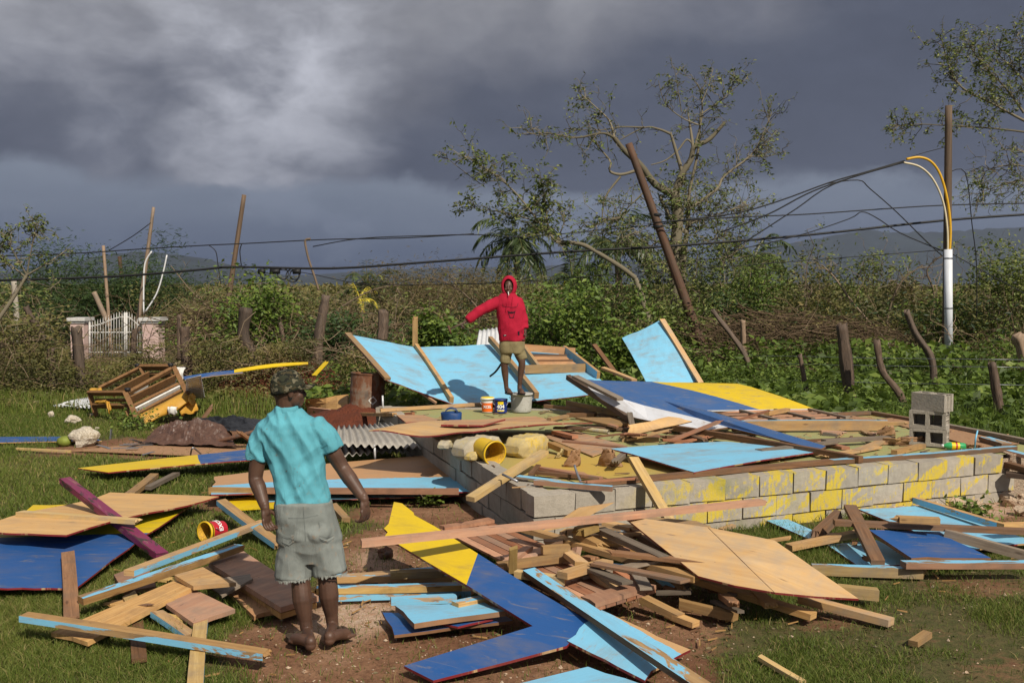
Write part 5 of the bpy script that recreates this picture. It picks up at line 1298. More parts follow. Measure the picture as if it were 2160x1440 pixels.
plank('yellow_board', 'splintered yellow board standing out of the red soil mound', D(662, 792, 19.0), D(688, 764, 19.2), .12, .02, 'yellow', cat='board', split=2)
zz = .35
board('pale broken plywood piece behind the face of the man in the cap, upper', ((644, 860, .20), (738, 868, .30), (734, 832, .50), (646, 842, .40)), 'pine', .03)
board('pale broken plywood piece behind the man in the cap, lower', ((648, 872, .10), (742, 893, .12), (740, 868, .30), (650, 858, .25)), 'pinkwood', .03)
board('pale grey board on edge behind the shoulder of the man in the cap', ((694, 898, .10), (744, 893, .12), (740, 876, .24), (692, 884, .20)), 'grey', .04)
# ------------------------------------------------------------------ fence posts
def post(label, pts, r0, r1=None, Y0=None, mat='driftpost', name='fence_post', cat='fence post', k=13, seed=0, cut=True, zbase=0.0, group=None):
    """knotty round post; the first pixel stands on the ground unless a distance is given"""
    if Y0 is None: base = P(pts[0][0], pts[0][1], zbase); Y0 = base.y
    else: base = D(pts[0][0], pts[0][1], Y0)
    ps = [base] + [D(a, c, Y0) for a, c in pts[1:]]
    if len(ps) == 2: ps.insert(1, ps[0].lerp(ps[1], .5) + V((rng.uniform(-.02, .02), 0, 0)))
    ps = smooth_path(ps, 5); n = len(ps); r1 = r1 or r0 * .8; b = Build(); rr = random.Random(seed + int(pts[0][0]))
    rad = [(r0 + (r1 - r0) * i / (n - 1)) * (1 + rr.uniform(-.09, .09)) for i in range(n)]
    b.tube(ps, rad, k)
    for i, v_ in enumerate(b.v):
        j = i % k; c_ = ps[min(i // k, n - 1)]; v_ += (v_ - c_) * (.17 * math.sin(j * 2.4 + seed + (i // k) * .12) + .08 * math.sin(j * 5.3 + seed * 2) + rr.uniform(-.09, .09))
        if i // k == n - 1 and cut: v_.z += rr.uniform(-.02, .05)
    o = b.make(name, mat); local(o, base.copy()); return tag(o, label, cat, group)
FP = [('bent leaning fence post left of the yellow wall end', [(1590, 827), (1583, 790), (1567, 740), (1503, 655)], .075, .05),
      ('short thin fence post between the yellow wall and the thick post', [(1707, 858), (1697, 800), (1687, 750)], .055, .04),
      ('thick upright cracked fence post right of the yellow wall', [(1795, 870), (1787, 780), (1775, 685)], .105, .095),
      ('crooked fence post leaning left of the stacked blocks', [(1916, 880), (1897, 830), (1860, 780), (1849, 720)], .062, .055),
      ('tall S-shaped fence post behind the stacked blocks', [(1970, 842), (1965, 760), (1930, 703), (1912, 657)], .08, .06),
      ('straight fence post right of the stacked blocks', [(2113, 900), (2102, 830), (2092, 767)], .075, .065),
      ('pale fence post cut by the right edge of the picture', [(2172, 830), (2160, 750), (2146, 708)], .10, .12),
      ('fence post standing in front of the leaning blue panel', [(1336, 800), (1334, 760), (1330, 710)], .07, .055),
      ('fence post between the shutter and the leaning blue panel', [(1252, 790), (1246, 740), (1236, 690)], .08, .06),
      ('fence post in the bushes above the left tip of the fallen blue wall', [(806, 716), (808, 690), (809, 656)], .10, .09),
      ('thick vine covered fence post left of the gate', [(174, 832), (168, 760), (162, 690)], .10, .10),
      ('short fence post in the vines at the far left', [(110, 832), (110, 790), (107, 737)], .09, .08),
      ('fence post in the vines in front of the gate', [(279, 800), (281, 740), (284, 697)], .06, .055),
      ('thick fence post right of the gate', [(394, 800), (392, 740), (389, 692)], .11, .10),
      ('slim fence post just behind the thick post right of the gate', [(378, 760), (378, 700), (378, 668)], .05, .05),
      ('crooked fence post under the round green bush', [(542, 790), (530, 745), (513, 707), (520, 652)], .09, .12),
      ('leaning fence post right of the crooked one', [(602, 740), (597, 710), (592, 682)], .06, .05),
      ('tall fence post in the brush behind the cap', [(668, 780), (674, 700), (688, 626)], .12, .10),
      ('leaning rotten post at the far left in the brush', [(96, 720), (78, 690), (54, 648)], .10, .07)]
for i, (lb, pts, r0, r1) in enumerate(FP):
    Y0 = None if i not in (9, 10, 11, 12, 13, 14, 15, 16, 17, 18) else {9: 21, 10: 21.2, 11: 21.3, 12: 21.6, 13: 21.5, 14: 23, 15: 22, 16: 25, 17: 23, 18: 26}[i]
    post(lb, pts, r0, r1, Y0, seed=i, mat='driftpost' if i != 6 else 'stickwood')
post('pale broken stump behind the fence right of the leaning pole', [(1569, 742), (1568, 705), (1567, 678)], .07, .06, 24, 'stickwood', 'tree_stump', 'stump')
# fence wires
for i, (lb, yy) in enumerate((('top strand of fence wire on the right', (750, 752)), ('middle strand of fence wire on the right', (766, 768)), ('lowest strand of fence wire on the right', (800, 806)))):
    pts = [P(1592, 827, 0), P(1707, 858, 0), P(1795, 870, 0), P(1915, 879, 0), P(2113, 900, 0), P(2200, 880, 0)]
    ps = [D(1080 + F * p.x / p.y, yy[0] + (yy[1] - yy[0]) * k / 5 + 8 * k / 5, p.y - .08) for k, p in enumerate(pts)]
    rod('fence_wire', lb, ps, .0045, 'steel', 'wire', 4)
# ------------------------------------------------------------------ poles
def pole(label, a, c, Y0, r0, r1, mat, name='utility_pole', cat='utility pole', z0=0.0):
    A, B = D(a[0], a[1], Y0), D(c[0], c[1], Y0)
    if z0 is not None:
        dd = (B - A); A = A + dd * ((z0 - A.z) / dd.z) if abs(dd.z) > 1e-3 else A
    e = empty(name, A, label, cat); b = Build(); n = 14; ps = [A.lerp(B, i / n) - A for i in range(n + 1)]
    b.tube(ps, [r0 + (r1 - r0) * i / n for i in range(n + 1)], 12); b.make('shaft', mat, e); return e
lp = pole('reddish brown utility pole leaning left in front of the broken tree', (1492, 760), (1326, 303), 25.3, .135, .092, 'polered')
for x, y in ((1385, 453), (1388, 478)):
    b = Build(); c_ = D(x, y, 25.3) - lp.location; b.lathe([(.125, -.03), (.133, 0), (.125, .03)], 14, mat4=Matrix.Translation(c_)); b.make('wire_band', 'black_rubber', lp)
up_ = pole('upright wooden utility pole with grey conduit at the right', (1996, 800), (2001, 223), 25.2, .115, .085, 'polewood')
b = Build(); b.tube([D(2003, 796, 25.05) - up_.location, D(2001, 764, 25.05) - up_.location], .055, 12); b.make('conduit_foot', 'steel', up_)
b = Build(); b.tube([D(2001, 768, 25.05) - up_.location, D(2000, 526, 25.05) - up_.location], .10, 16); b.make('conduit', 'conduit', up_)
for y in (545, 650, 755):
    b = Build(); b.lathe([(.104, -.02), (.108, 0), (.104, .02)], 16, mat4=Matrix.Translation(D(2000.5, y, 25.05) - up_.location)); b.make('clamp', 'steel', up_)
for pts, m, r_ in (([(2003, 530), (2005, 480), (1998, 420), (1984, 370), (1965, 342), (1940, 332), (1912, 336)], 'yellow_cable', .032), ([(1999, 530), (1998, 480), (1989, 425), (1968, 378), (1940, 352), (1906, 343)], 'cream_cable', .026)):
    b = Build(); b.tube(smooth_path([D(x, y, 25.0) - up_.location for x, y in pts], 5), r_, 8); b.make('riser_cable', m, up_)
pole('broken wooden utility pole left of the man in the hoodie', (470, 710), (515, 411), 34, .10, .075, 'polewood')
pole('slim pale pole behind the right gate pillar', (290, 690), (324, 437), 32.5, .085, .05, 'stickwood', 'pole', 'pole')
pole('short pale pole behind the gate', (231, 690), (218, 518), 33, .055, .05, 'stickwood', 'pole', 'pole')
pole('leaning broken pole stub behind the gate', (232, 690), (198, 616), 33, .09, .08, 'stickwood', 'pole', 'pole', z0=None)
pole('thin brown pole in the distance right of the short pale pole', (262, 640), (252, 541), 48, .10, .09, 'polered', 'pole', 'pole')
pole('grey concrete post in the brush at the far left', (36, 680), (29, 590), 30, .08, .08, 'concrete', 'pole', 'pole')
pole('grey concrete stump behind the fence left of the conduit pole', (1866, 790), (1864, 722), 26, .19, .17, 'concrete', 'concrete_stump', 'stump')
for lb, pts in (('white bent conduit hanging beside the slim pale pole', [(320, 530), (306, 555), (303, 600), (303, 662)]), ('white thin conduit slanting onto the right gate pillar', [(352, 538), (344, 575), (330, 620), (306, 658)])):
    rod('conduit', lb, [D(x, y, 31.5) for x, y in pts], .024, 'cable_white', 'conduit')
WIRES = [('thickest black cable crossing the whole picture', [(-20, 592), (240, 583), (420, 569), (495, 563), (700, 566), (900, 553), (1210, 530), (1400, 520), (1700, 496), (1990, 465), (2200, 450)], 26, .034, 0),
         ('thin cable above the thick one at the left', [(-20, 541), (150, 535), (300, 525), (440, 517), (510, 514), (690, 505), (850, 502), (1000, 493)], 30, .018, 0),
         ('thin cable sagging between the broken pole and the hooked branch', [(440, 517), (455, 530), (460, 560), (466, 600)], 30, .014, 0),
         ('cable curling down from the broken pole', [(510, 514), (506, 530), (509, 560)], 30, .016, 0),
         ('cable from the slim pale pole down to the left', [(318, 470), (280, 498), (230, 528)], 31.5, .014, 0),
         ('thin cable running right from the hooked branch', [(660, 520), (760, 503), (900, 497), (1010, 495), (1100, 500), (1260, 486), (1560, 456)], 29, .016, 0),
         ('lower thin cable from the thick cable bundle to the right', [(500, 560), (640, 575), (760, 598), (900, 600), (1090, 595), (1330, 575), (1560, 560), (1990, 527)], 28, .013, 0),
         ('cable from the conduit pole down to the broken tree, upper', [(1908, 339), (1830, 362), (1750, 385), (1640, 425), (1540, 452), (1380, 470)], 25, .020, 0),
         ('cable from the conduit pole down to the broken tree, middle', [(1906, 341), (1770, 383), (1700, 410), (1620, 452), (1520, 490)], 25, .020, 0),
         ('cable from the conduit pole down to the broken tree, lower', [(1906, 343), (1760, 388), (1680, 440), (1600, 492), (1540, 530)], 25, .017, 0),
         ('looped cable hanging from the conduit pole cables', [(1740, 388), (1810, 380), (1835, 398), (1890, 446), (1950, 505), (1988, 540)], 25, .014, 0),
         ('level cable reaching the middle of the conduit pole', [(1400, 468), (1560, 458), (1700, 452), (1830, 443), (1990, 433), (2200, 428)], 27, .018, 0),
         ('lower level cable reaching the conduit pole', [(1540, 530), (1680, 498), (1790, 462), (1818, 447), (1850, 460), (1900, 492), (1990, 530)], 25.5, .014, 0),
         ('short cable tied to the top of the conduit pole', [(1912, 334), (1950, 322), (1996, 310)], 25.2, .010, 0),
         ('drooping cable right of the conduit pole', [(2000, 364), (2036, 364), (2050, 470), (2060, 560), (2060, 680)], 26, .013, 0),
         ('sloping cable from the conduit pole to the lower right', [(1998, 530), (2080, 575), (2200, 640)], 25.2, .012, 0),
         ('thin cable from the broken tree to the left behind the hoodie', [(1100, 590), (1180, 560), (1240, 540), (1330, 530)], 29, .012, 0)]
for lb, pts, Y0, r_, _ in WIRES:
    rod('cable', lb, [D(x, y, Y0) for x, y in pts], r_, 'black_rubber', 'cable', 6)
# splice boxes and coils hanging on the thick cable
ce = empty('cable_coils', D(600, 575, 26), 'black splice boxes and coiled cable hanging on the thick cable', 'cable coil')
for x, w_ in ((552, 14), (580, 20), (626, 16)):
    b = Build(); b.tube([D(x - w_ / 2, 573, 26) - ce.location, D(x + w_ / 2, 572, 26) - ce.location], .07, 10); b.make('splice_box', 'black_rubber', ce)
for x, y, r_ in ((597, 578, .14), (617, 581, .17), (622, 579, .13)):
    b = Build(); c_ = D(x, y, 26) - ce.location; b.tube([c_ + V((math.cos(a) * r_, .03 * math.sin(3 * a), math.sin(a) * r_)) for a in np.linspace(0, 2 * math.pi, 20)], .016, 5, cap=False); b.make('coil', 'black_rubber', ce)
rod('hooked_branch', 'broken hooked branch hanging over the cables', [D(655, 504, 28), D(644, 507, 28), (D(646, 525, 28)), D(652, 550, 28), D(664, 585, 28), D(672, 612, 28)], .032, 'stickwood', 'branch')
# ------------------------------------------------------------------ white gate between pink pillars
def pillar(label, x0, x1, ytop):
    A, B = D(x0, ytop, 31), D(x1, ytop, 31); w_ = (B - A).length; c_ = (A + B) / 2; e = empty('gate_pillar', (c_.x, c_.y, 0), label, 'pillar')
    b = Build(); b.box((w_ * .74, .55, c_.z - .12), Matrix.Translation((0, 0, (c_.z - .12) / 2))); b.make('shaft', 'pillar_pink', e)
    b = Build(); b.box((w_, .72, .10), Matrix.Translation((0, 0, c_.z - .07))); b.box((w_ * .86, .62, .07), Matrix.Translation((0, 0, c_.z - .155))); b.make('cap', 'gate_white', e)
pillar('pink left gate pillar with pale cap', 151, 189, 668); pillar('pink right gate pillar with pale cap', 301, 346, 668)
def gate(label, x0, x1, f):
    e = empty('gate', D((x0 + x1) / 2, 760, 31), label, 'gate'); n = max(6, int((x1 - x0) / 5.4))
    for i in range(n + 1):
        x = x0 + (x1 - x0) * i / n; t_ = f(i / n); b = Build(); b.tube([D(x, 752, 31) - e.location, D(x, t_, 31) - e.location, D(x, t_ - 7, 31) - e.location], [.014, .014, .003], 5); b.make('picket', 'gate_white', e)
    for dy in (5, 38, 80):
        b = Build(); b.tube([D(x0 + (x1 - x0) * i / 14, (f(i / 14) + dy) if dy == 5 else 663 + dy, 31.03) - e.location for i in range(15)], .022, 5); b.make('rail', 'gate_white', e)
    for x in (x0, x1):
        b = Build(); b.tube([D(x, 755, 31) - e.location, D(x, f(0 if x == x0 else 1) - 4, 31) - e.location], .03, 6); b.make('stile', 'gate_white', e)
gate('left leaf of the white arched metal gate', 189, 263, lambda t: 683 - 20 * (3 * t * t - 2 * t ** 3)); gate('right leaf of the white arched metal gate', 267, 301, lambda t: 663 + 21 * (3 * t * t - 2 * t ** 3))
# ------------------------------------------------------------------ trees
class Tree:
    def __init__(s): s.w = Plant(); s.f = Plant()
    def limb(s, pts, Y0, r0, r1, dyy=0.0, k=7, sub=4):
        r0 *= .66; r1 *= .7
        n = len(pts); ps = [D(x, y, Y0 + dyy * i / max(1, n - 1)) for i, (x, y) in enumerate(pts)]; ps = smooth_path(ps, sub)
        m = len(ps); s.w.tube(ps, np.linspace(r0, r1, m) * nr.uniform(.92, 1.08, m), k, nr.uniform(.3, .8)); return ps
    def twigs(s, path, n, ln, f0=.3, leaves=14, size=.11, up=.25, spread=1.0, r_=.012, sub=2, lean=V((0, 0, 0)), thi=1.0):
        m = len(path); C = []
        for _ in range(n):
            i = min(m - 2, int((f0 + (1 - f0) * rng.random()) * (m - 1))); a = path[i]; tg = (path[i + 1] - path[i]).normalized()
            dv = V((rng.gauss(0, 1), rng.gauss(0, .8), rng.gauss(0, 1))) * spread + tg * .6 + V((0, 0, up)) + lean
            L = ln * rng.uniform(.5, 1.2); e = a + dv.normalized() * L
            pth = wiggle(a, e, 6, .16); s.w.tube(pth, np.linspace(r_, r_ * .35, 6), 4, rng.random())
            tips = [pth]
            for _ in range(sub):
                j = rng.randint(1, 4); q = V(pth[j]); e2 = q + (dv.normalized() + V((rng.gauss(0, .7), rng.gauss(0, .7), rng.gauss(0, .7)))).normalized() * L * .5
                p2 = wiggle(q, e2, 4, .15); s.w.tube(p2, np.linspace(r_ * .6, r_ * .25, 4), 3, rng.random()); tips.append(p2)
            for pt in tips:
                nl = int(leaves * rng.uniform(.4, 1.4)); t = nr.uniform(.35, 1.0, nl) * (len(pt) - 1); i0 = np.minimum(t.astype(int), len(pt) - 2)
                C.append(pt[i0] + (pt[i0 + 1] - pt[i0]) * (t - i0)[:, None] + nr.normal(size=(nl, 3)) * size * .35)
        if C: s.f.leaves(np.concatenate(C), size, .42, .35, 0, thi)
    def make(s, name, label, base, leafm='leaf_tree', barkm='bark', cat='tree'):
        e = empty(name, base, label, cat); s.w.make('trunk', barkm, e, True, base)
        if s.f.v: s.f.make('crown', leafm, e, False, base)
        return e
def Z7(*p): return [(920 + x * .389, 100 + y * .389) for x, y in p]
t = Tree(); TY = 28.0
trunk = t.limb([(1432, 745), (1428, 640)] + Z7((1300, 1100), (1312, 900), (1290, 790)), TY, .30, .20, k=9)
la = t.limb(Z7((1295, 800), (1190, 745), (1110, 640), (1030, 570), (965, 490)), TY, .17, .09, -.5)
lb_ = t.limb(Z7((965, 490), (900, 465), (760, 490), (600, 465), (480, 475)), TY - .5, .06, .015, -.6); t.twigs(lb_, 27, .9, .15, 6, 0.117)
l2 = t.limb(Z7((965, 490), (940, 400), (860, 320), (770, 240)), TY - .5, .05, .012, .5); t.twigs(l2, 14, .7, .4, 6, 0.108)
l3 = t.limb(Z7((1130, 435), (1000, 432), (880, 450), (700, 440)), TY, .04, .012, -.4); t.twigs(l3, 12, .7, .1, 4, 0.099)
l4 = t.limb(Z7((1270, 470), (1210, 445), (1130, 435), (1000, 500)), TY, .06, .02); t.twigs(l4, 4, .6, .2, 3, 0.090)
l5 = t.limb(Z7((1270, 460), (1300, 560), (1335, 690), (1320, 760)), TY, .05, .11)
rt = t.limb(Z7((1290, 800), (1330, 690), (1380, 610), (1400, 540), (1480, 500), (1565, 408)), TY, .16, .07)
t.limb(Z7((1395, 560), (1380, 450), (1364, 350)), TY, .08, .02); t.limb(Z7((1400, 540), (1360, 500), (1310, 560), (1240, 615), (1165, 637)), TY, .05, .02)
l6 = t.limb(Z7((1400, 545), (1440, 380), (1435, 250), (1400, 180)), TY, .05, .012, .4); t.twigs(l6, 17, .8, .3, 4, 0.108)
l7 = t.limb(Z7((1420, 420), (1330, 380), (1240, 300), (1205, 180)), TY, .035, .01, -.4); t.twigs(l7, 11, .6, .3, 4, 0.108)
l8 = t.limb(Z7((1330, 350), (1310, 220), (1290, 100)), TY, .025, .008); t.twigs(l8, 9, .45, .2, 4, 0.108)
l9 = t.limb(Z7((1440, 360), (1540, 290), (1620, 220), (1690, 165)), TY, .035, .008, .3); t.twigs(l9, 17, .65, .2, 6, 0.117)
l10 = t.limb(Z7((1440, 300), (1480, 200), (1500, 120)), TY, .025, .008, .3); t.twigs(l10, 9, .5, .3, 4, 0.108)
st2 = t.limb([(1448, 745)] + Z7((1340, 1200), (1365, 950), (1370, 800), (1420, 560), (1432, 350)), TY + .4, .14, .03); t.twigs(st2, 11, .7, .3, 4, 0.099)
l11 = t.limb(Z7((1375, 875), (1520, 770), (1560, 700), (1700, 590), (1760, 500), (1820, 350)), TY + .2, .08, .015, .6); t.twigs(l11, 27, .9, .45, 4, 0.090)
l12 = t.limb(Z7((1700, 590), (1800, 590), (1900, 560)), TY + .5, .03, .008); t.twigs(l12, 8, .6, .2, 2, 0.090)
l13 = t.limb(Z7((1370, 960), (1450, 930), (1600, 880), (1700, 850)), TY + .2, .05, .012); t.twigs(l13, 17, .8, .2, 4, 0.099)
l14 = t.limb(Z7((1080, 670), (1000, 690), (940, 670), (945, 620), (880, 540), (822, 465)), TY - .2, .07, .02); t.twigs(l14, 6, .5, .3, 2, 0.090)
l15 = t.limb(Z7((1000, 700), (930, 790), (905, 860), (900, 950)), TY - .3, .05, .02); t.twigs(l15, 3, .5, .3, 3, 0.090)
l16 = t.limb(Z7((1365, 1010), (1280, 940), (1210, 800)), TY, .10, .06)
l17 = t.limb(Z7((1120, 790), (1040, 870), (960, 950), (920, 1010)), TY - .4, .03, .01); t.twigs(l17, 16, .8, .1, 6, 0.099)
for x, y, dx_, dy_ in ((1000, 920, -150, 60), (1100, 1000, -120, 80), (1230, 1050, -90, 60), (1450, 1050, 120, -40), (1500, 1150, 150, -60), (1350, 1150, -60, 40)):
    q_ = t.limb(Z7((x, y), (x + dx_ * .6, y + dy_ * .3), (x + dx_, y + dy_)), TY + rng.uniform(-.8, .8), .03, .01); t.twigs(q_, 19, .9, .0, 7, 0.108)
t.twigs(trunk, 60, 1.2, .05, 11, .12); t.twigs(st2, 46, 1.2, .02, 11, .12); t.twigs(l11, 30, 1.0, .0, 9, .11, up=-.5); t.twigs(l13, 30, 1.0, .0, 10, .11, up=-.5)
t.make('broken_tree', 'large storm broken tree with snapped limbs behind the leaning pole', D(1435, 760, TY))
t = Tree()
q0 = t.limb(Z7((1080, 1250), (1000, 1190), (870, 1110), (780, 1065), (650, 1055)), 26, .10, .07)
q1 = t.limb(Z7((650, 1055), (610, 980), (590, 830), (565, 700)), 26, .05, .012); t.twigs(q1, 30, .8, .15, 8, .13)
q2 = t.limb(Z7((640, 1040), (560, 950), (440, 800), (330, 700), (240, 640), (150, 590)), 26, .05, .01, -.4); t.twigs(q2, 45, .75, .1, 8, .13)
q3 = t.limb(Z7((560, 950), (400, 900), (260, 880), (180, 870)), 26, .03, .008); t.twigs(q3, 22, .6, .2, 7, .13)
q4 = t.limb(Z7((240, 740), (120, 650), (60, 600)), 26, .018, .006); t.twigs(q4, 4, .4, .5, 4, .12)
q5 = t.limb(Z7((650, 1050), (690, 960), (680, 900)), 26, .03, .01); t.twigs(q5, 16, .7, .1, 7, .12)
t.limb(Z7((1080, 1250), (1130, 1400), (1160, 1500)), 26, .10, .14)
t.make('leaning_tree', 'low leaning tree with leafy branches above the man in the hoodie', D(1372, 700, 26))
t = Tree()
def Z8(*p): return [(1560 + x * .4583, y * .4583) for x, y in p]
TR = 27.5
m0 = t.limb([(2330, 800), (2310, 520), (2270, 330), (2200, 270)], TR, .28, .14)
a1 = t.limb(Z8((1400, 590), (1309, 555), (1150, 470), (1020, 400), (960, 290), (925, 160)), TR, .07, .012, -.6); t.twigs(a1, 52, .75, .25, 9, 0.104)
a2 = t.limb(Z8((1400, 625), (1309, 608), (1150, 590), (980, 580), (800, 572), (680, 590)), TR, .05, .010, -.4); t.twigs(a2, 34, .6, .35, 9, 0.104)
a3 = t.limb(Z8((1309, 520), (1220, 400), (1120, 300), (1050, 200)), TR, .05, .010); t.twigs(a3, 45, .75, .1, 9, 0.104)
a4 = t.limb(Z8((1400, 470), (1309, 370), (1220, 280), (1140, 200)), TR, .05, .010, .4); t.twigs(a4, 37, .75, .1, 9, 0.104)
a5 = t.limb(Z8((1440, 400), (1350, 250), (1260, 150)), TR, .04, .010); t.twigs(a5, 34, .7, .1, 9, 0.104)
a6 = t.limb(Z8((1440, 760), (1309, 700), (1200, 690)), TR, .04, .010); t.twigs(a6, 10, .6, .2, 4, 0.104)
a7 = t.limb(Z8((1440, 860), (1309, 830), (1180, 860), (1080, 900)), TR, .05, .010); t.twigs(a7, 33, .8, .2, 6, 0.104, up=-.3)
a8 = t.limb(Z8((1420, 800), (1280, 760), (1150, 780), (1080, 830)), TR + .5, .04, .010); t.twigs(a8, 30, .8, .2, 5, 0.104, up=-.2)
t.make('leafy_tree', 'leafy tree reaching in from the right edge behind the conduit pole', D(2330, 830, TR))
t = Tree()
def Z1(*p): return [(x / 3, 400 + y / 3) for x, y in p]
b0 = t.limb([(-60, 760)] + Z1((-30, 850), (80, 690), (170, 540)), 20, .07, .045)
b1 = t.limb(Z1((170, 540), (290, 470), (400, 400)), 20, .03, .008); b2 = t.limb(Z1((170, 540), (100, 420), (30, 300)), 20, .03, .008); b3 = t.limb(Z1((170, 540), (190, 420), (215, 300), (230, 200)), 20, .025, .008)
b4 = t.limb(Z1((170, 560), (60, 470), (-30, 400)), 20, .03, .01); b5 = t.limb(Z1((175, 570), (300, 610), (410, 630)), 20, .015, .006); b6 = t.limb(Z1((40, 650), (-30, 660)), 20, .02, .01)
for q_, n_ in ((b3, 26), (b2, 22), (b4, 16)): t.twigs(q_, int(n_ * .7), .42, .45, 7, .09)
t.twigs(b1, 5, .3, .5, 4, .08); t.twigs(b5, 5, .3, .5, 4, .08)
t.make('young_tree', 'bare young tree with pale forked stems at the left edge', D(-60, 800, 20))
# palms
def palm(label, px, ytop, Y0, R_, nfr, base_r, tilt=0.0, yel=False, name='palm_tree', wind=V((.25, 0, .1)), fr=None):
    top = D(px, ytop, Y0); base = V((top.x - tilt, Y0, 0)); e = empty(name, base, label, 'palm tree')
    w_ = Plant(); pth = np.array([tuple(base.lerp(top, i / 8) + V((.12 * math.sin(i / 8 * 3), 0, 0))) for i in range(9)]); w_.tube(pth, np.linspace(base_r * 1.25, base_r, 9), 8, .5); w_.make('trunk', 'twig', e, True, base)
    f = Plant(); tp = V(pth[-1])
    for i in range(nfr):
        a = 2 * math.pi * i / nfr + rng.uniform(-.2, .2); el = rng.uniform(-.6, 1.45); d0 = (V((math.cos(a), math.sin(a), 0)) * math.cos(el) + V((0, 0, math.sin(el))) + wind).normalized(); L = R_ * rng.uniform(.75, 1.1)
        pts = []; p_ = tp.copy(); dd = d0.copy(); n = 12
        for k in range(n): pts.append(p_.copy()); dd = (dd + V((0, 0, -.09 - .022 * k * (1 - max(0, dd.z))))).normalized(); p_ = p_ + dd * (L / n)
        f.tube(pts, np.linspace(.03, .006, n), 3, .9); C, Dr = [], []
        for k in range(1, n):
            tg = (pts[k] - pts[k - 1]).normalized(); sd = tg.cross(V((0, 0, 1))).normalized()
            for s_ in (-1, 1):
                for g in range(3):
                    C.append(tuple(pts[k - 1].lerp(pts[k], g / 3))); Dr.append(tuple(sd * s_ * .75 + tg * .7 + V((0, 0, -.55 + rng.uniform(-.15, .15)))))
        f.leaves(np.array(C), L * .26, .10, 0, .7 if yel else 0, 1.0 if yel else .7, np.array(Dr), curl=.15)
    f.make('crown', 'frond_yellow' if yel else 'leaf_palm', e, False, base)
    if not yel:
        b = Build()
        for i in range(6):
            a = i * 1.05; b.lathe([(.001, -.16), (.10, -.10), (.13, 0), (.09, .12), (.001, .16)], 8, mat4=Matrix.Translation(tp - base + V((math.cos(a) * .28, math.sin(a) * .28, -.2))))
        b.make('coconut_cluster', 'frond_yellow', e)
    return e
palm('coconut palm with drooping fronds behind the man in the hoodie', 1086, 508, 60, 3.4, 26, .16)
palm('palm with hanging fronds half hidden behind the broken tree', 1300, 520, 45, 2.7, 20, .14)
palm('small palm in the brush left of the man in the hoodie', 775, 610, 40, 1.7, 16, .12)
palm('yellowed palm sprout in the brush left of the hoodie', 758, 634, 34, .75, 4, .04, yel=True)
palm('palm with torn fronds right of the broken tree', 1590, 545, 42, 2.3, 16, .13)
palm('small palm right of the coconut palm in the brush', 1205, 590, 48, 2.4, 16, .12)
# ------------------------------------------------------------------ bushes: each one a thing
def bush(label, px, ybase, ytop, wpx, Y0, leafm, n, size, aspect=.5, name='bush', cat='bush', stems=10, stemm='twig', fill=.8, tall=False, droop=.2, dry=0, stem_r=.02):
    bx_ = D(px, 700, Y0).x; ztop = D(px, ytop, Y0).z; rad = wpx / 2 / F * Y0; base = V((bx_, Y0, 0)); e = empty(name, base, label, cat)
    wd = Plant(); lf = Plant(); cl = []
    for i in range(stems):
        a = rng.uniform(0, 6.28); rr = math.sqrt(rng.random()) * rad
        tip = V((bx_ + math.cos(a) * rr, Y0 + math.sin(a) * rr * .7, ztop * rng.uniform(.5, .98) * (1 - .35 * (rr / rad) ** 2)))
        p_ = wiggle(base + V((math.cos(a) * rad * .25, math.sin(a) * rad * .2, 0)), tip, 7, .10); wd.tube(p_, np.linspace(stem_r, stem_r * .3, 7), 4, rng.random()); cl += [V(p_[k]) for k in (3, 4, 5, 6)]
        for _ in range(2):
            q_ = wiggle(p_[rng.randint(2, 5)], tip + V((rng.gauss(0, .4), rng.gauss(0, .3), rng.gauss(0, .3))) * rad, 5, .12); wd.tube(q_, np.linspace(stem_r * .5, stem_r * .2, 5), 3, rng.random()); cl += [V(q_[3]), V(q_[4])]
    cl = np.array([tuple(c) for c in cl]); cr = np.clip(rad * .30, .18, .6)
    ix = nr.integers(0, len(cl), n); pos = cl[ix] + nr.normal(size=(n, 3)) * np.array([cr, cr * .9, cr * .75]) * fill
    pos[:, 2] = np.where(pos[:, 2] < .02, np.abs(pos[:, 2]) * .5 + .03, pos[:, 2])
    ct = nr.uniform(0, .55, len(cl))
    lf.leaves(pos, size, aspect, droop, 0, 1); lf.t[-1] = np.clip(np.repeat(ct[ix] + nr.uniform(0, .45, n), 4), 0, 1)
    wd.make('stems', stemm, e, True, base); lf.make('foliage', leafm, e, False, base); return e
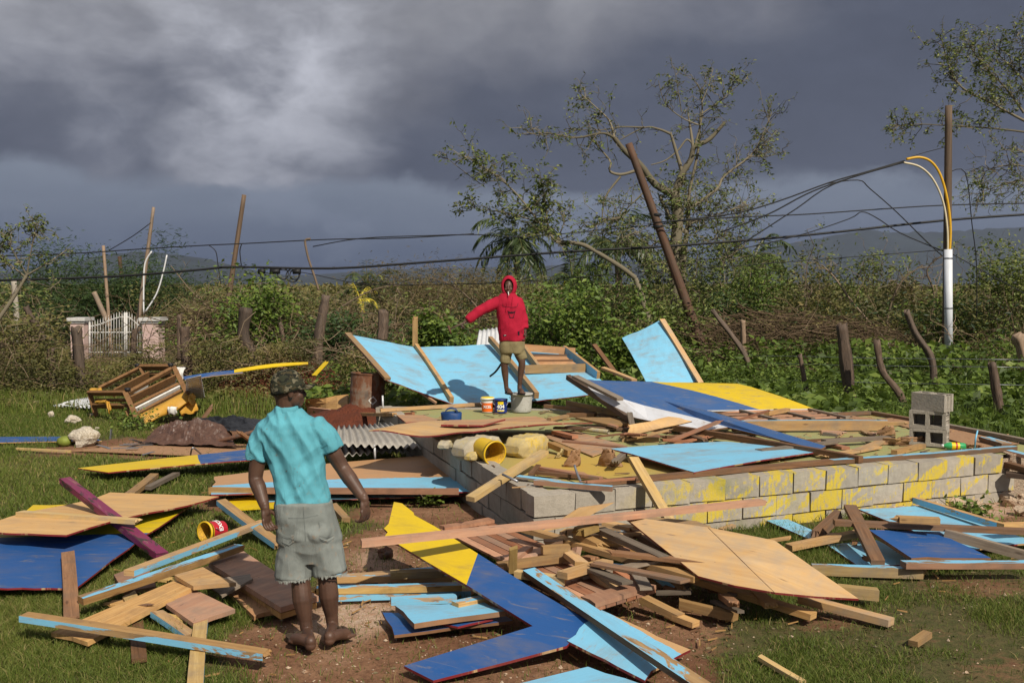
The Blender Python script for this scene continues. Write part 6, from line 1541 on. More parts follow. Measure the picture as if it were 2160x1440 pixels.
BU = [('round bright green bush on the crooked post right of the gate', 530, 700, 566, 190, 26, 'leaf_lush', 3600, .13, .5),
      ('dense lush bush behind the left part of the fallen blue wall', 905, 740, 640, 150, 21, 'leaf_lush', 4200, .12, .55),
      ('dark lush bush just right of the man in the hoodie', 1200, 780, 612, 190, 21.5, 'leaf_lush', 5200, .12, .55),
      ('lush bush between the shutter and the leaning blue panel', 1310, 780, 640, 150, 22, 'leaf_lush', 3600, .12, .55),
      ('feathery dark thicket behind the gate', 250, 690, 528, 260, 42, 'leaf_dark', 9000, .26, .16),
      ('feathery dark thicket at the left edge behind the young tree', 90, 700, 540, 240, 40, 'leaf_dark', 8000, .26, .16),
      ('olive bush left of the tall fence post behind the cap', 640, 720, 610, 140, 32, 'leaf_olive', 2600, .13, .4),
      ('tall brown thicket behind the raised arm of the man in the hoodie', 900, 700, 530, 200, 38, 'leaf_dry', 6500, .20, .14),
      ('brown thicket between the man in the hoodie and the palm', 1010, 690, 560, 170, 40, 'leaf_dry', 4500, .20, .16),
      ('green bush under the coconut palm', 1120, 700, 590, 160, 36, 'leaf_olive', 2600, .15, .4),
      ('light green bushy tree right of the broken tree', 1660, 700, 490, 150, 33, 'leaf_tree', 2600, .15, .45),
      ('leafy bush at the foot of the broken tree', 1400, 770, 600, 190, 26, 'leaf_tree', 4200, .12, .45),
      ('dense dark bush right of the leaning pole', 1540, 760, 580, 170, 29, 'leaf_dark', 3800, .13, .45),
      ('green vine covered bush left of the conduit pole', 1740, 750, 560, 190, 30, 'leaf_olive', 3800, .13, .45),
      ('brown green scrub bush behind the tall S-shaped post', 1880, 760, 590, 190, 31, 'leaf_olive', 3600, .14, .4),
      ('green bush at the right edge under the leafy tree', 2130, 780, 500, 150, 27, 'leaf_tree', 3800, .12, .45),
      ('scrub bush right of the conduit pole', 2050, 770, 610, 150, 30, 'leaf_olive', 3200, .13, .4),
      ('thin bush reaching into the sky left of the conduit pole', 1840, 740, 470, 120, 34, 'leaf_tree', 1100, .15, .4),
      ('yellowed leafy stump bush left of the conduit pole', 1920, 740, 580, 70, 33, 'leaf_dry', 900, .26, .25),
      ('olive bush behind the vines at the far left', 30, 760, 640, 160, 25, 'leaf_olive', 3000, .12, .45),
      ('olive bush behind the slim post right of the gate', 400, 720, 610, 170, 36, 'leaf_olive', 2600, .15, .35),
      ('tangled leafy growth left of the broken tree trunk', 1330, 720, 500, 190, 30, 'leaf_tree', 3000, .13, .42),
      ('tangled leafy growth right of the broken tree trunk', 1510, 720, 490, 170, 31, 'leaf_tree', 2800, .13, .42),
      ('hanging leafy tangle right of the leaning pole', 1590, 720, 520, 130, 29, 'leaf_lush', 2400, .12, .45),
      ('green thicket between the small palm and the leaning tree', 1240, 720, 560, 140, 33, 'leaf_lush', 2600, .13, .45),
      ('leafy thicket above the brush pile', 1800, 720, 540, 160, 35, 'leaf_tree', 2400, .15, .42),
      ('bright green bush behind the conduit pole', 1985, 760, 600, 130, 28, 'leaf_lush', 2600, .12, .5),
      ('dark bush in the brush behind the red soil mound', 720, 770, 640, 150, 25, 'leaf_dark', 3400, .12, .5)]
for a in BU: bush(*a)
# broad-leaved weeds near the wall
for lb, px, py, s_, n_ in (('dark leafy weed growing against the front wall of the foundation', 1862, 1068, 46, 260), ('leafy weed at the foot of the front wall beside the loose block', 1612, 1082, 60, 320),
                           ('pale leafy weed in front of the stone footing', 2040, 1090, 60, 220), ('small weed at the left wall beside the leaning plank', 1098, 1076, 26, 90),
                           ('green weed beneath the plywood panel edge', 905, 1062, 34, 130), ('leafy weed under the sofa frame', 290, 905, 60, 260), ('weed with long leaves in the grass right of the stacked blocks', 2040, 880, 40, 90)):
    c_ = P(px, py, 0); s = s_ / F * c_.y; e = empty('weed', c_, lb, 'weed'); lf = Plant()
    pos = np.stack([nr.normal(0, s * .42, n_), nr.normal(0, s * .35, n_), np.abs(nr.normal(0, s * .30, n_)) + .01], 1) + np.array(tuple(c_)); lf.leaves(pos, .065, .7, -.1, 0, 1); lf.make('foliage', 'weedmat', e, False, c_)
    st = Plant()
    for _ in range(8): st.tube(wiggle(c_, c_ + V((rng.gauss(0, s * .35), rng.gauss(0, s * .3), s * rng.uniform(.3, .8))), 4, .1), .004, 3, .4)
    st.make('stems', 'twig', e, False, c_)
# ------------------------------------------------------------------ stuff: undergrowth, brush, vines, far scrub, grass
def scatter(n, x0, x1, y0, y1, dens):
    k = int(n * 3); x = nr.uniform(x0, x1, k); y = nr.uniform(y0, y1, k); m = nr.random(k) < dens(x, y); return x[m][:n], y[m][:n]
def vary(pl_, seed, s_=1.4, k=1.7):
    v = pl_.v[-1]; f = fbm(v[::4, 0] + v[::4, 2] * .8, v[::4, 1] + v[::4, 2] * 1.3, s_, seed); n_ = len(f)
    pl_.t[-1] = np.repeat(np.clip((f - .5) * k + .42 + nr.normal(0, .2, n_), 0, 1), 4)
def stuff(pl_, name, mat, label, smooth=False): return tag(pl_.make(name, mat, None, smooth), label, None, None, 'stuff')
vis = lambda x, y: np.abs(x) < .56 * y + .5
# lush weeds behind the foundation on the right and behind the fallen wall
g = Plant()
def slab_out(x, y):
    # True outside the foundation
    pts = [C0, C1, C2, C3]; ins = np.ones(np.shape(x), bool)
    for a, c in zip(pts, pts[1:] + pts[:1]): ins &= ((c.x - a.x) * (y - a.y) - (c.y - a.y) * (x - a.x)) > -.05
    return ~ins
def hw(x, y): return .12 + .55 * fbm(x, y, 1.7, 21) * np.clip((y - 13.2) / 4, .25, 1.25) + .5 * np.clip((y - 19.5) / 4, 0, 1)
x, y = scatter(32000, -4, 14.5, 12.5, 26, lambda x, y: (slab_out(x, y) & vis(x, y) & (y > 17.0 - np.clip(x - 3, 0, 4))) * .9)
h = hw(x, y) * nr.random(len(x)) ** .55; g.leaves(np.stack([x, y, h], 1), .085, .55, -.05, 0, 1); vary(g, 5, 1.1); stuff(g, 'weeds', 'weedmat', 'lush green weeds behind the foundation and fence')
g = Plant(); x, y = scatter(5200, -4, 14.5, 14, 25.5, lambda x, y: (slab_out(x, y) & vis(x, y) & (y > 17.3 - np.clip(x - 3, 0, 4))) * (fbm(x, y, 1.2, 88) > .52))
h = hw(x, y) * nr.uniform(.5, 1.15, len(x)); g.leaves(np.stack([x, y, h], 1), .20, .62, -.05, 0, 1); vary(g, 15, .8); stuff(g, 'broad_weeds', 'weedmat', 'broad leaved weeds behind the foundation')
# leafy sprigs breaking the skyline
g = Plant(); gl = Plant(); C = []
for _ in range(210):
    yv = rng.uniform(27, 48); xr = rng.uniform(-.55, .55)
    if -.47 < xr < -.32: continue
    a = V((xr * yv, yv, .4)); top_ = a + V((rng.gauss(.25, .5), rng.gauss(0, .3), rng.uniform(1.5, 2.9) * (.8 + .5 * (xr > .12)))); pth = wiggle(a, top_, 7, .10); g.tube(pth, np.linspace(.022, .006, 7), 4, rng.random())
    for _ in range(5):
        q = V(pth[rng.randint(3, 6)]); p2 = wiggle(q, q + V((rng.gauss(0, .45), rng.gauss(0, .3), rng.gauss(.15, .35))), 4, .14); g.tube(p2, np.linspace(.008, .003, 4), 3, rng.random()); k = rng.randint(3, 16)
        C.append(p2[nr.integers(1, 4, k)] + nr.normal(size=(k, 3)) * .10)
stuff(g, 'scrub_sprigs', 'twig', 'thin broken stems standing above the scrub'); gl.leaves(np.concatenate(C), .14, .42, .25, 0, 1); stuff(gl, 'scrub_sprig_leaves', 'leaf_tree', 'sparse leaves on the stems above the scrub')
# vine tangle over the left fence
g = Plant(); n = 30000; x = nr.uniform(-11.8, -2.6, n); y = 21.4 + nr.normal(0, .45, n); top = 1.30 + .35 * fbm(x, x * 0, 1.1, 5) * 2 - .35 - .62 * np.exp(-((x + 8.5) / 1.3) ** 2); z = top * nr.random(n) ** .7
hole = fbm(x * 1.0, z * 1.3, .8, 31) > .43; g.leaves(np.stack([x, y, z], 1)[hole], .075, .38, .2, 0, 1); vary(g, 6, .9, 2.2); stuff(g, 'vine_tangle', 'leaf_olive', 'olive vine tangle hanging over the left fence')
g = Plant()
for _ in range(520):
    a = V((rng.uniform(-11.8, -2.6), 21.4 + rng.gauss(0, .4), rng.uniform(.1, 1.15))); g.tube(wiggle(a, a + V((rng.gauss(0, .7), rng.gauss(0, .2), rng.gauss(0, .5))), 5, .16), .007, 3, rng.random())
stuff(g, 'dry_vines', 'deadbrush', 'dry tangled vine stems along the left fence')
# ground cover of the left background
g = Plant(); x, y = scatter(42000, -16, -1.5, 18.5, 34, lambda x, y: vis(x, y) * (.35 + .65 * (fbm(x, y, 2.0, 3) > .45)))
z = (.1 + .5 * fbm(x, y, 2.2, 14) * np.clip((y - 18.5) / 3, .2, 1.7)) * nr.random(len(x)) ** .6 * (1 - .7 * ((x / y > -.45) & (x / y < -.34) & (y > 21))); g.leaves(np.stack([x, y, z], 1), .085, .42, 0, 0, 1); vary(g, 7, 1.2); stuff(g, 'ground_cover', 'leaf_olive', 'low green ground cover behind the soil mound')
# mid scrub up to the skyline
for nm, mat, lbl, sd, cnt in (('scrub', 'leaf_olive', 'olive scrub filling the middle distance', 41, 60000), ('scrub', 'leaf_dry', 'dry brown scrub filling the middle distance', 57, 50000), ('scrub', 'leaf_dark', 'dark green scrub filling the middle distance', 63, 34000)):
    g = Plant(); yy = np.exp(nr.uniform(np.log(25), np.log(85), cnt)); xx = nr.uniform(-.56, .56, cnt) * yy; f = fbm(xx, yy, 4.5, sd); hh = np.clip((f - .38) * 9, .15, 1.95) * (.75 + .45 * fbm(xx, yy, 1.3, sd + 1))
    zz_ = hh * nr.random(cnt) ** .45; keep = (f > .37) & ~((xx / yy > -.455) & (xx / yy < -.335) & (yy < 38)); g.leaves(np.stack([xx, yy, zz_], 1)[keep], .10 + .0026 * yy[keep], .32, .05, 0, 1); vary(g, sd + 9, 3.0, 2.2); stuff(g, nm, mat, lbl)
g = Plant()
for _ in range(2600):
    yv = math.exp(rng.uniform(math.log(24), math.log(60))); a = V((rng.uniform(-.55, .55) * yv, yv, rng.uniform(.2, 1.3))); up_k = rng.random()
    if -.47 < a.x / yv < -.32 and yv < 36: continue
    g.tube(wiggle(a, a + V((rng.gauss(0, 1.0), rng.gauss(0, .4), rng.gauss(.5 * up_k, .45))), 5, .12), np.linspace(.016, .004, 5) * (yv / 30), 3, rng.random())
stuff(g, 'dead_branches', 'deadbrush', 'dead grey brown branches scattered through the scrub')
# brush piles
for lb, x0, x1, y0, y1, Yd, cnt in (('pile of cut dead branches behind the fence right of the leaning pole', 1480, 1885, 655, 735, 25.5, 420), ('pile of dead branches under the round green bush', 380, 665, 640, 720, 27.5, 320)):
    pc = D((x0 + x1) / 2, 760, Yd); e = empty('brush_pile', (pc.x, Yd, 0), lb, 'brush pile'); g = Plant()
    for _ in range(cnt):
        u = rng.random(); v_ = rng.random(); x_ = x0 + (x1 - x0) * u; y_ = y1 - (y1 - y0) * v_ * (1 - .55 * abs(u - .45) * 1.6)
        a = D(x_, y_, Yd + rng.gauss(0, .5)); L = rng.uniform(.6, 2.0); dv = V((rng.gauss(1, .35), rng.gauss(0, .25), rng.gauss(-.16, .22))).normalized() * L
        g.tube(wiggle(a - dv / 2, a + dv / 2, 5, .07), np.linspace(.012, .004, 5) * rng.uniform(.4, 1.4), 4, rng.random() * .6)
    g.make('branches', 'deadbrush', e, False, V((pc.x, Yd, 0))); lf = Plant(); nn = 700; pos = np.array([tuple(D(x0 + (x1 - x0) * rng.random(), y1 - (y1 - y0) * rng.random() * .8, Yd - .3 + rng.gauss(0, .4))) for _ in range(nn)]); lf.leaves(pos, .09, .45, .2, 0, 1); lf.make('dry_leaves', 'leaf_olive', e, False, V((pc.x, Yd, 0)))
# some bare broken saplings standing in the scrub
SAP = [('bare snapped sapling left of the conduit pole', [(1870, 720), (1800, 640), (1760, 585), (1735, 560)], 28), ('bare curved sapling behind the tall post', [(1868, 700), (1880, 640), (1905, 590), (1945, 560)], 28), ('bare forked sapling above the brush pile', [(1690, 700), (1700, 640), (1712, 612), (1700, 600)], 28),
       ('twisted bare sapling in front of the conduit pole', [(1960, 700), (1970, 620), (1955, 570), (1985, 540)], 29), ('long bare branch above the raised arm', [(1040, 690), (990, 630), (950, 600), (905, 585)], 31), ('arched bare branch left of the fallen wall', [(640, 700), (700, 660), (790, 610), (880, 600)], 30),
       ('pale bare branch behind the gate right pillar', [(470, 680), (430, 640), (400, 610), (360, 560)], 35), ('pale broken limb hanging at the fence behind the hoodie', [(1185, 735), (1150, 700), (1112, 690), (1090, 670)], 22)]
for lb, pts, Yd in SAP:
    t = Tree(); q_ = t.limb(pts, Yd, .055, .02); t.twigs(q_, 10, .7, .3, 1, .08, sub=2); t.make('sapling', lb, D(*pts[0], Yd), 'leaf_dry', 'twig', 'sapling')
# far scrub to the horizon
g = Plant(); cnt = 60000; yy = np.exp(nr.uniform(np.log(80), np.log(900), cnt)); xx = nr.uniform(-.56, .56, cnt) * yy; hh = np.clip(fbm(xx, yy, 22, 71) * 4.2 - .8, .2, 3.2)
g.leaves(np.stack([xx, yy, hh * nr.random(cnt) ** .5], 1), .012 * yy ** .9, .5, 0, 0, 1); stuff(g, 'far_scrub', 'leaf_olive', 'flat grey olive scrub plain reaching the hills')
# grass
def blades(n, x0, x1, y0, y1, hmin, hmax, wd, dens, name, label, mat='grassmat', seg=True, bend=.5):
    x, y = scatter(n, x0, x1, y0, y1, dens); n = len(x); z = ground_z(x, y) - .004
    h = nr.uniform(hmin, hmax, n) * (.55 + .9 * fbm(x, y, .7, 91)); a = nr.uniform(0, 2 * np.pi, n); la = nr.uniform(0, 2 * np.pi, n); ln = h * nr.uniform(.1, 1.0, n) * bend
    sx, sy = np.cos(a) * wd * .5, np.sin(a) * wd * .5; bx_, by_ = np.cos(la) * ln, np.sin(la) * ln
    v = np.stack([np.stack([x - sx, y - sy, z], 1), np.stack([x + sx, y + sy, z], 1), np.stack([x + sx * .75 + bx_ * .35, y + sy * .75 + by_ * .35, z + h * .6], 1), np.stack([x - sx * .75 + bx_ * .35, y - sy * .75 + by_ * .35, z + h * .6], 1), np.stack([x + bx_, y + by_, z + h * .97], 1)], 1).reshape(-1, 3)
    i = np.arange(n)[:, None] * 5; loops = np.concatenate([i + np.array([[0, 1, 2, 3]]), i + np.array([[3, 2, 4]])], 1).ravel(); sz = np.tile([4, 3], n)
    tn = np.clip(.12 + .55 * fbm(x, y, 1.6, 17) + nr.normal(0, .16, n), 0, .96)
    dry = nr.random(n) < .07; tn = np.where(dry, nr.uniform(.8, 1, n), tn)
    tag(obj(name, fast_mesh(name, v, loops, sz, np.repeat(tn, 5)), mat), label, None, None, 'stuff')
def gd(x, y):
    d_ = patch(DIRT, x, y) + .9 * (fbm(x, y, .5, 51) - .5) + .04 + .10 * np.clip(x - 1, 0, 1.5)
    return slab_out(x, y) * vis(x, y) * np.clip(1.05 - 1.9 * d_, .03, 1)
blades(190000, -4.6, 4.8, 5.4, 9.3, .020, .065, .0045, gd, 'grass', 'short green grass in the foreground', bend=1.5)
blades(150000, -9.5, 7.0, 9.3, 19.5, .035, .095, .009, gd, 'grass', 'short green grass around the wreckage', bend=1.2)
blades(60000, -2.0, 14.5, 14, 25, .12, .42, .014, lambda x, y: slab_out(x, y) * vis(x, y) * ((y > 16.8 - np.clip(x - 3, 0, 4)) * .9), 'tall_grass', 'tall lush grass behind the foundation', 'weedmat')
blades(36000, -14, -1, 18, 27, .08, .30, .016, lambda x, y: vis(x, y) * np.clip(fbm(x, y, 1.5, 8) * 1.6 - .2, 0, 1), 'tall_grass', 'rough grass along the left fence', 'grassmat')
# little stones and splinters on the bare earth
g = Plant(); x, y = scatter(1100, -3.2, 4.6, 5.6, 9.5, lambda x, y: slab_out(x, y) * np.clip(patch(DIRT, x, y), 0, 1) * .9); z = ground_z(x, y); nq = len(x)
oc = np.array([[1, 0, 0], [0, 1, 0], [-1, 0, 0], [0, -1, 0], [0, 0, .8], [0, 0, -.5]], float); sc = (nr.uniform(.003, .010, nq) * (1 + 1.2 * (nr.random(nq) < .06)))[:, None, None]
vv = oc[None] * sc * nr.uniform(.6, 1.3, (nq, 6, 1)) + np.stack([x, y, z + .004], 1)[:, None]; fi = np.array([[0, 1, 4], [1, 2, 4], [2, 3, 4], [3, 0, 4], [1, 0, 5], [2, 1, 5], [3, 2, 5], [0, 3, 5]])
tag(obj('pebbles', fast_mesh('pebbles', vv.reshape(-1, 3), (np.arange(nq)[:, None, None] * 6 + fi[None]).ravel(), np.full(nq * 8, 3)), 'rubble'), 'small pale pebbles on the bare earth', None, None, 'stuff')

def splinters(name, label, n, fx, zf, mat, smin, smax):
    g = Plant(); C = []
    for _ in range(n):
        px, py = fx(); p_ = P(px, py, zf); C.append(tuple(p_))
    C = np.array(C); n = len(C); a = nr.uniform(0, 6.283, n); L = nr.uniform(smin, smax, n); w_ = L * nr.uniform(.06, .22, n); dx_, dy_ = np.cos(a) * L / 2, np.sin(a) * L / 2; sx, sy = -np.sin(a) * w_ / 2, np.cos(a) * w_ / 2
    z0 = C[:, 2] + .003; zt = nr.uniform(0, .02, n)
    v = np.stack([np.stack([C[:, 0] - dx_ - sx, C[:, 1] - dy_ - sy, z0], 1), np.stack([C[:, 0] + dx_ - sx * .3, C[:, 1] + dy_ - sy * .3, z0 + zt], 1), np.stack([C[:, 0] + dx_ + sx * .5, C[:, 1] + dy_ + sy * .5, z0 + zt], 1), np.stack([C[:, 0] - dx_ + sx, C[:, 1] - dy_ + sy, z0], 1)], 1)
    v2 = v + np.array([0, 0, .008]); vv = np.concatenate([v, v2], 1).reshape(-1, 3); f = np.array([[4, 5, 6, 7], [0, 1, 5, 4], [1, 2, 6, 5], [2, 3, 7, 6], [3, 0, 4, 7]])
    me = fast_mesh(name, vv, (np.arange(n)[:, None, None] * 8 + f[None]).ravel(), np.full(n * 5, 4)); me.uv_layers.new(name='UVMap')
    tag(obj(name, me, mat), label, None, None, 'stuff')
def on_slab():
    while True:
        u, v_ = rng.random(), rng.random() ; p_ = C0.lerp(C1, u).lerp(C3.lerp(C2, u), .04 + .9 * v_); r_ = p_ - V((0, 0, CAMZ)); q = (1080 + F * p_.x / p_.y, 605 + (CAMZ - ZB) * F / p_.y)
        return q
splinters('wood_splinters', 'pale wood splinters strewn over the floor', 230, on_slab, ZB - .008, 'pine', .03, .16)
splinters('wood_splinters', 'brown wood splinters strewn over the floor', 200, on_slab, ZB - .008, 'brown', .03, .20)
near = lambda: rng.choice([(rng.gauss(820, 160), rng.gauss(1230, 70)), (rng.gauss(1350, 170), rng.gauss(1270, 60)), (rng.gauss(400, 150), rng.gauss(1230, 90)), (rng.gauss(1900, 140), rng.gauss(1180, 50))])
splinters('wood_splinters', 'pale wood splinters on the ground around the heaps', 320, near, 0.0, 'pine', .02, .10)

g = Plant(); x, y = scatter(2600, -4.4, 5.2, 5.6, 11, lambda x, y: slab_out(x, y) * vis(x, y) * (.25 + .75 * (fbm(x, y, .8, 131) > .5))); g.leaves(np.stack([x, y, ground_z(x, y) + .006], 1), .035, .5, .0, 0, 1, flat=.12)
stuff(g, 'leaf_litter', 'leaf_dry', 'dry leaf litter on the ground')
blades(30000, -4.6, 4.8, 5.4, 9.8, .05, .12, .005, lambda x, y: gd(x, y) * (fbm(x, y, .38, 201) > .60), 'grass_tufts', 'taller grass tufts in the lawn', bend=.9)
# ------------------------------------------------------------------ people
from mathutils.bvhtree import BVHTree
from mathutils import noise as mn
def frame_for(d_):
    d_ = d_.normalized(); r_ = V((1, 0, 0)) - d_ * d_.x
    if r_.length < .2: r_ = V((0, 1, 0)) - d_ * d_.y
    r_.normalize(); return r_, d_.cross(r_)
class Solid:
    """closed shapes merged into one skin by a voxel remesh"""
    def __init__(s): s.b = Build()
    def ell(s, c, r3, ax=None):
        X, Y, Z = ax or (V((1, 0, 0)), V((0, 1, 0)), V((0, 0, 1))); n, k = 12, 16; b = s.b; o = len(b.v)
        for i in range(n + 1):
            a = math.pi * i / n
            for j in range(k):
                t = 2 * math.pi * j / k; b.v.append(c + X * (r3[0] * math.sin(a) * math.cos(t)) + Y * (r3[1] * math.sin(a) * math.sin(t)) + Z * (r3[2] * math.cos(a)))
        for i in range(n):
            for j in range(k): j2 = (j + 1) % k; b.face([o + i * k + j, o + (i + 1) * k + j, o + (i + 1) * k + j2, o + i * k + j2])
    def limb(s, pts, rad, sub=4, caps=True):
        """round limb through the joints with rounded ends"""
        ps = smooth_path(pts, sub) if len(pts) > 2 else [V(pts[0]).lerp(V(pts[1]), i / 4) for i in range(5)]
        n = len(ps); f = np.interp(np.linspace(0, len(rad) - 1, n), range(len(rad)), rad)
        s.b.tube(ps, list(f), 14)
        if caps: s.ell(ps[0], (f[0] * .98,) * 3); s.ell(ps[-1], (f[-1] * .98,) * 3)
    def loft(s, rings, k=24):
        """rings: (centre, half width, half depth, axis of width)"""
        b = s.b; o = len(b.v)
        for c, w_, d_, ax in rings:
            ay = V((0, 0, 1)).cross(ax).normalized()
            for j in range(k):
                t = 2 * math.pi * j / k; ct, st_ = math.cos(t), math.sin(t); e_ = .86
                b.v.append(c + ax * (w_ * math.copysign(abs(ct) ** e_, ct)) + ay * (d_ * math.copysign(abs(st_) ** e_, st_)))
        for i in range(len(rings) - 1):
            for j in range(k): j2 = (j + 1) % k; b.face([o + i * k + j, o + i * k + j2, o + (i + 1) * k + j2, o + (i + 1) * k + j])
        b.face([o + j for j in range(k)][::-1]); b.face([o + (len(rings) - 1) * k + j for j in range(k)])
    def hand(s, wr, d_, side, nrm, sc=1.0, curl=(18, 30, 25), thumb=1):
        d_, side, nrm = d_.normalized(), side.normalized(), nrm.normalized()
        s.ell(wr + d_ * .048 * sc, (.038 * sc, .017 * sc, .055 * sc), (side, nrm, d_)); s.limb([wr - d_ * .02, wr + d_ * .03 * sc], [.024 * sc, .026 * sc])
        for i, (o_, L) in enumerate(((-.034, .062), (-.0115, .073), (.0115, .080), (.034, .072))):
            p_ = wr + d_ * .090 * sc + side * o_ * sc; dd = d_.copy(); pts = [p_ - d_ * .02 * sc, p_]
            for k_, (cu, fr_) in enumerate(zip(curl, (.45, .32, .26))):
                dd = (Matrix.Rotation(R(cu + i * 2), 3, side) @ dd) if side.cross(dd).dot(nrm) > 0 else (Matrix.Rotation(-R(cu + i * 2), 3, side) @ dd)
                p_ = p_ + dd * L * fr_ * sc; pts.append(p_)
            s.limb(pts, [.0095 * sc, .0093 * sc, .0088 * sc, .0080 * sc, .0068 * sc], 3)
        p0 = wr + d_ * .025 * sc + side * .030 * thumb * sc; p1 = p0 + (d_ * .6 + side * .55 * thumb + nrm * .45).normalized() * .036 * sc; p2 = p1 + (d_ * .85 + side * .1 * thumb + nrm * .4).normalized() * .03 * sc
        s.limb([p0, p1, p2], [.0125 * sc, .0105 * sc, .0085 * sc])
    def make(s, name, mat, parent, voxel=.006, smooth=6, wrinkle=None):
        me = s.b.mesh('tmp'); tmp = bpy.data.objects.new('tmp', me); col.objects.link(tmp)
        md = tmp.modifiers.new('r', 'REMESH'); md.mode = 'VOXEL'; md.voxel_size = voxel
        m2 = tmp.modifiers.new('s', 'SMOOTH'); m2.iterations = smooth; m2.factor = .5
        dg = bpy.context.evaluated_depsgraph_get(); out = bpy.data.meshes.new_from_object(tmp.evaluated_get(dg)); bpy.data.objects.remove(tmp); bpy.data.meshes.remove(me)
        out.name = name; out.materials.clear()
        if wrinkle:
            cs = [v_.co.copy() for v_ in out.vertices]; ns = [v_.normal.copy() for v_ in out.vertices]
            for v_, c, n_ in zip(out.vertices, cs, ns): v_.co = c + n_ * wrinkle(c)
        for p in out.polygons: p.use_smooth = True
        o = obj(name, out, mat); child(o, parent); o.data.transform(Matrix.Translation(-parent.location)); o.matrix_parent_inverse = Matrix(); return o
def bvh(o, parent):
    return BVHTree.FromPolygons([v_.co + parent.location for v_ in o.data.vertices], [tuple(p.vertices) for p in o.data.polygons])
def decal(name, tree, polys, mat, parent, off=.004, sub=1):
    """small flat shapes laid on a garment: pixel polygons dropped onto its surface"""
    b = Build()
    for pts in polys:
        ids = []
        for x, y in pts:
            r_ = ray(x, y).normalized(); hit = tree.ray_cast(V((0, 0, CAMZ)), r_)
            if hit[0] is None: hit = tree.find_nearest(V((0, 0, CAMZ)) + r_ * (parent.location.y / r_.y)); 
            p_ = hit[0] - r_ * off; ids.append(len(b.v)); b.v.append(p_ - parent.location)
        if len(ids) > 2: b.face(ids)
    return b.make(name, mat, parent)
def thick(pts, w_):
    """a pixel polyline as little quads"""
    out = []
    for (x0, y0), (x1, y1) in zip(pts[:-1], pts[1:]):
        L = math.hypot(x1 - x0, y1 - y0) or 1; nx, ny = -(y1 - y0) / L * w_, (x1 - x0) / L * w_; out.append([(x0 - nx, y0 - ny), (x1 - nx, y1 - ny), (x1 + nx, y1 + ny), (x0 + nx, y0 + ny)])
    return out
# ---- man in the aqua shirt, seen from behind
MY = 6.50; s_m = MY / F
me_ = empty('person', P(672, 1360, 0), 'person in an aqua polo shirt, frayed denim shorts and camouflage cap seen from behind', 'person')
fw = V((.92, .38, 0)).normalized(); sd = V((fw.y, -fw.x, 0)); UPV = V((0, 0, 1)); hc = D(606, 820, MY + .02)
S_ = Solid()
S_.ell(hc, (.100, .076, .108), (fw, sd, UPV)); S_.ell(hc + fw * .040 - UPV * .055, (.066, .060, .072), (fw, sd, UPV)); S_.ell(hc + fw * .072 - UPV * .100, (.030, .034, .026), (fw, sd, UPV))
S_.ell(hc + fw * .108 - UPV * .040, (.020, .016, .020), (fw, sd, UPV)); S_.ell(hc + fw * .100 - UPV * .022, (.014, .011, .030), (fw, sd, UPV)); S_.ell(hc + fw * .098 - UPV * .072, (.017, .026, .009), (fw, sd, UPV)); S_.ell(hc + fw * .096 - UPV * .086, (.015, .024, .009), (fw, sd, UPV))
S_.ell(hc + fw * .085 + UPV * .004, (.020, .050, .016), (fw, sd, UPV)); S_.ell(hc + sd * .035 + fw * .068 - UPV * .045, (.03, .025, .03), (fw, sd, UPV))
for q in (1, -1): S_.ell(hc + sd * .077 * q + fw * .008 - UPV * .022, (.019, .010, .033), (fw, sd, UPV)); S_.ell(hc + sd * .083 * q + fw * .000 - UPV * .012, (.014, .008, .014), (fw, sd, UPV))
S_.limb([hc - UPV * .05 - fw * .02, D(603, 866, MY + .03), D(606, 892, MY + .04)], [.060, .060, .078])
S_.loft([(D(612, 905, MY + .03), .14, .07, V((1, 0, 0))), (D(624, 980, MY + .03), .11, .07, V((1, 0, 0))), (D(640, 1080, MY + .02), .12, .08, V((1, 0, 0)))])
L_sh, L_el, L_wr = D(556, 915, MY + .03), D(539, 1006, MY + .02), D(559, 1070, MY - .08); S_.limb([L_sh, L_sh.lerp(L_el, .45) + V((-.004, 0, 0)), L_el, L_el.lerp(L_wr, .35), L_wr], [.046, .057, .047, .049, .030])
R_sh, R_el, R_wr = D(678, 912, MY + .03), D(722, 986, MY + .05), D(768, 1052, MY - .06); S_.limb([R_sh, R_sh.lerp(R_el, .5), R_el, R_el.lerp(R_wr, .35), R_wr], [.046, .058, .048, .050, .031])
S_.hand(L_wr, V((.12, -.02, -1)), V((.35, .93, .05)), V((1, -.2, .1)), 1.1, (25, 35, 30), 1)
S_.hand(R_wr, V((.10, -.05, -1)), V((-.5, -.85, 0)), V((-.85, .3, -.1)), 1.1, (22, 32, 30), -1)
for hip, kn, an, heel, toe in ((D(625, 1110, MY), D(634, 1222, MY - .03), D(648, 1336, MY - .06), P(655, 1362, .060), P(612, 1346, .050)), (D(674, 1110, MY), D(690, 1216, MY + .0), D(702, 1322, MY + .03), P(695, 1351, .060), P(741, 1336, .050))):
    S_.limb([hip, hip.lerp(kn, .5), kn, kn.lerp(an, .36) + V((0, -.012, 0)), kn.lerp(an, .75), an], [.095, .088, .062, .066, .044, .038], 4)
    fd = (toe - heel); S_.limb([an + V((0, 0, .01)), heel + V((0, .0, .03))], [.037, .036]); S_.ell(heel + V((0, 0, .004)), (.036, .036, .032))
    S_.limb([heel + V((0, 0, .02)), heel + fd * .4 + V((0, 0, .025)), heel + fd * .75 + V((0, 0, .01))], [.034, .036, .036]); sw = fd.normalized().cross(UPV)
    for i, (o_, L) in enumerate(((-.034, .80), (-.018, .90), (0, .95), (.017, .99), (.035, 1.0))): S_.limb([heel + fd * .7 + sw * o_ * .8, heel + fd * L + sw * o_], [.014, .0105])
S_.make('body', 'skin', me_, .0042, 4)
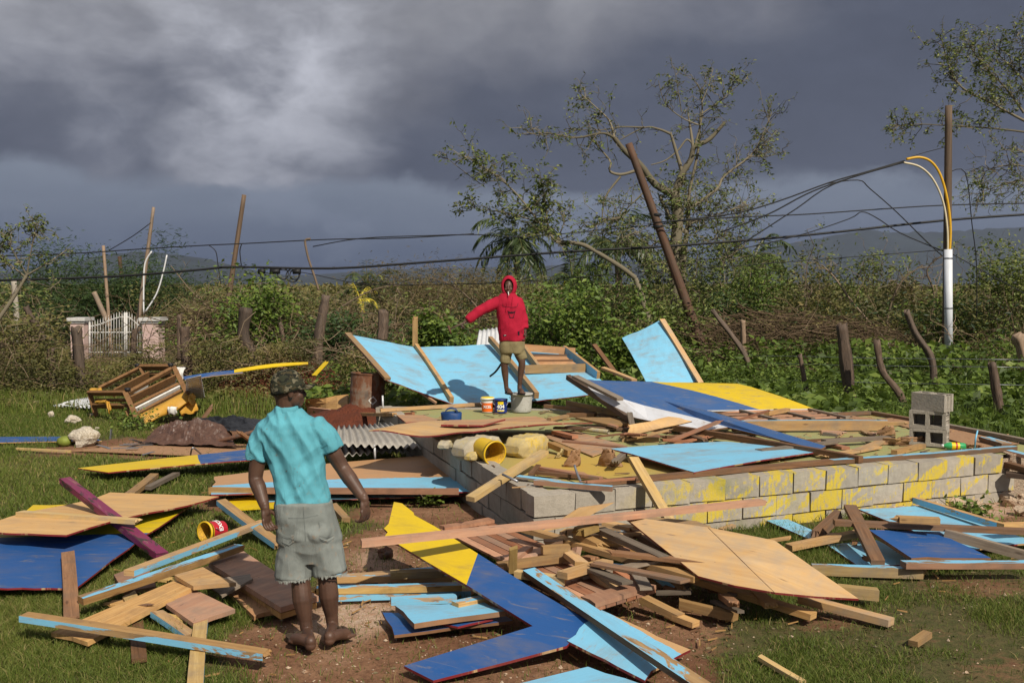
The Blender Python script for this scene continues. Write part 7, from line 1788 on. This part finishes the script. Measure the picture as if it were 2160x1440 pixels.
def wr1(c):
    q = V(((c.x * .80 + c.z * .42) * 13, c.y * 5, (c.z * .9 - c.x * .42) * 2.6)); q2 = V(((c.x * .75 - c.z * .55) * 10 + 7, c.y * 5, (c.z * .8 + c.x * .5) * 3))
    return -.034 * (abs(mn.noise(q)) - .12) - .022 * (abs(mn.noise(q2)) - .12) + .003 * mn.noise(c * 22) + .002
T = Solid(); ax = V((1, .10, 0)).normalized()
T.loft([(D(cx, py, MY + .03) + V((0, 0, 0)), hw_ * s_m, dp, ax) for py, cx, hw_, dp in ((1070, 640, 60, .125), (1045, 638, 59, .120), (1010, 632, 57, .116), (970, 625, 60, .12), (935, 620, 67, .125), (908, 617, 70, .12), (890, 614, 64, .104), (876, 610, 48, .083), (866, 608, 36, .072), (856, 606, 26, .066))])
T.limb([D(566, 902, MY + .03), D(547, 936, MY + .03), D(541, 971, MY + .03)], [.080, .076, .071], caps=False); T.limb([D(664, 900, MY + .03), D(687, 920, MY + .04), D(703, 950, MY + .045)], [.085, .083, .077], caps=False)
T.ell(D(566, 902, MY + .03), (.078, .078, .07)); T.ell(D(668, 900, MY + .03), (.08, .08, .07))
shirt = T.make('polo_shirt', 'shirt_aqua', me_, .008, 4, wr1); tree = bvh(shirt, me_)
b = Build(); cN = D(606, 862, MY + .03) - me_.location
for i in range(25):
    a = 2 * math.pi * i / 24; rr = V((math.cos(a), math.sin(a), 0))
    for k_, (dr, dz_) in enumerate(((.068, -.014), (.071, .022), (.064, .026))): b.v.append(cN + V((rr.x * dr * 1.05, rr.y * dr, dz_ + .012 * rr.x * 0 + .010 * rr.y)))
for i in range(24):
    for k_ in range(2): a = i * 3 + k_; b.face([a, a + 3, a + 4, a + 1], 0, None, True)
b.make('collar', 'shirt_aqua', me_)
decal('hem_seam', tree, thick([(578, 1061), (600, 1064), (630, 1063), (660, 1060), (697, 1049)], .6) + thick([(526, 964), (541, 969), (555, 970)], .7) + thick([(676, 942), (690, 937), (710, 932)], .7), 'shirt_aqua', me_, .003)
decal('stain', tree, [[(x + math.cos(t) * r_, y + math.sin(t) * r_ * 1.4) for t in np.linspace(0, 5.5, 7)] for x, y, r_ in ((604, 993, 1.3), (583, 960, 1.1), (622, 988, .9), (627, 995, .8), (632, 1024, 1.1), (623, 1029, .8), (563, 904, 1.0), (640, 1018, .7))], 'denim_dark', me_, .002)
wr2 = lambda c: .008 * mn.noise(V((c.x * 11 + c.z * 4, c.y * 11, c.z * 7))) + .007 * (1 - 2 * abs(mn.noise(V((c.x * 5 + c.z * 5, c.y * 5, c.z * 8)))))
H = Solid()
H.loft([(D(cx, py, MY + .02), hw_ * s_m, dp, ax) for py, cx, hw_, dp in ((1182, 657, 46, .115), (1158, 656, 58, .13), (1135, 652, 68, .145), (1110, 648, 66, .146), (1085, 644, 63, .140), (1066, 641, 60, .130), (1056, 641, 59, .126))])
H.limb([D(630, 1125, MY + .01), D(622, 1170, MY - .01), D(618, 1216, MY - .02)], [.108, .112, .118], caps=False); H.limb([D(674, 1125, MY + .01), D(687, 1165, MY + .01), D(696, 1206, MY + .01)], [.108, .112, .116], caps=False)
H.ell(D(634, 1122, MY - .02), (.10, .12, .09)); H.ell(D(672, 1120, MY - .02), (.10, .12, .09))
sh = H.make('denim_shorts', 'denim', me_, .008, 3, wr2); tr2 = bvh(sh, me_)
for cx, cy, Yc, rr in ((618, 1217, MY - .02, .116), (696, 1207, MY + .01, .114)):
    c_ = D(cx, cy, Yc) - me_.location; fb = Build(); ring = []
    nh = 150
    for i in range(nh):
        a = 2 * math.pi * i / nh; r2 = rr * rng.uniform(.975, 1.025)
        fb.v += [c_ + V((math.cos(a) * rr, math.sin(a) * rr, .012)), c_ + V((math.cos(a) * r2, math.sin(a) * r2, .004 - .022 * rng.random() ** 2))]
    for i in range(nh): i2 = (i + 1) % nh; fb.face([i * 2, i2 * 2, i2 * 2 + 1, i * 2 + 1])
    fb.make('frayed_hem', 'fray', me_)
pk = lambda x, y, w_, h_: [[(x, y), (x + w_, y - 4), (x + w_ - 1, y + h_ - 8), (x + w_ * .55, y + h_), (x + 2, y + h_ - 6)]]
for q in (pk(594, 1110, 28, 40), pk(673, 1100, 32, 42)):
    decal('back_pocket', tr2, q, 'denim', me_, .006)
decal('pocket_seam', tr2, thick([(594, 1142), (603, 1150), (621, 1135)], .7) + thick([(594, 1132), (606, 1136), (621, 1130)], .6) + thick([(674, 1130), (690, 1134), (705, 1128)], .6) + thick([(675, 1138), (691, 1144), (705, 1134)], .7) + thick([(640, 1068), (642, 1100), (645, 1140)], .7) + thick([(584, 1088), (610, 1092), (640, 1092), (670, 1086), (704, 1076)], .6), 'denim_dark', me_, .004)
# cap
capm = Build(); tl = V((fw.x * .97, fw.y * .97, .26)).normalized(); cu_ = (UPV - tl * tl.z).normalized(); cs = tl.cross(cu_); cc_ = hc + UPV * .020 - me_.location
for i in range(13):
    a = math.pi / 2 * i / 12
    for j in range(32):
        t_ = 2 * math.pi * j / 32; capm.v.append(cc_ + tl * (.112 * math.cos(t_) * math.cos(a) ** .75) + cs * (.090 * math.sin(t_) * math.cos(a) ** .75) + cu_ * (-.032 + .138 * math.sin(a)))
for i in range(12):
    for j in range(32): j2 = (j + 1) % 32; capm.face([i * 32 + j, i * 32 + j2, (i + 1) * 32 + j2, (i + 1) * 32 + j], 0, None, True)
co_ = capm.make('camouflage_cap', 'camo', me_); co_.modifiers.new('t', 'SOLIDIFY').thickness = .004
bm_ = Build()
for i in range(9):
    u = i / 8 - .5; ang = u * 2.2
    for k_, L in enumerate((0, .5, 1)):
        e0 = cc_ + tl * (.104 * math.cos(ang)) + cs * (.090 * math.sin(ang)) - cu_ * .026; bm_.v.append(e0 + tl * (.078 * L * math.cos(ang * .55)) + cs * (.012 * L * u) - cu_ * (.014 * L + .045 * u * u * L))
for i in range(8):
    for k_ in range(2): a = i * 3 + k_; bm_.face([a, a + 3, a + 4, a + 1], 0, None, True)
bo = bm_.make('cap_visor', 'camo', co_); bo.modifiers.new('t', 'SOLIDIFY').thickness = .006
bt = Build(); bt.lathe([(.001, .006), (.009, .004), (.011, 0)], 10, mat4=Matrix.Translation(cc_ + cu_ * .107)); bt.make('cap_button', 'camo', co_)
for heel, toe in ((P(655, 1366, .0), P(609, 1346, .0)), (P(694, 1355, .0), P(745, 1335, .0))):
    fd = toe - heel; fd.normalize(); sw = fd.cross(UPV); L = (toe - heel).length; b = Build()
    for k_, z in enumerate((.0, .030)):
        for i in range(16):
            t_ = 2 * math.pi * i / 16; u = math.cos(t_); b.v.append(heel + fd * (L * .47 + L * .58 * u) + sw * (.054 * math.sin(t_) * (1 + .12 * u)) + UPV * (z + .004) - me_.location)
    for i in range(16): i2 = (i + 1) % 16; b.face([i, i2, 16 + i2, 16 + i])
    b.face(list(range(16, 32))); b.face(list(range(15, -1, -1))); so2 = b.make('sandal', 'sandal', me_)
    for o2 in (.42, .60):
        b = Build(); b.tube([heel + fd * L * o2 + sw * (.046 * math.cos(a)) + UPV * (.015 + .062 * math.sin(a) * (1 if o2 < .5 else .85)) - me_.location for a in np.linspace(0, math.pi, 10)], .010, 6); b.make('strap', 'sandal', so2)
# ---- man in the red hoodie standing on the bucket
HY = 14.55; s_h = HY / F
he = empty('person', BK + V((0, 0, .28)), 'person in a red hoodie and khaki shorts standing on a bucket, one arm stretched out', 'person')
F2 = V((-.10, -.99, 0)).normalized(); S2 = V((-F2.y, F2.x, 0)); hc = D(1073.5, 604, HY)
S_ = Solid(); S_.ell(hc, (.073, .092, .108), (S2, F2, UPV)); S_.ell(hc + F2 * .038 - UPV * .052, (.056, .058, .068), (S2, F2, UPV)); S_.ell(hc + F2 * .070 - UPV * .10, (.032, .026, .024), (S2, F2, UPV))
S_.ell(hc + F2 * .104 - UPV * .036, (.019, .020, .018), (S2, F2, UPV)); S_.ell(hc + F2 * .096 - UPV * .016, (.012, .013, .030), (S2, F2, UPV)); S_.ell(hc + F2 * .092 - UPV * .070, (.028, .014, .009), (S2, F2, UPV)); S_.ell(hc + F2 * .090 - UPV * .083, (.026, .013, .009), (S2, F2, UPV))
for q in (1, -1): S_.ell(hc + S2 * .030 * q + F2 * .083 + UPV * .010, (.024, .014, .011), (S2, F2, UPV)); S_.ell(hc + S2 * .038 * q + F2 * .070 - UPV * .040, (.024, .024, .024), (S2, F2, UPV)); S_.ell(hc + S2 * .076 * q - UPV * .02, (.008, .018, .03), (S2, F2, UPV))
S_.limb([hc - UPV * .06, D(1072, 628, HY + .02)], [.056, .066]); S_.loft([(D(1073, 640, HY), .15, .085, S2), (D(1078, 690, HY), .14, .09, S2), (D(1080, 725, HY), .14, .09, S2)])
A_sh, A_el, A_wr = D(1047, 637, HY), D(1013, 655, HY - .06), D(984, 677, HY - .14); S_.limb([A_sh, A_el, A_wr], [.05, .042, .028])
B_sh, B_el, B_wr = D(1096, 637, HY), D(1102, 668, HY), D(1107, 697, HY - .04); S_.limb([B_sh, B_el, B_wr], [.05, .042, .028])
dh = (A_wr - A_el).normalized(); S_.hand(A_wr, dh, V((.1, -.9, .3)), V((.3, -.2, -.9)), 1.0, (55, 65, 55), 1); S_.hand(B_wr, V((.05, -.1, -1)), V((.2, -.95, 0)), V((-.95, -.1, 0)), 1.0, (20, 28, 25), 1)
TZ = BK.z + .275
for hip, kn, an, heel, toe in ((D(1069, 735, HY), D(1064, 772, HY - .02), D(1068, 822, HY + .02), V((D(1069, 830, HY).x, HY + .02, TZ + .035)), V((D(1077, 836, HY).x, HY - .20, TZ + .03))), (D(1091, 732, HY), D(1101, 765, HY - .05), D(1096, 812, HY - .02), V((D(1096, 822, HY).x, HY - .03, TZ + .035)), V((D(1103, 830, HY).x, HY - .25, TZ + .03)))):
    an = V((an.x, an.y, max(an.z, TZ + .09))); S_.limb([hip, hip.lerp(kn, .5), kn, kn.lerp(an, .35) + V((0, .01, 0)), kn.lerp(an, .75), an], [.085, .075, .052, .052, .036, .033]); fd = toe - heel
    S_.limb([an, heel + UPV * .02], [.035, .035]); S_.limb([heel + UPV * .01, heel + fd * .45 + UPV * .022, heel + fd * .75], [.035, .035, .036]); sw = fd.normalized().cross(UPV)
    for o_, L in ((-.034, .95), (-.018, .99), (0, 1.0), (.017, .97), (.034, .9)): S_.limb([heel + fd * .7 + sw * o_ * .8, heel + fd * L + sw * o_], [.014, .0105])
    b = Build()
    for z in (0.002, .020):
        for i in range(14): t_ = 2 * math.pi * i / 14; b.v.append(V((heel.x, heel.y, TZ)) + (fd - UPV * fd.z) * (.5 + .62 * math.cos(t_)) + sw * (.050 * math.sin(t_)) + UPV * z - he.location)
    for i in range(14): i2 = (i + 1) % 14; b.face([i, i2, 14 + i2, 14 + i])
    b.face(list(range(14, 28))); b.face(list(range(13, -1, -1))); b.make('sandal', 'black_rubber', he)
S_.make('body', 'skin', he, .0065, 4)
for q in (1, -1):
    b = Build(); b.lathe([(.001, -.006), (.007, -.004), (.010, 0), (.007, .004), (.001, .006)], 8, mat4=Matrix.Translation(hc + S2 * .030 * q + F2 * .093 - UPV * .006 - he.location)); b.make('eye', 'eyewhite', he)
b = Build(); m0_ = hc + F2 * .105 - UPV * .076 - he.location; b.tube([m0_, m0_ + F2 * .03 + V((.012, 0, -.055))], .0055, 6); b.make('cigarette', 'cigarette', he)
T = Solid(); ax = V((1, -.06, 0)).normalized()
T.loft([(D(cx, py, HY), hw_ * s_h, dp, ax) for py, cx, hw_, dp in ((719, 1079.5, 26.5, .135), (712, 1079.5, 27.5, .142), (695, 1079, 28, .142), (675, 1078, 28, .138), (655, 1076, 28.5, .135), (640, 1073, 29, .125), (632, 1072, 27, .11), (625, 1071.5, 20, .095), (619, 1072, 14.5, .09))])
T.limb([D(1051, 638, HY), A_el + V((0, 0, .0)), A_wr + (A_el - A_wr).normalized() * .02], [.085, .074, .056], caps=False); T.limb([D(1092, 638, HY), B_el, B_wr + UPV * .03], [.085, .070, .052], caps=False); T.ell(D(1051, 637, HY), (.085, .085, .075)); T.ell(D(1092, 637, HY), (.083, .083, .075))
wr3 = lambda c: .012 * mn.noise(V((c.x * 9 + c.z * 4, c.y * 9, c.z * 5))) + .009 * (1 - 2 * abs(mn.noise(V((c.x * 6 - c.z * 5, c.y * 6, c.z * 6)))))
ho = T.make('hoodie', 'hoodie_red', he, .010, 3, wr3); tr3 = bvh(ho, he)
b = Build(); n_a, n_b = 10, 28; hcc = hc + UPV * .006 - F2 * .015
for i in range(n_a + 1):
    al = R(50) + (math.pi - R(50)) * i / n_a
    for j in range(n_b):
        be_ = 2 * math.pi * j / n_b; ct, st_ = math.cos(al), math.sin(al); lowk = 1 + .22 * max(0, -math.sin(be_))
        b.v.append(hcc + F2 * (.135 * ct) + S2 * (.104 * st_ * math.cos(be_)) + UPV * (.142 * st_ * math.sin(be_) * lowk) - he.location)
for i in range(n_a):
    for j in range(n_b): j2 = (j + 1) % n_b; b.face([i * n_b + j, i * n_b + j2, (i + 1) * n_b + j2, (i + 1) * n_b + j], 0, None, True)
hd = b.make('hood', 'hoodie_red', ho); md = hd.modifiers.new('t', 'SOLIDIFY'); md.thickness = .014
b = Build(); rim_ = [V(v_.co) for v_ in list(hd.data.vertices)[:n_b]]; b.tube(rim_ + [rim_[0]], .010, 6, cap=False); b.make('hood_rim', 'hoodie_red', hd)
Zt = lambda *p: [(930 + x / 4.8, 560 + y / 4.8) for x, y in p]
decal('bull_emblem', tr3, thick(Zt((618, 380), (630, 412), (680, 420), (715, 424), (760, 420), (775, 408), (782, 380)), .35) + [Zt((672, 458), (700, 470), (715, 466), (730, 470), (758, 456), (748, 478), (728, 484), (704, 484), (684, 478))] + thick(Zt((684, 478), (692, 505), (698, 528), (734, 528), (740, 505), (748, 478)), .5) + [Zt((694, 518), (708, 520), (706, 532), (696, 530)), Zt((726, 520), (738, 518), (737, 530), (728, 532))], 'ink', he, .004)
decal('pocket_badge', tr3, [Zt((778, 668), (796, 664), (796, 706), (780, 706))], 'ink', he, .004); decal('hem_tag', tr3, [Zt((630, 702), (664, 698), (664, 712), (632, 716))], 'ink', he, .004); decal('hem_tag_print', tr3, [Zt((640, 705), (658, 702), (658, 706), (640, 709))], 'letter_white', he, .006)
decal('pocket_seam', tr3, thick(Zt((600, 640), (612, 690)), .25) + thick(Zt((590, 742), (700, 748), (842, 740)), .4) + thick(Zt((810, 620), (826, 690)), .25), 'ink', he, .003)
for pts in (Zt((685, 315), (672, 390), (655, 470)), Zt((728, 315), (722, 370), (712, 430))):
    b = Build(); ps = []
    for x, y in pts:
        r_ = ray(x, y).normalized(); h_ = tr3.ray_cast(V((0, 0, CAMZ)), r_); ps.append((h_[0] if h_[0] else D(x, y, HY - .14)) - r_ * .006 - he.location)
    b.tube(smooth_path(ps, 4), .005, 5); b.make('drawstring', 'hoodie_red', ho)
H = Solid(); H.loft([(D(cx, py, HY), hw_ * s_h, dp, ax) for py, cx, hw_, dp in ((744, 1080, 25, .125), (735, 1080, 26, .13), (722, 1080, 25.5, .13), (714, 1080, 24, .12))])
H.limb([D(1069, 738, HY), D(1067, 752, HY - .01), D(1065.5, 765, HY - .015)], [.083, .080, .076], caps=False); H.limb([D(1091, 736, HY), D(1098, 748, HY - .02), D(1102, 758, HY - .03)], [.080, .074, .068], caps=False)
H.make('khaki_shorts', 'shorts_khaki', he, .009, 3, wr3)
# the hammer is held, so it is a thing of its own
ha, hb = A_wr + dh * .06 + V((.03, -.03, .02)), D(948, 694, HY - .20); hm = empty('hammer', hb, 'claw hammer held in the outstretched hand of the man in the hoodie', 'hammer')
b = Build(); b.tube([ha - hb, V()], [.014, .012], 8); b.make('handle', 'polewood', hm); dn = V((.35, .1, -1)).normalized(); b = Build(); b.tube([-dn * .055, -dn * .04, dn * .02, dn * .075], [.018, .020, .016, .006], 8); b.make('head', 'rust_iron', hm)
# ------------------------------------------------------------------ haze
def haze():
    m, t_ = newmat('haze'); v_ = t_.n('ShaderNodeVolumePrincipled', None, Color=(.54, .63, .86), Density=.00006, Anisotropy=.38); t_.n('ShaderNodeOutputMaterial', None, Volume=v_.outputs[0])
    b = Build(); b.box((19600, 19600, 701), Matrix.Translation((0, 14, 700 / 2 - 5))); o = b.make('haze', 'haze'); tag(o, 'thin blue haze over the plain', None, None, 'stuff')
haze()
